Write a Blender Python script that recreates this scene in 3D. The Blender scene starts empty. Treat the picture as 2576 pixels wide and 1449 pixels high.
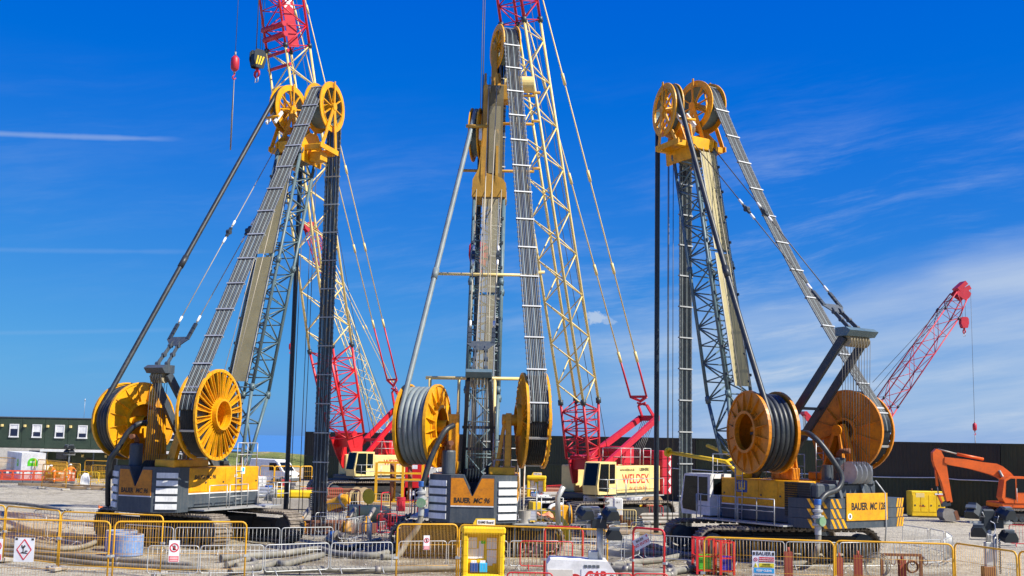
import bpy, math, random
from mathutils import Vector, Matrix, noise
V = Vector
S = bpy.context.scene
random.seed(7)

# ---------------------------------------------------------------- camera
PW, PH, PF = 2576.0, 1449.0, 2950.0          # picture units used for measuring the photograph
EYE, HORIZON, ROLL = 4.8, 1105.0, 0.02
TH = math.atan((HORIZON - PH / 2) / PF)
CT, ST = math.cos(TH), math.sin(TH)
cam_d = bpy.data.cameras.new('camera')
cam = bpy.data.objects.new('camera', cam_d)
S.collection.objects.link(cam)
S.camera = cam
cam_d.sensor_width = 36.0
cam_d.lens = 36.0 * PF / PW
cam_d.clip_start = 0.5
cam_d.clip_end = 60000
_R0, _F0, _U0 = V((1, 0, 0)), V((0, CT, ST)), V((0, -ST, CT))
_R = _R0 * math.cos(ROLL) + _U0 * math.sin(ROLL)
_U = -_R0 * math.sin(ROLL) + _U0 * math.cos(ROLL)
cam.matrix_world = Matrix((( _R.x, _U.x, -_F0.x, 0), (_R.y, _U.y, -_F0.y, 0), (_R.z, _U.z, -_F0.z, EYE), (0, 0, 0, 1)))

# ---------------------------------------------------------------- light and sky
SUN_EL = math.radians(46)
SUN_AZ = math.atan2(0.90, -0.43)              # clockwise from +Y
sun_dir = V((math.sin(SUN_AZ) * math.cos(SUN_EL), math.cos(SUN_AZ) * math.cos(SUN_EL), math.sin(SUN_EL)))
sun_d = bpy.data.lights.new('sun', 'SUN')
sun_d.energy = 5.0
sun_d.angle = math.radians(0.5)
sun_d.color = (1.0, 0.945, 0.83)
sun = bpy.data.objects.new('sun', sun_d)
sun.rotation_euler = sun_dir.to_track_quat('Z', 'Y').to_euler()
sun.location = (40, -20, 60)
S.collection.objects.link(sun)
S.view_settings.view_transform = 'Standard'
S.view_settings.look = 'None'
S.view_settings.exposure = 0.55
S.view_settings.gamma = 1.0
S.view_settings.use_curve_mapping = False
S.render.resolution_x, S.render.resolution_y = 1024, 576
S.cycles.max_bounces = 6
S.cycles.transparent_max_bounces = 16

world = bpy.data.worlds.new('World')
S.world = world
world.use_nodes = True


class NT:
    """small helper for node trees"""
    def __init__(s, tree):
        s.t = tree
        s.n = tree.nodes
        s.l = tree.links

    def node(s, kind, **kw):
        n = s.n.new(kind)
        for k, v in kw.items():
            setattr(n, k, v)
        return n

    def put(s, sock, v):
        if hasattr(v, 'is_output') or isinstance(v, bpy.types.NodeSocket):
            s.l.new(v, sock)
        else:
            sock.default_value = v

    def math(s, op, a, b=0.0, c=0.0, clamp=False):
        n = s.node('ShaderNodeMath', operation=op, use_clamp=clamp)
        s.put(n.inputs[0], a); s.put(n.inputs[1], b); s.put(n.inputs[2], c)
        return n.outputs[0]

    def mix(s, fac, a, b, blend='MIX'):
        n = s.node('ShaderNodeMix', data_type='RGBA', blend_type=blend)
        s.put(n.inputs[0], fac)
        s.put(n.inputs[6], a if not isinstance(a, tuple) else (*a[:3], 1))
        s.put(n.inputs[7], b if not isinstance(b, tuple) else (*b[:3], 1))
        return n.outputs[2]

    def noise(s, vec, scale, detail=4, rough=0.5):
        n = s.node('ShaderNodeTexNoise')
        s.put(n.inputs['Vector'], vec)
        n.inputs['Scale'].default_value = scale
        n.inputs['Detail'].default_value = detail
        n.inputs['Roughness'].default_value = rough
        return n.outputs['Fac']

    def ramp(s, fac, lo, hi, smooth=True):
        n = s.node('ShaderNodeMapRange', interpolation_type='SMOOTHSTEP' if smooth else 'LINEAR')
        s.put(n.inputs[0], fac)
        n.inputs[1].default_value = lo
        n.inputs[2].default_value = hi
        return n.outputs[0]


def build_world():
    t = NT(world.node_tree)
    t.n.clear()
    sky = t.node('ShaderNodeTexSky', sky_type='NISHITA', sun_disc=False)
    sky.sun_elevation = SUN_EL
    sky.sun_rotation = SUN_AZ
    sky.altitude = 0
    sky.air_density = 1.0
    sky.dust_density = 0.35
    sky.ozone_density = 3.0
    # the camera's vivid colour response, the same over the whole sky
    sc = t.node('ShaderNodeSeparateColor'); t.l.new(sky.outputs[0], sc.inputs[0])
    cc = t.node('ShaderNodeCombineColor')
    t.put(cc.inputs[0], t.math('MAXIMUM', t.math('MULTIPLY_ADD', sc.outputs[0], 0.23, -0.36), 0.0))
    t.put(cc.inputs[1], t.math('MULTIPLY_ADD', sc.outputs[1], 0.45, 0.0))
    t.put(cc.inputs[2], t.math('MULTIPLY_ADD', sc.outputs[2], 0.22, 4.45))
    graded = cc.outputs[0]
    tc = t.node('ShaderNodeTexCoord')
    d = tc.outputs['Generated']
    sx = t.node('ShaderNodeSeparateXYZ'); t.l.new(d, sx.inputs[0])
    X, Y, Z = sx.outputs
    # direction as tangents (azimuth right of north, elevation) for the wisps
    az = t.math('ARCTAN2', X, Y)
    el = t.math('ARCSINE', Z)
    def vec(a, b, c=0.0):
        n = t.node('ShaderNodeCombineXYZ'); t.put(n.inputs[0], a); t.put(n.inputs[1], b); t.put(n.inputs[2], c)
        return n.outputs[0]
    # cirrus drawn out along a tilted direction
    al = t.math('ADD', t.math('MULTIPLY', az, 0.97), t.math('MULTIPLY', el, 0.26))
    ac = t.math('SUBTRACT', t.math('MULTIPLY', el, 0.97), t.math('MULTIPLY', az, 0.15))
    warp = t.noise(vec(az, el, 3.0), 5.0, 3)
    ac2 = t.math('ADD', ac, t.math('MULTIPLY', warp, 0.03))
    streak = t.noise(vec(t.math('MULTIPLY', al, 4.0), t.math('MULTIPLY', ac2, 30.0), 1.7), 1.0, 8, 0.68)
    patch = t.noise(vec(t.math('MULTIPLY', az, 2.6), t.math('MULTIPLY', el, 5.0), 9.1), 1.0, 3)
    fine = t.noise(vec(t.math('MULTIPLY', al, 30.0), t.math('MULTIPLY', ac2, 160.0), 4.0), 1.0, 4, 0.6)
    s1 = t.ramp(streak, 0.42, 0.80)
    p1 = t.ramp(patch, 0.34, 0.66)
    veil = t.math('MULTIPLY', t.math('MULTIPLY', s1, p1), t.math('ADD', 0.6, t.math('MULTIPLY', fine, 0.7)))
    # a broad thin bank low down, its upper edge rising towards the east
    right = t.ramp(az, -0.15, 0.40)
    edge = t.math('ADD', 0.072, t.math('MULTIPLY', az, 0.19))
    bandn = t.noise(vec(t.math('MULTIPLY', al, 3.0), t.math('MULTIPLY', ac, 26.0), 6.3), 1.0, 7, 0.60)
    lump = t.noise(vec(t.math('MULTIPLY', al, 2.0), t.math('MULTIPLY', ac, 9.0), 2.3), 1.0, 4, 0.55)
    dd = t.math('ADD', t.math('SUBTRACT', el, edge), t.math('MULTIPLY', t.math('SUBTRACT', lump, 0.5), 0.13))
    bank = t.math('SUBTRACT', 1.0, t.ramp(dd, -0.030, 0.026))
    bank = t.math('MULTIPLY', bank, t.math('ADD', 0.32, t.math('MULTIPLY', t.ramp(bandn, 0.25, 0.72), 0.62)))
    bank = t.math('MULTIPLY', bank, t.ramp(az, -0.04, 0.20))
    upper = t.math('SUBTRACT', 1.0, t.ramp(el, 0.13, 0.33))
    cov = t.math('ADD', t.math('MULTIPLY', veil, t.math('ADD', t.math('MULTIPLY', upper, 0.20), t.math('MULTIPLY', t.math('MULTIPLY', right, upper), 0.80))), t.math('MULTIPLY', bank, 0.78), clamp=True)
    # two old vapour trails in the west
    def trail(e0, slope, w, a0, a1, amp):
        dd = t.math('ABSOLUTE', t.math('SUBTRACT', el, t.math('ADD', e0, t.math('MULTIPLY', az, slope))))
        dd = t.math('ADD', dd, t.math('MULTIPLY', t.math('SUBTRACT', t.noise(vec(t.math('MULTIPLY', az, 40.0), el, 2.0), 1.0, 3), 0.5), w * 0.8))
        b = t.math('SUBTRACT', 1.0, t.ramp(dd, 0.0, w))
        m = t.math('MULTIPLY', t.ramp(az, a0 - 0.05, a0 + 0.02), t.math('SUBTRACT', 1.0, t.ramp(az, a1 - 0.06, a1)))
        return t.math('MULTIPLY', t.math('MULTIPLY', b, m), amp)
    cov = t.math('MAXIMUM', cov, trail(0.2597, 0.072, 0.0034, -1.6, -0.27, 0.30))
    cov = t.math('MAXIMUM', cov, trail(0.1648, 0.061, 0.0030, -1.6, -0.24, 0.08))
    cov = t.math('MAXIMUM', cov, trail(0.1036, 0.071, 0.0028, -1.6, -0.25, 0.07))
    # one small fair-weather cumulus
    def puff(a, e, ra, re, amp):
        q = t.math('ADD', t.math('POWER', t.math('DIVIDE', t.math('SUBTRACT', az, a), ra), 2.0), t.math('POWER', t.math('DIVIDE', t.math('SUBTRACT', el, e), re), 2.0))
        q = t.math('ADD', q, t.math('MULTIPLY', t.math('SUBTRACT', t.noise(vec(az, el, 0.0), 75.0, 7, 0.68), 0.5), 4.5))
        return t.math('MULTIPLY', t.math('SUBTRACT', 1.0, t.ramp(q, 0.2, 1.1)), amp)
    cov = t.math('MAXIMUM', cov, t.math('MAXIMUM', puff(0.0715, 0.1040, 0.011, 0.0062, 0.75), puff(0.083, 0.1015, 0.010, 0.0035, 0.5)))
    col = t.mix(cov, graded, (4.4, 5.2, 6.3))
    bg = t.node('ShaderNodeBackground')
    t.l.new(col, bg.inputs['Color'])
    bg.inputs['Strength'].default_value = 0.088
    out = t.node('ShaderNodeOutputWorld')
    t.l.new(bg.outputs[0], out.inputs['Surface'])


build_world()

# ---------------------------------------------------------------- measuring
def ray(x, y):
    u, v = x - PW / 2, PH / 2 - y
    u0 = u * math.cos(ROLL) - v * math.sin(ROLL)
    v0 = u * math.sin(ROLL) + v * math.cos(ROLL)
    return V((u0, PF * CT - v0 * ST, PF * ST + v0 * CT))


def gp(x, y, z=0.0):
    """point at height z seen in direction of photo pixel x, y"""
    r = ray(x, y)
    k = (z - EYE) / r.z
    return V((r.x * k, r.y * k, z))


def dp(x, y, d):
    """point at distance d north of the camera seen at photo pixel x, y"""
    r = ray(x, y)
    k = d / r.y
    return V((r.x * k, d, EYE + r.z * k))


class Frame:
    """upright machine frame: x forward, y left, z up"""
    def __init__(s, X, Y, ang):
        s.o = V((X, Y, 0))
        a = math.radians(ang)
        s.ang = a
        s.f = V((math.cos(a), math.sin(a), 0))
        s.l = V((-math.sin(a), math.cos(a), 0))

    def loc(s, P):
        q = P - s.o
        return V((q.dot(s.f), q.dot(s.l), P.z))

    def side(s, x, y, left=0.0):
        r = ray(x, y)
        k = (left + s.o.dot(s.l)) / r.dot(s.l)
        return s.loc(V((r.x * k, r.y * k, EYE + r.z * k)))

    def face(s, x, y, fw=0.0):
        r = ray(x, y)
        k = (fw + s.o.dot(s.f)) / r.dot(s.f)
        return s.loc(V((r.x * k, r.y * k, EYE + r.z * k)))

    def at(s, x, y, d):
        return s.loc(dp(x, y, d))


# ---------------------------------------------------------------- mesh building
class MB:
    def __init__(s):
        s.v, s.f, s.s = [], [], []

    def add(s, vs, fs, smooth=False):
        o = len(s.v)
        s.v += [tuple(p) for p in vs]
        s.f += [tuple(i + o for i in q) for q in fs]
        s.s += [smooth] * len(fs)
        return s

    def box(s, x0, x1, y0, y1, z0, z1, c=0.0):
        """box with edges cut by c"""
        if c <= 0:
            vs = [(x, y, z) for x in (x0, x1) for y in (y0, y1) for z in (z0, z1)]
            return s.add(vs, [(0, 1, 3, 2), (4, 6, 7, 5), (0, 4, 5, 1), (2, 3, 7, 6), (0, 2, 6, 4), (1, 5, 7, 3)])
        vs, ix = [], {}
        for i, x in enumerate((x0, x1)):
            for j, y in enumerate((y0, y1)):
                for k, z in enumerate((z0, z1)):
                    dx, dy, dz = (c, -c)[i], (c, -c)[j], (c, -c)[k]
                    for a, p in enumerate(((x, y + dy, z + dz), (x + dx, y, z + dz), (x + dx, y + dy, z))):
                        ix[(i, j, k, a)] = len(vs)
                        vs.append(p)
        fs = []
        for i in (0, 1):
            q = [ix[(i, 0, 0, 0)], ix[(i, 1, 0, 0)], ix[(i, 1, 1, 0)], ix[(i, 0, 1, 0)]]; fs.append(q if i else q[::-1])
            q = [ix[(0, i, 0, 1)], ix[(0, i, 1, 1)], ix[(1, i, 1, 1)], ix[(1, i, 0, 1)]]; fs.append(q if i else q[::-1])
            q = [ix[(0, 0, i, 2)], ix[(1, 0, i, 2)], ix[(1, 1, i, 2)], ix[(0, 1, i, 2)]]; fs.append(q if i else q[::-1])
        for a in (0, 1):
            for b in (0, 1):
                q = [ix[(a, b, 0, 0)], ix[(a, b, 1, 0)], ix[(a, b, 1, 1)], ix[(a, b, 0, 1)]]; fs.append(q if a != b else q[::-1])
                q = [ix[(a, 0, b, 0)], ix[(a, 0, b, 2)], ix[(a, 1, b, 2)], ix[(a, 1, b, 0)]]; fs.append(q if a != b else q[::-1])
                q = [ix[(0, a, b, 1)], ix[(1, a, b, 1)], ix[(1, a, b, 2)], ix[(0, a, b, 2)]]; fs.append(q if a != b else q[::-1])
                for k in (0, 1):
                    q = [ix[(a, b, k, 0)], ix[(a, b, k, 1)], ix[(a, b, k, 2)]]; fs.append(q if (a + b + k) % 2 else q[::-1])
        return s.add(vs, fs)

    def bar(s, p, q, w, h, up=(0, 0, 1)):
        """rectangular bar from p to q; w across, h along up"""
        p, q = V(p), V(q)
        d = (q - p).normalized()
        up = V(up)
        a = d.cross(up)
        if a.length < 1e-4:
            a = d.cross(V((1, 0, 0)))
        a.normalize()
        b = a.cross(d).normalized()
        vs = []
        for P in (p, q):
            for sa, sb in ((-1, -1), (1, -1), (1, 1), (-1, 1)):
                vs.append(P + a * (sa * w / 2) + b * (sb * h / 2))
        return s.add(vs, [(3, 2, 1, 0), (4, 5, 6, 7), (0, 1, 5, 4), (1, 2, 6, 5), (2, 3, 7, 6), (3, 0, 4, 7)])

    def tube(s, pts, r, n=8, closed=False):
        pts = [V(p) for p in pts]
        m = len(pts)
        rr = r if isinstance(r, (list, tuple)) else [r] * m
        vs, ref = [], None
        for i, p in enumerate(pts):
            if closed:
                d = pts[(i + 1) % m] - pts[i - 1]
            else:
                d = pts[min(i + 1, m - 1)] - pts[max(i - 1, 0)]
            d.normalize()
            if ref is None:
                ref = d.orthogonal().normalized()
            ref = (ref - d * ref.dot(d))
            if ref.length < 1e-6:
                ref = d.orthogonal()
            ref.normalize()
            b = d.cross(ref)
            for k in range(n):
                a = 2 * math.pi * k / n
                vs.append(p + (ref * math.cos(a) + b * math.sin(a)) * rr[i])
        fs = []
        for i in range(m if closed else m - 1):
            j = (i + 1) % m
            for k in range(n):
                k2 = (k + 1) % n
                fs.append((i * n + k, i * n + k2, j * n + k2, j * n + k))
        s.add(vs, fs, True)
        if not closed:
            o = len(s.v) - len(vs)
            s.f += [tuple(o + k for k in range(n))[::-1], tuple(o + (m - 1) * n + k for k in range(n))]
            s.s += [False, False]
        return s

    def lathe(s, prof, c=(0, 0, 0), ax=(0, 0, 1), n=24, closed=False, smooth=False, a0=0.0, a1=None):
        """profile of (radius, height) turned about the axis ax through c"""
        c, ax = V(c), V(ax).normalized()
        e1 = ax.orthogonal().normalized()
        if abs(ax.z) < 0.99:
            e1 = V((0, 0, 1)) - ax * ax.z
            e1.normalize()
        e2 = ax.cross(e1)
        full = a1 is None
        steps = n if full else n + 1
        span = 2 * math.pi if full else a1 - a0
        vs = []
        for i in range(steps):
            a = a0 + span * i / n
            u = e1 * math.cos(a) + e2 * math.sin(a)
            for r, h in prof:
                vs.append(c + u * r + ax * h)
        m = len(prof)
        fs = []
        for i in range(n):
            j = (i + 1) % steps
            for k in range(m if closed else m - 1):
                k2 = (k + 1) % m
                fs.append((i * m + k, j * m + k, j * m + k2, i * m + k2))
        return s.add(vs, fs, smooth)

    def ring(s, c, ax, r0, r1, h, n=32):
        """flat ring of inner radius r0, outer r1, thickness h"""
        return s.lathe([(r0, -h / 2), (r1, -h / 2), (r1, h / 2), (r0, h / 2)], c, ax, n, closed=True)

    def disc(s, c, ax, r, h, n=24):
        return s.lathe([(0.0005, -h / 2), (r, -h / 2), (r, h / 2), (0.0005, h / 2)], c, ax, n)

    def prism(s, poly, o, ux, uy, depth):
        """polygon in the plane (ux, uy) at o pushed along depth"""
        o, ux, uy, depth = V(o), V(ux), V(uy), V(depth)
        n = len(poly)
        a = [o + ux * p[0] + uy * p[1] for p in poly]
        b = [p + depth for p in a]
        fs = [tuple(range(n))[::-1], tuple(range(n, 2 * n))]
        fs += [(i, (i + 1) % n, n + (i + 1) % n, n + i) for i in range(n)]
        if ux.cross(uy).dot(depth) < 0:
            fs = [q[::-1] for q in fs]
        return s.add(a + b, fs)

    def xf(s, M):
        s.v = [tuple(M @ V(p)) for p in s.v]
        return s

    def mesh(s, name, mat):
        me = bpy.data.meshes.new(name)
        me.from_pydata(s.v, [], s.f)
        me.polygons.foreach_set('use_smooth', s.s)
        if mat:
            me.materials.append(mat)
        me.update()
        return me


COL = S.collection


def link(name, data, parent=None):
    o = bpy.data.objects.new(name, data)
    COL.objects.link(o)
    if parent:
        o.parent = parent
    return o


def part(name, mb, mat, parent, kind=None, label=None):
    o = link(name, mb.mesh(name, mat) if isinstance(mb, MB) else mb, parent)
    if kind:
        o['kind'] = kind
    if label:
        o['label'] = label
    return o


def tag(o, label=None, cat=None, group=None, kind=None):
    for k, v in (('label', label), ('category', cat), ('group', group), ('kind', kind)):
        if v:
            o[k] = v
    return o


def thing(name, label, cat, loc=(0, 0, 0), rz=0.0, group=None):
    o = link(name, None)
    o.empty_display_size = 0.3
    o.location = loc
    o.rotation_euler = (0, 0, rz)
    return tag(o, label, cat, group)


def copy_tree(o, parent=None):
    c = o.copy()
    COL.objects.link(c)
    c.parent = parent
    for ch in o.children:
        copy_tree(ch, c)
    return c


_text_cache = {}


def text_mesh(txt, size, mat, bold=0.0, shear=0.0, depth=0.004, align='CENTER'):
    key = (txt, size, mat.name, bold, shear, align)
    if key not in _text_cache:
        cu = bpy.data.curves.new('lettering', 'FONT')
        cu.body = txt
        cu.size = size
        cu.align_x = align
        cu.align_y = 'CENTER'
        cu.offset = bold
        cu.shear = shear
        cu.extrude = depth / 2
        cu.resolution_u = 3
        ob = bpy.data.objects.new('lettering', cu)
        COL.objects.link(ob)
        me = bpy.data.meshes.new_from_object(ob.evaluated_get(bpy.context.evaluated_depsgraph_get()))
        bpy.data.objects.remove(ob)
        me.materials.clear()
        me.materials.append(mat)
        _text_cache[key] = me
    return _text_cache[key]


def lettering(txt, size, mat, parent, o, ux, uy, bold=0.0, shear=0.0, sx=1.0, align='CENTER', width=None):
    """flat letters at o, reading along ux, upright along uy"""
    me = text_mesh(txt, size, mat, bold, shear, 0.004, align)
    ob = link('lettering', me, parent)
    if width:
        xs = [v.co.x for v in me.vertices]
        sx = width / (max(xs) - min(xs))
    ux, uy = V(ux).normalized(), V(uy).normalized()
    n = ux.cross(uy)
    o = V(o) + n * 0.004
    ob.matrix_local = Matrix(((ux.x * sx, uy.x, n.x, o.x), (ux.y * sx, uy.y, n.y, o.y), (ux.z * sx, uy.z, n.z, o.z), (0, 0, 0, 1)))
    return ob


# ---------------------------------------------------------------- materials
MAT = {}


def surface(name, col, rough=0.5, metal=0.0, var=0.12, dirt=0.0, dirtcol=(0.22, 0.18, 0.13), scale=1.2, bump=0.0, bscale=30.0, spec=0.5, streak=False):
    m = bpy.data.materials.new(name)
    m.use_nodes = True
    t = NT(m.node_tree)
    b = t.n['Principled BSDF']
    g = t.node('ShaderNodeNewGeometry')
    pos = g.outputs['Position']
    n1 = t.noise(pos, scale, 5, 0.6)
    n2 = t.noise(pos, scale * 9, 3, 0.6)
    dark = tuple(c * (1 - var) for c in col)
    lite = tuple(min(1, c * (1 + var)) for c in col)
    c = t.mix(t.ramp(n1, 0.3, 0.7), dark, lite)
    if dirt > 0:
        if streak:
            mp = t.node('ShaderNodeMapping')
            t.l.new(pos, mp.inputs[0])
            mp.inputs['Scale'].default_value = (6, 6, 0.7)
            n3 = t.noise(mp.outputs[0], 1.5, 4, 0.65)
        else:
            n3 = t.noise(pos, scale * 2.7, 6, 0.7)
        f = t.math('MULTIPLY', t.ramp(t.math('ADD', t.math('MULTIPLY', n3, 0.65), t.math('MULTIPLY', n2, 0.35)), 0.42, 0.68), dirt)
        c = t.mix(f, c, dirtcol)
        t.put(b.inputs['Roughness'], t.math('ADD', rough, t.math('MULTIPLY', f, 0.35), clamp=True))
    else:
        t.put(b.inputs['Roughness'], t.math('ADD', rough - 0.06, t.math('MULTIPLY', n2, 0.12), clamp=True))
    t.put(b.inputs['Base Color'], c)
    b.inputs['Metallic'].default_value = metal
    b.inputs['Specular IOR Level'].default_value = spec
    if bump:
        bn = t.node('ShaderNodeBump')
        bn.inputs['Strength'].default_value = bump
        bn.inputs['Distance'].default_value = 0.02
        t.l.new(t.noise(pos, bscale, 4, 0.6), bn.inputs['Height'])
        t.l.new(bn.outputs[0], b.inputs['Normal'])
    MAT[name] = m
    return m


surface('rig_yellow', (0.80, 0.372, 0.003), 0.40, dirt=0.5, dirtcol=(0.36, 0.14, 0.012), var=0.16)
surface('head_yellow_shaded', (0.50, 0.27, 0.03), 0.5, dirt=0.5, dirtcol=(0.26, 0.13, 0.03), var=0.14, streak=True)  # yellow of the tall head, its rear-side shade mixed into the colour
surface('rig_yellow_shaded', (0.66, 0.225, 0.003), 0.42, dirt=0.55, dirtcol=(0.28, 0.09, 0.012), var=0.16)  # rig yellow as it looks in shade, the darkening painted in
surface('fence_yellow', (0.80, 0.40, 0.006), 0.45, dirt=0.25, dirtcol=(0.35, 0.22, 0.08), var=0.10)
surface('bright_yellow', (0.85, 0.55, 0.004), 0.5, dirt=0.2, dirtcol=(0.35, 0.25, 0.1))
surface('slate', (0.050, 0.066, 0.083), 0.5, dirt=0.35, dirtcol=(0.16, 0.155, 0.14), var=0.12, streak=True)
surface('mast_grey', (0.085, 0.145, 0.165), 0.42, dirt=0.3, dirtcol=(0.22, 0.23, 0.22), var=0.15)
surface('dark_steel', (0.028, 0.04, 0.05), 0.45, dirt=0.3, dirtcol=(0.10, 0.09, 0.08))
surface('galvanised', (0.50, 0.51, 0.50), 0.42, metal=0.35, dirt=0.3, dirtcol=(0.30, 0.27, 0.22))
surface('white_paint', (0.78, 0.78, 0.76), 0.5, dirt=0.3, dirtcol=(0.35, 0.34, 0.32))
surface('white_stripe', (0.80, 0.80, 0.78), 0.5, dirt=0.35, dirtcol=(0.35, 0.36, 0.37), scale=3, streak=True)
surface('track_steel', (0.16, 0.135, 0.11), 0.7, dirt=0.8, dirtcol=(0.40, 0.34, 0.27), scale=2.0, bump=0.4)
surface('track_frame', (0.018, 0.018, 0.020), 0.7, dirt=0.35, dirtcol=(0.10, 0.085, 0.07), bump=0.3)
surface('black_rubber', (0.010, 0.014, 0.018), 0.42, dirt=0.25, dirtcol=(0.06, 0.06, 0.06), var=0.2)
surface('hose_dark', (0.020, 0.025, 0.029), 0.42, dirt=0.35, dirtcol=(0.10, 0.10, 0.095), var=0.2)
surface('hose_blue', (0.010, 0.018, 0.028), 0.38, dirt=0.2, dirtcol=(0.05, 0.06, 0.07), var=0.2)
surface('hose_grey', (0.16, 0.20, 0.205), 0.5, dirt=0.4, dirtcol=(0.30, 0.30, 0.28), var=0.15)
surface('hose_mud', (0.19, 0.18, 0.15), 0.75, dirt=0.7, dirtcol=(0.36, 0.325, 0.26), var=0.25, bump=0.3)
surface('wire_rope', (0.10, 0.095, 0.085), 0.5, metal=0.4)
surface('wire_light', (0.42, 0.37, 0.28), 0.5, metal=0.3)
surface('sheave', (0.38, 0.32, 0.20), 0.6, dirt=0.4)
surface('cream', (0.80, 0.62, 0.24), 0.45, dirt=0.25, dirtcol=(0.45, 0.36, 0.2))
surface('crane_red', (0.60, 0.010, 0.016), 0.40, dirt=0.2, dirtcol=(0.28, 0.02, 0.03))
surface('deep_red', (0.50, 0.016, 0.035), 0.45, dirt=0.25, dirtcol=(0.22, 0.03, 0.04))
surface('barrier_red', (0.62, 0.018, 0.022), 0.45, dirt=0.2, dirtcol=(0.35, 0.08, 0.06))
surface('barrier_orange', (0.72, 0.075, 0.02), 0.5, dirt=0.2)
surface('digger_orange', (0.72, 0.115, 0.008), 0.4, dirt=0.3, dirtcol=(0.30, 0.08, 0.03))
surface('bare_steel', (0.30, 0.28, 0.25), 0.55, metal=0.5, dirt=0.5, dirtcol=(0.20, 0.15, 0.11))
surface('rust', (0.20, 0.075, 0.035), 0.8, dirt=0.6, dirtcol=(0.10, 0.05, 0.03), bump=0.3)
surface('red_oxide', (0.33, 0.055, 0.035), 0.7, dirt=0.5, dirtcol=(0.20, 0.06, 0.04), bump=0.2)
surface('container_green', (0.022, 0.032, 0.011), 0.6, dirt=0.4, dirtcol=(0.05, 0.045, 0.02), streak=True)
surface('container_brown', (0.026, 0.021, 0.012), 0.6, dirt=0.5, dirtcol=(0.06, 0.045, 0.025), streak=True)
surface('container_olive', (0.034, 0.044, 0.012), 0.6, dirt=0.4, dirtcol=(0.07, 0.06, 0.025), streak=True)
surface('office_green', (0.030, 0.052, 0.030), 0.55, dirt=0.25, dirtcol=(0.08, 0.09, 0.07))
surface('pale_panel', (0.62, 0.58, 0.50), 0.6, dirt=0.3)
surface('dark_void', (0.012, 0.013, 0.015), 0.5)
surface('letter_black', (0.03, 0.022, 0.015), 0.6)
surface('letter_red', (0.50, 0.02, 0.015), 0.6)
surface('letter_white', (0.85, 0.85, 0.85), 0.6)
surface('paper', (0.78, 0.78, 0.80), 0.7)
surface('sign_blue', (0.02, 0.42, 0.80), 0.5)
surface('sign_yellow', (0.85, 0.72, 0.03), 0.5)
surface('sign_red', (0.62, 0.02, 0.04), 0.5)
surface('logo_green', (0.10, 0.62, 0.015), 0.5)
surface('logo_blue', (0.01, 0.06, 0.28), 0.5)
surface('valve_green', (0.16, 0.30, 0.16), 0.5, dirt=0.5, dirtcol=(0.4, 0.4, 0.35))
surface('blue_paint', (0.03, 0.14, 0.45), 0.5, dirt=0.2)
surface('ring_blue', (0.10, 0.24, 0.52), 0.8, dirt=0.8, dirtcol=(0.42, 0.42, 0.42), scale=2.2, bump=0.2)
surface('concrete', (0.40, 0.37, 0.32), 0.85, dirt=0.5, dirtcol=(0.26, 0.22, 0.18), bump=0.3)
surface('timber', (0.36, 0.25, 0.14), 0.8, dirt=0.4)
surface('hi_vis', (0.85, 0.17, 0.015), 0.7)
surface('reflective', (0.75, 0.78, 0.7), 0.4)
surface('skin', (0.45, 0.24, 0.16), 0.6)
surface('lamp_black', (0.013, 0.020, 0.027), 0.5, dirt=0.15, dirtcol=(0.06, 0.06, 0.06))
surface('lamp_grey', (0.10, 0.12, 0.14), 0.45, dirt=0.2)
surface('crate_green', (0.10, 0.55, 0.04), 0.5)
surface('crate_blue', (0.06, 0.05, 0.45), 0.5)
surface('tarp', (0.80, 0.30, 0.16), 0.7)
surface('shadow_mesh', (0.17, 0.135, 0.07), 0.7)  # tan of the head's mesh, darkened in colour for shade


def glass_mat(name, col, rough=0.08):
    m = bpy.data.materials.new(name)
    m.use_nodes = True
    t = NT(m.node_tree)
    b = t.n['Principled BSDF']
    b.inputs['Base Color'].default_value = (*col, 1)
    b.inputs['Roughness'].default_value = rough
    b.inputs['Specular IOR Level'].default_value = 0.5
    g = t.node('ShaderNodeNewGeometry')
    bn = t.node('ShaderNodeBump')
    bn.inputs['Strength'].default_value = 0.05
    bn.inputs['Distance'].default_value = 0.01
    t.l.new(t.noise(g.outputs['Position'], 2.0, 2), bn.inputs['Height'])
    t.l.new(bn.outputs[0], b.inputs['Normal'])
    MAT[name] = m


glass_mat('cab_glass', (0.006, 0.010, 0.012))
MAT['cab_glass'].node_tree.nodes['Principled BSDF'].inputs['Specular IOR Level'].default_value = 0.25
glass_mat('pane', (0.02, 0.025, 0.05))
glass_mat('lamp_glass', (0.05, 0.055, 0.06), 0.4)


def grille_mat(name, col, sx, sz, wire, col2=None):
    """woven wire mesh: real holes cut by a grid laid on the object's own coordinates"""
    m = bpy.data.materials.new(name)
    m.use_nodes = True
    t = NT(m.node_tree)
    b = t.n['Principled BSDF']
    tc = t.node('ShaderNodeTexCoord')
    s = t.node('ShaderNodeSeparateXYZ')
    t.l.new(tc.outputs['Object'], s.inputs[0])
    a = t.math('FRACT', t.math('MULTIPLY', s.outputs[0], 1 / sx))
    c = t.math('FRACT', t.math('MULTIPLY', s.outputs[2], 1 / sz))
    f = t.math('MAXIMUM', t.math('LESS_THAN', a, wire), t.math('LESS_THAN', c, wire))
    g = t.node('ShaderNodeNewGeometry')
    n1 = t.noise(g.outputs['Position'], 1.5, 4)
    t.put(b.inputs['Base Color'], t.mix(n1, tuple(x * 0.7 for x in col), tuple(min(1, x * 1.3) for x in col)))
    t.put(b.inputs['Alpha'], f)
    b.inputs['Roughness'].default_value = 0.6
    MAT[name] = m


grille_mat('mast_mesh', (0.43, 0.36, 0.17), 0.040, 0.040, 0.70)
grille_mat('open_mesh', (0.36, 0.32, 0.20), 0.048, 0.048, 0.36)


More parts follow.
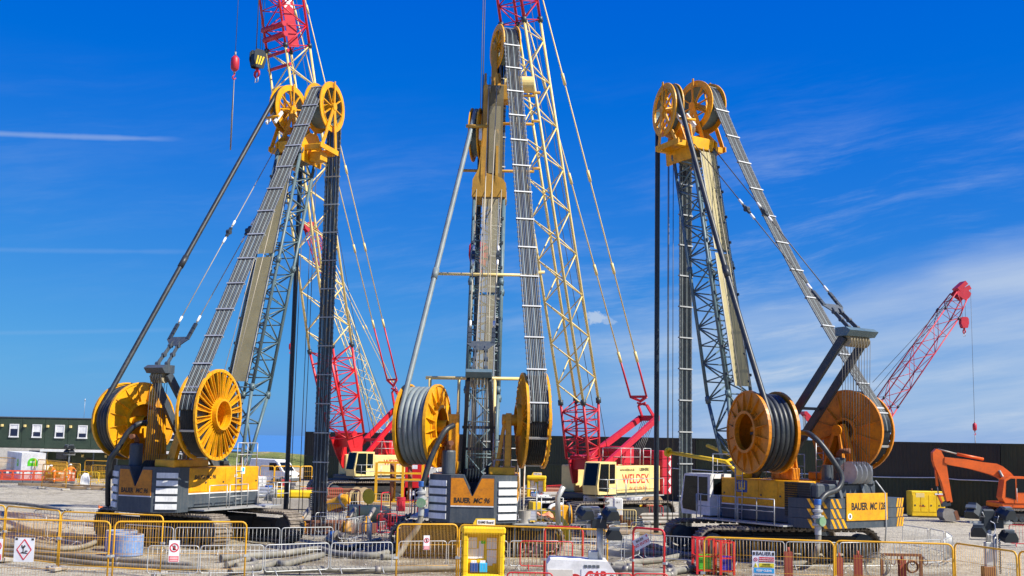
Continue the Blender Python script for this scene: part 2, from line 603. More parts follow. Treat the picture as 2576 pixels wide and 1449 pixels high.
def ground_mat():
    m = bpy.data.materials.new('site_ground')
    m.use_nodes = True
    t = NT(m.node_tree)
    b = t.n['Principled BSDF']
    g = t.node('ShaderNodeNewGeometry')
    pos = g.outputs['Position']
    big = t.noise(pos, 0.10, 5, 0.6)
    mid = t.noise(pos, 0.9, 6, 0.65)
    fin = t.noise(pos, 9.0, 5, 0.7)
    vor = t.node('ShaderNodeTexVoronoi'); t.l.new(pos, vor.inputs['Vector']); vor.inputs['Scale'].default_value = 14.0
    clod = t.noise(pos, 2.6, 6, 0.72)
    c = t.mix(t.ramp(mid, 0.36, 0.64), (0.31, 0.27, 0.19), (0.54, 0.485, 0.355))
    c = t.mix(t.ramp(big, 0.35, 0.65), c, (0.51, 0.46, 0.34))
    c = t.mix(t.math('MULTIPLY', t.ramp(fin, 0.50, 0.78), 0.8), c, (0.60, 0.56, 0.46))
    c = t.mix(t.math('MULTIPLY', t.ramp(fin, 0.46, 0.25), 0.7), c, (0.14, 0.115, 0.085))
    c = t.mix(t.math('MULTIPLY', t.ramp(clod, 0.52, 0.66), 0.55), c, (0.62, 0.57, 0.45))
    c = t.mix(t.math('MULTIPLY', t.ramp(clod, 0.46, 0.33), 0.75), c, (0.13, 0.105, 0.075))
    # vehicle ruts running across the yard
    mp = t.node('ShaderNodeMapping'); t.l.new(pos, mp.inputs[0])
    mp.inputs['Rotation'].default_value = (0, 0, 0.22)
    mp.inputs['Scale'].default_value = (0.10, 1.3, 1)
    rut = t.noise(mp.outputs[0], 1.0, 5, 0.7)
    c = t.mix(t.math('MULTIPLY', t.ramp(rut, 0.52, 0.68), 0.55), c, (0.20, 0.165, 0.125))
    # wet slurry spilled round the working rigs
    sp = t.node('ShaderNodeSeparateXYZ'); t.l.new(pos, sp.inputs[0])
    wet = None
    for (x, y, rx, ry) in ((-7.5, 52, 8.5, 7.5), (-2, 45.5, 9, 3.2), (7, 48, 6, 6), (13, 45, 6, 4), (-18, 50, 7, 6)):
        q = t.math('ADD', t.math('POWER', t.math('DIVIDE', t.math('SUBTRACT', sp.outputs[0], x), rx), 2.0), t.math('POWER', t.math('DIVIDE', t.math('SUBTRACT', sp.outputs[1], y), ry), 2.0))
        q = t.math('ADD', q, t.math('MULTIPLY', t.math('SUBTRACT', mid, 0.5), 3.2))
        w = t.math('SUBTRACT', 1.0, t.ramp(q, 0.25, 1.25))
        wet = w if wet is None else t.math('MAXIMUM', wet, w)
    wet = t.math('MULTIPLY', wet, t.ramp(t.noise(pos, 0.6, 5, 0.65), 0.34, 0.56))
    c = t.mix(t.math('MULTIPLY', wet, 0.66), c, (0.15, 0.112, 0.068))
    t.put(b.inputs['Base Color'], c)
    t.put(b.inputs['Roughness'], t.math('SUBTRACT', 0.92, t.math('MULTIPLY', wet, 0.18)))
    b.inputs['Specular IOR Level'].default_value = 0.3
    h = t.math('ADD', t.math('MULTIPLY', fin, 0.5), t.math('ADD', t.math('MULTIPLY', mid, 0.9), t.math('MULTIPLY', vor.outputs['Distance'], 0.25)))
    h = t.math('ADD', h, t.math('ADD', t.math('MULTIPLY', rut, 0.8), t.math('MULTIPLY', clod, 0.9)))
    bn = t.node('ShaderNodeBump')
    bn.inputs['Strength'].default_value = 0.9
    bn.inputs['Distance'].default_value = 0.20
    t.l.new(h, bn.inputs['Height'])
    t.l.new(bn.outputs[0], b.inputs['Normal'])
    MAT['ground'] = m


ground_mat()


def grass_mat():
    m = bpy.data.materials.new('rough_grass')
    m.use_nodes = True
    t = NT(m.node_tree)
    b = t.n['Principled BSDF']
    pos = t.node('ShaderNodeNewGeometry').outputs['Position']
    n1 = t.noise(pos, 0.12, 6, 0.7)
    n2 = t.noise(pos, 1.1, 6, 0.75)
    c = t.mix(n2, (0.10, 0.14, 0.018), (0.24, 0.25, 0.05))
    c = t.mix(t.ramp(n1, 0.52, 0.66), c, (0.42, 0.31, 0.16))
    t.put(b.inputs['Base Color'], c)
    b.inputs['Roughness'].default_value = 0.95
    bn = t.node('ShaderNodeBump'); bn.inputs['Distance'].default_value = 0.5
    t.l.new(n2, bn.inputs['Height']); t.l.new(bn.outputs[0], b.inputs['Normal'])
    MAT['grass'] = m
    m = bpy.data.materials.new('sea_water')
    m.use_nodes = True
    t = NT(m.node_tree)
    b = t.n['Principled BSDF']
    pos = t.node('ShaderNodeNewGeometry').outputs['Position']
    t.put(b.inputs['Base Color'], t.mix(t.noise(pos, 0.002, 4), (0.06, 0.20, 0.42), (0.075, 0.23, 0.46)))
    b.inputs['Roughness'].default_value = 0.5
    bn = t.node('ShaderNodeBump'); bn.inputs['Distance'].default_value = 1.0; bn.inputs['Strength'].default_value = 0.4
    t.l.new(t.noise(pos, 0.08, 5), bn.inputs['Height']); t.l.new(bn.outputs[0], b.inputs['Normal'])
    MAT['sea'] = m


grass_mat()


# ---------------------------------------------------------------- land and water
def ground_z(x, y):
    p = V((x * 0.5, y * 0.5, 0))
    return -0.035 + 0.05 * noise.noise(p) + 0.03 * noise.noise(p * 3.1) if 22 < y < 120 and -60 < x < 70 else -0.03


def build_land():
    xs = [-900, -400, -200, -120, -80, -60] + [-45 + 0.6 * i for i in range(150)] + [46, 52, 60, 80, 120, 200, 400, 900]
    ys = [-150, -60, -10, 10, 20] + [26 + 0.45 * i for i in range(70)] + [58 + 1.0 * i for i in range(60)] + [120, 130, 145, 160, 180, 205]
    xs, ys = sorted(set(xs)), sorted(set(ys))
    vs = [(x, y, ground_z(x, y)) for y in ys for x in xs]
    n = len(xs)
    fs = [(j * n + i, j * n + i + 1, (j + 1) * n + i + 1, (j + 1) * n + i) for j in range(len(ys) - 1) for i in range(n - 1)]
    mb = MB().add(vs, fs, True)
    tag(link('ground', mb.mesh('ground', MAT['ground'])), kind='structure')
    mb = MB().add([(-40000, 190, -32), (40000, 190, -32), (40000, 50000, -32), (-40000, 50000, -32)], [(0, 1, 2, 3)])
    tag(link('sea', mb.mesh('sea', MAT['sea'])), kind='structure')
    # grassed bank on the cliff edge
    vs, n, m = [], 60, 16
    for j in range(m):
        for i in range(n):
            x = -80 + 75 * i / (n - 1)
            y = 176 + 28 * j / (m - 1)
            e = math.sin(math.pi * j / (m - 1)) ** 0.8
            h = 2.1 * e * max(0.0, min(1, (x + 84) / 20)) * (1 - max(0, min(1, (x + 38) / 26)) ** 1.5 * 0.85)
            h += 0.5 * noise.noise(V((x * 0.12, y * 0.12, 0))) * e
            vs.append((x, y, h - 0.3))
    fs = [(j * n + i, j * n + i + 1, (j + 1) * n + i + 1, (j + 1) * n + i) for j in range(m - 1) for i in range(n - 1)]
    tag(link('hill', MB().add(vs, fs, True).mesh('hill', MAT['grass'])), kind='structure')


build_land()

# ---------------------------------------------------------------- shared machine pieces
def zoomer(ox, oy, k):
    return lambda x, y: ((ox + x / k) / 1.5404, (oy + y / k) / 1.5404)


def arc(c, e1, e2, r, a0, a1, n):
    return [c + e1 * (r * math.cos(a0 + (a1 - a0) * i / n)) + e2 * (r * math.sin(a0 + (a1 - a0) * i / n)) for i in range(n + 1)]


def spline(pts, k=6):
    """Catmull-Rom curve through the points"""
    pts = [V(p) for p in pts]
    q = [pts[0] * 2 - pts[1]] + pts + [pts[-1] * 2 - pts[-2]]
    out = []
    for i in range(1, len(q) - 2):
        a, b, c, d = q[i - 1:i + 3]
        for j in range(k):
            t = j / k
            out.append(0.5 * ((2 * b) + (c - a) * t + (2 * a - 5 * b + 4 * c - d) * t * t + (3 * b - a - 3 * c + d) * t ** 3))
    out.append(pts[-1])
    return out


def lattice(p0, p1, w0, d0, w1, d1, wdir, bays, rc, rl, cross=True):
    """four chords and their lacing between the sections at p0 and p1"""
    p0, p1 = V(p0), V(p1)
    ax = (p1 - p0).normalized()
    w = V(wdir)
    w = (w - ax * w.dot(ax)).normalized()
    d = ax.cross(w)

    def corner(t, i):
        sx, sy = ((-1, -1), (1, -1), (1, 1), (-1, 1))[i]
        ww, dd = w0 + (w1 - w0) * t, d0 + (d1 - d0) * t
        return p0 + (p1 - p0) * t + w * (sx * ww / 2) + d * (sy * dd / 2)
    chords = [MB().tube([corner(0, i), corner(1, i)], rc, 7) for i in range(4)]
    lac = MB()
    for b in range(bays):
        t0, t1 = b / bays, (b + 1) / bays
        for i in range(4):
            j = (i + 1) % 4
            a, bq = (i, j) if (b + i) % 2 else (j, i)
            lac.tube([corner(t0, a), corner(t1, bq)], rl, 5)
            if cross:
                lac.tube([corner(t0, i), corner(t0, j)], rl * 0.85, 5)
    return chords, lac


def crawler(root, half, height, width, gauge, ang, mat_shoe='track_steel', pitch=0.33, side_detail=True):
    """two tracks with shoes, wheels and the car body between them; ang turns the undercarriage under the upper"""
    M = Matrix.Rotation(ang, 4, 'Z')
    r = height / 2
    straight = half - r
    per = 4 * straight + 2 * math.pi * r
    n = int(per / pitch)
    shoe = MB().box(-pitch * 0.46, pitch * 0.46, -width / 2, width / 2, -0.035, 0.035)
    shoe.box(pitch * 0.20, pitch * 0.34, -width / 2, width / 2, 0.035, 0.085)
    shoe.box(-pitch * 0.34, -pitch * 0.20, -width / 2, width / 2, 0.035, 0.085)
    shoe.box(-pitch * 0.3, pitch * 0.3, -0.12, 0.12, -0.12, -0.035)
    me = shoe.mesh('track_shoe', MAT[mat_shoe])
    for s in (-1, 1):
        y = s * gauge / 2
        fr = MB()
        poly = []
        rr = r - 0.20
        for i in range(9):
            a = -math.pi / 2 + math.pi * i / 8
            poly.append((straight + rr * 0.72 * math.cos(a), r + rr * 0.72 * math.sin(a)))
        for i in range(9):
            a = math.pi / 2 + math.pi * i / 8
            poly.append((-straight + rr * 0.72 * math.cos(a), r + rr * 0.72 * math.sin(a)))
        fr.prism(poly, (0, y - width * 0.30, 0), (1, 0, 0), (0, 0, 1), (0, width * 0.60, 0))
        fr.box(-straight * 0.8, straight * 0.8, y - width * 0.36, y + width * 0.36, r - 0.12, r + 0.2)
        o = part('track_frame', fr.xf(M), MAT['track_frame'], root)
        for e in (-1, 1):
            w = MB().lathe([(0.02, -width * 0.34), (rr * 0.55, -width * 0.36), (rr * 0.95, -width * 0.33), (rr * 0.95, width * 0.33), (rr * 0.55, width * 0.36), (0.02, width * 0.34)], (e * straight, y, r), (0, 1, 0), 22)
            part('idler_wheel' if e > 0 else 'sprocket', w.xf(M), MAT['dark_steel'], o)
        for k in range(7):
            x = -straight * 0.85 + straight * 1.7 * k / 6
            w = MB().lathe([(0.02, -width * 0.37), (0.19, -width * 0.37), (0.19, width * 0.37), (0.02, width * 0.37)], (x, y, 0.32), (0, 1, 0), 12)
            part('track_roller', w.xf(M), MAT['dark_steel'], o)
        for k in range(n):
            q = (k + 0.5) * per / n
            if q < 2 * straight:
                p, a = V((-straight + q, y, height - 0.04)), 0.0
            elif q < 2 * straight + math.pi * r:
                t = (q - 2 * straight) / r
                p, a = V((straight + (r - 0.04) * math.sin(t), y, r + (r - 0.04) * math.cos(t))), t
            elif q < 4 * straight + math.pi * r:
                p, a = V((straight - (q - 2 * straight - math.pi * r), y, 0.04 + 0.05)), math.pi
            else:
                t = math.pi + (q - 4 * straight - math.pi * r) / r
                p, a = V((-straight + (r - 0.04) * math.sin(t), y, r + (r - 0.04) * math.cos(t))), t
            if 0 < p.x < straight * 0.98 and a == 0:
                p.z += 0.0
            so = link('track_shoe', me, o)
            so.matrix_local = M @ Matrix.Translation(p) @ Matrix.Rotation(a, 4, 'Y')
    cb = MB().box(-1.5, 1.5, -gauge / 2, gauge / 2, height * 0.42, height * 0.86, 0.06)
    cb.lathe([(1.25, height * 0.86), (1.25, height + 0.12), (1.15, height + 0.12)], (0, 0, 0), (0, 0, 1), 28)
    part('car_body', cb.xf(M), MAT['track_frame'], root)


def rail(mb, pts, h, posts=True, r=0.022, mid=True):
    """hand rail along the points, h high"""
    pts = [V(p) for p in pts]
    up = V((0, 0, h))
    mb.tube([p + up for p in pts], r, 6)
    if mid:
        mb.tube([p + up * 0.5 for p in pts], r * 0.8, 6)
    for i in range(len(pts) - 1):
        d = (pts[i + 1] - pts[i]).length
        k = max(1, int(d / 1.0 + 0.5))
        for j in range(k + 1):
            p = pts[i].lerp(pts[i + 1], j / k)
            mb.tube([p, p + up], r, 6)


def ladder(mb, p, q, w, side, r=0.02, step=0.28):
    p, q, side = V(p), V(q), V(side).normalized() * (w / 2)
    mb.tube([p - side, q - side], r, 6)
    mb.tube([p + side, q + side], r, 6)
    n = max(2, int((q - p).length / step))
    for i in range(1, n):
        m = p.lerp(q, i / n)
        mb.tube([m - side, m + side], r * 0.8, 5)


# ---------------------------------------------------------------- the trench cutter rigs
def flange_spoked(root, c, ax, R, s, mat, hub=0.56):
    """reel flange of pressed radial arms; s = which way along ax it faces"""
    f = MB().ring(c, ax, R - 0.13, R, 0.10, 40)
    f.ring(c, ax, hub, hub + 0.17, 0.12, 32)
    f.lathe([(hub + 0.02, 0), (hub + 0.02, 0.28 * s), (hub + 0.1, 0.28 * s), (hub + 0.1, 0)], c, ax, 32)
    fo = part('reel_flange', f, mat, root)
    e1 = V((0, 0, 1))
    e2 = ax.cross(e1).normalized()
    n = 20
    for k in range(n):
        a = 2 * math.pi * (k + 0.5) / n
        u = e1 * math.cos(a) + e2 * math.sin(a)
        t = -e1 * math.sin(a) + e2 * math.cos(a)
        m = MB()
        p0, p1 = c + u * (hub + 0.12), c + u * (R - 0.08)
        m.add([p0 - t * 0.06, p0 + t * 0.06, p1 + t * 0.13, p1 - t * 0.13], [(0, 1, 2, 3), (3, 2, 1, 0)])
        for sg in (-1, 1):
            a0, a1 = p0 + t * 0.055 * sg, p1 + t * 0.125 * sg
            m.bar(a0 + ax * 0.035 * s, a1 + ax * 0.035 * s, 0.025, 0.10, ax)
        part('spoke', m, mat, fo)
    return fo


def flange_plate(root, c, ax, R, s, mat, inner=0.82, ribs=16):
    """solid reel flange with a wide eye and welded gussets"""
    f = MB().ring(c, ax, inner, R, 0.05, 44)
    f.ring(c, ax, R - 0.05, R + 0.02, 0.13, 44)
    f.lathe([(inner - 0.06, 0), (inner - 0.06, 0.22 * s), (inner + 0.06, 0.22 * s), (inner + 0.06, 0)], c, ax, 36)
    f.ring(c + ax * 0.04 * s, ax, inner + 0.06, inner + 0.2, 0.04, 36)
    fo = part('reel_flange', f, mat, root)
    e1 = V((0, 0, 1))
    e2 = ax.cross(e1).normalized()
    for k in range(ribs):
        a = 2 * math.pi * (k + 0.5) / ribs
        u = e1 * math.cos(a) + e2 * math.sin(a)
        t = -e1 * math.sin(a) + e2 * math.cos(a)
        m = MB().prism([(inner + 0.05, 0.02), (R - 0.06, 0.02), (R - 0.06, 0.05), (inner + 0.05, 0.20)], c - t * 0.012, u, ax * s, t * 0.024)
        part('gusset', m, mat, fo)
    return fo


def head_wheel(root, c, ax, R, width, mat, spokes=8):
    """big deflection wheel: two rims, spokes, hub and the drum the hoses run on"""
    e1 = V((0, 0, 1))
    e2 = ax.cross(e1).normalized()
    d = MB().lathe([(R - 0.32, -width / 2), (R - 0.26, -width / 2), (R - 0.26, width / 2), (R - 0.32, width / 2)], c, ax, 40, closed=True)
    drum = part('wheel_drum', d, MAT['mast_grey'], root)
    for s in (-1, 1):
        cc = c + ax * (s * (width / 2 + 0.03))
        w = MB().ring(cc, ax, R - 0.27, R, 0.06, 44)
        w.ring(cc, ax, R - 0.31, R - 0.27, 0.12, 44)
        rim = part('wheel_rim', w, mat, root)
        for k in range(spokes):
            a = 2 * math.pi * (k + 0.25) / spokes
            u = e1 * math.cos(a) + e2 * math.sin(a)
            part('spoke', MB().bar(cc + u * 0.12, cc + u * (R - 0.28), 0.05, 0.10, ax), mat, rim)
    part('hub', MB().lathe([(0.01, -width / 2 - 0.16), (0.10, -width / 2 - 0.16), (0.17, -width / 2 - 0.05), (0.17, width / 2 + 0.05), (0.10, width / 2 + 0.16), (0.01, width / 2 + 0.16)], c, ax, 16), mat, root)
    return drum


def tangent(c1, r1, c2, r2):
    """rear-side outer tangent of two circles in the (x, z) plane; angle of its contact radius"""
    d = c2 - c1
    L = d.length
    u = d / L
    n = V((-u.y, u.x))                       # to the rear of a line that rises forwards
    k = (r1 - r2) / L
    m = u * k + n * math.sqrt(max(0, 1 - k * k))
    return math.atan2(m.y, m.x)


def hose_run(reel_c, reel_e1, r1, whl_c, whl_e1, r2, z_end, wrap=2.4, sag=0.0, n=30):
    """reel - tangent - over the head wheel - straight down; returns points and across-vectors"""
    ez = V((0, 0, 1))
    m = tangent(V((reel_c.x, reel_c.z)), r1, V((whl_c.x, whl_c.z)), r2)
    pts = []
    s1 = ez.cross(reel_e1)
    s2 = ez.cross(whl_e1)
    for p in arc(reel_c, reel_e1, ez, r1, m + wrap, m, 16):
        pts.append((p, s1))
    a = reel_c + reel_e1 * (r1 * math.cos(m)) + ez * (r1 * math.sin(m))
    b = whl_c + whl_e1 * (r2 * math.cos(m)) + ez * (r2 * math.sin(m))
    for i in range(1, n):
        t = i / n
        q = a.lerp(b, t)
        q.z -= sag * 4 * t * (1 - t)
        q.x += sag * 0.6 * 4 * t * (1 - t)
        pts.append((q, s1.lerp(s2, t).normalized()))
    for p in arc(whl_c, whl_e1, ez, r2, m, 0.0, 14):
        pts.append((p, s2))
    f = pts[-1][0]
    k = 12
    for i in range(1, k + 1):
        t = i / k
        pts.append((V((f.x, f.y, f.z + (z_end - f.z) * t)), s2))
    return pts


def bundle(root, run, width, count, r, step, mats=('hose_dark', 'hose_blue'), twist=None):
    """flat bundle of hydraulic lines held by spreader bars"""
    for k in range(count):
        o = (k / (count - 1) - 0.5) * (width - 2 * r)
        jit = random.uniform(-0.006, 0.006)
        part('hydraulic_line', MB().tube([p + s * (o + jit * math.sin(i * 0.7 + k)) for i, (p, s) in enumerate(run)], r, 6), MAT[mats[k % len(mats)]], root)
    for e in (-1, 1):
        m = MB()
        o = e * (width / 2 + 0.045)
        m.tube([p + s * o for p, s in run], 0.035, 4)
        # the chain links that carry the pull show as a toothed edge
        acc = 0.0
        for (p, s), (q, s2) in zip(run, run[1:]):
            d = (q - p).length
            u = (q - p).normalized()
            while acc < d:
                c = p + u * acc + s * o
                m.bar(c - s * 0.045, c + s * 0.045, 0.035, 0.09, u)
                acc += 0.26
            acc -= d
        part('edge_chain', m, MAT['lamp_grey'], root)
    acc = step * 0.5
    for i in range(len(run) - 1):
        p, s = run[i]
        q, s2 = run[i + 1]
        d = (q - p).length
        while acc < d:
            t = acc / d
            c, ss = p.lerp(q, t), s.lerp(s2, t).normalized()
            nrm = ss.cross((q - p).normalized())
            m = MB()
            for sg in (-1, 1):
                m.bar(c - ss * (width / 2 + 0.10) + nrm * (sg * (r + 0.022)), c + ss * (width / 2 + 0.10) + nrm * (sg * (r + 0.022)), 0.06, 0.03, nrm)
            part('spreader_bar', m, MAT['galvanised'], root)
            acc += step
        acc -= d


def panel_object(name, p, ux, uz, w, h, mat, parent, th=0.012):
    """thin sheet whose own x and z lie in its plane (for the woven mesh)"""
    ux, uz = V(ux).normalized(), V(uz).normalized()
    n = uz.cross(ux)
    me = MB().box(-w / 2, w / 2, -th / 2, th / 2, 0, h).mesh(name, mat)
    o = link(name, me, parent)
    o.matrix_local = Matrix(((ux.x, n.x, uz.x, p[0]), (ux.y, n.y, uz.y, p[1]), (ux.z, n.z, uz.z, p[2]), (0, 0, 0, 1)))
    return o


def louvre_counterweight(root, back, w, zb, zt, depth, mat):
    """rear weight of the smaller rigs: flat middle, swept sides, V notch for the winch ropes"""
    mid, cut = 0.88, 0.62
    plan = [(-back, -mid), (-back, mid), (-back + cut, w / 2), (-back + depth, w / 2), (-back + depth, -w / 2), (-back + cut, -w / 2)]
    # main block up to the notch's foot, then two shoulders
    m = MB().prism([(a, b) for a, b in plan], (0, 0, zb), (1, 0, 0), (0, 1, 0), (0, 0, 1.05))
    for s in (-1, 1):
        poly = [(0, 1.05), (mid, 1.05), (mid, zt - zb), (0.37, zt - zb)]
        m.prism([(s * a, b) for a, b in poly], (-back, 0, zb), (0, 1, 0), (0, 0, 1), (depth, 0, 0))
        pl = [(-back, s * mid), (-back + cut, s * w / 2), (-back + depth, s * w / 2), (-back + depth, s * mid)]
        m.prism(pl, (0, 0, zb + 1.05), (1, 0, 0), (0, 1, 0), (0, 0, zt - zb - 1.05))
    cw = part('counterweight', m, mat, root)
    pz0, pz1, nz = 0.68, zt - zb - 0.12, 1.06
    nx = 0.37
    poly = [(-0.86, pz0), (0.86, pz0), (0.86, pz1), (nx, pz1), (0.03, nz), (-0.03, nz), (-nx, pz1), (-0.86, pz1)]
    pan = part('name_panel', MB().prism(poly, (-back - 0.025, 0, zb), (0, -1, 0), (0, 0, 1), (0.022, 0, 0)), MAT['rig_yellow_shaded'], cw)
    part('white_line', MB().box(-back - 0.026, -back - 0.003, -0.86, 0.86, zb + pz0 - 0.05, zb + pz0 - 0.002), MAT['white_paint'], cw)
    lettering('BAUER', 0.27, MAT['letter_black'], pan, (-back - 0.026, 0.41, zb + pz0 + 0.2), (0, -1, 0), (0, 0, 1), 0.010, 0.0, width=0.66)
    lettering('MC 96', 0.27, MAT['letter_black'], pan, (-back - 0.026, -0.37, zb + pz0 + 0.2), (0, -1, 0), (0, 0, 1), 0.008, 0.25, width=0.66)
    for s in (-1, 1):
        a, b = V((-back, s * mid, 0)), V((-back + cut, s * w / 2, 0))
        u = (b - a)
        nrm = V((-u.y, u.x, 0)).normalized() * (1 if s > 0 else -1)
        if nrm.x > 0:
            nrm = -nrm
        for k in range(5):
            z = zt - 0.24 - 0.325 * k
            p, q = a + u * 0.16 + nrm * 0.03, a + u * 0.97 + nrm * 0.03
            mm = MB().bar(V((p.x, p.y, z - 0.10)), V((q.x, q.y, z - 0.10)), 0.06, 0.225, (0, 0, 1))
            part('louvre', mm, MAT['white_stripe'], cw)
    return cw


def machine_house(root, x0, x1, y0, y1, z0, z1, face, stripe=0.5, doors=4):
    """engine house: yellow upper, slate skirt, white line, door seams. face = +1/-1 outer side in y"""
    m = MB().box(x0, x1, y0, y1, z0 + stripe + 0.03, z1, 0.03)
    h = part('machine_house', m, MAT['rig_yellow'], root)
    part('skirt', MB().box(x0, x1, y0 + 0.004, y1 - 0.004, z0, z0 + stripe, 0.02), MAT['slate'], h)
    ys = y1 if face > 0 else y0
    part('white_line', MB().box(x0, x1, min(ys, ys + face * 0.012), max(ys, ys + face * 0.012), z0 + stripe, z0 + stripe + 0.05), MAT['white_paint'], h)
    for k in range(doors):
        a = x0 + 0.06 + (x1 - x0 - 0.12) * k / doors
        b = x0 + 0.02 + (x1 - x0 - 0.12) * (k + 1) / doors
        d = MB().box(a, b, min(ys, ys + face * 0.02), max(ys, ys + face * 0.02), z0 + stripe + 0.10, z1 - 0.06, 0.008)
        do = part('door', d, MAT['rig_yellow'], h)
        part('handle', MB().box(b - 0.16, b - 0.08, min(ys + face * 0.021, ys + face * 0.045), max(ys + face * 0.021, ys + face * 0.045), z0 + stripe + 0.45, z0 + stripe + 0.52), MAT['dark_steel'], do)
    return h


def cab(root, x0, x1, y0, y1, z0, z1, mat):
    """operator's cab: framed glass on all sides, white shell"""
    m = MB()
    prof = [(x0, z0), (x1 - 0.05, z0), (x1 + 0.05, z0 + 0.5), (x1 - 0.22, z1 - 0.05), (x1 - 0.4, z1), (x0, z1)]
    m.prism([(a - x0, b) for a, b in prof], (x0, y0, 0), (1, 0, 0), (0, 0, 1), (0, y1 - y0, 0))
    c = part('cab', m, mat, root)
    L = x1 - x0
    for ys, dy in ((y1, 1), (y0, -1)):
        o = ys + 0.004 * dy
        def pane(poly):
            return part('window', MB().prism(poly, (0, o, 0), (1, 0, 0), (0, 0, 1), (0, 0.02 * dy, 0)), MAT['cab_glass'], c)
        pane([(x0 + L * 0.42, z0 + 0.14), (x1 - 0.16, z0 + 0.22), (x1 - 0.10, z0 + 0.5), (x1 - 0.30, z1 - 0.12), (x0 + L * 0.42, z1 - 0.12)])
        pane([(x0 + L * 0.08, z0 + 0.62), (x0 + L * 0.37, z0 + 0.62), (x0 + L * 0.37, z1 - 0.14), (x0 + L * 0.08, z1 - 0.14)])
    a, b = V((x1 + 0.055, 0, z0 + 0.52)), V((x1 - 0.215, 0, z1 - 0.1))
    u = b - a
    m = MB()
    n = V((u.z, 0, -u.x)).normalized()
    m.prism([(y0 + 0.1, 0), (y1 - 0.1, 0), (y1 - 0.1, u.length), (y0 + 0.1, u.length)], a + n * 0.004, (0, 1, 0), u.normalized(), n * 0.02)
    part('windscreen', m, MAT['cab_glass'], c)
    part('rear_window', MB().box(x0 - 0.02, x0 - 0.003, y0 + 0.2, y1 - 0.2, z0 + 0.9, z1 - 0.2), MAT['cab_glass'], c)
    return c


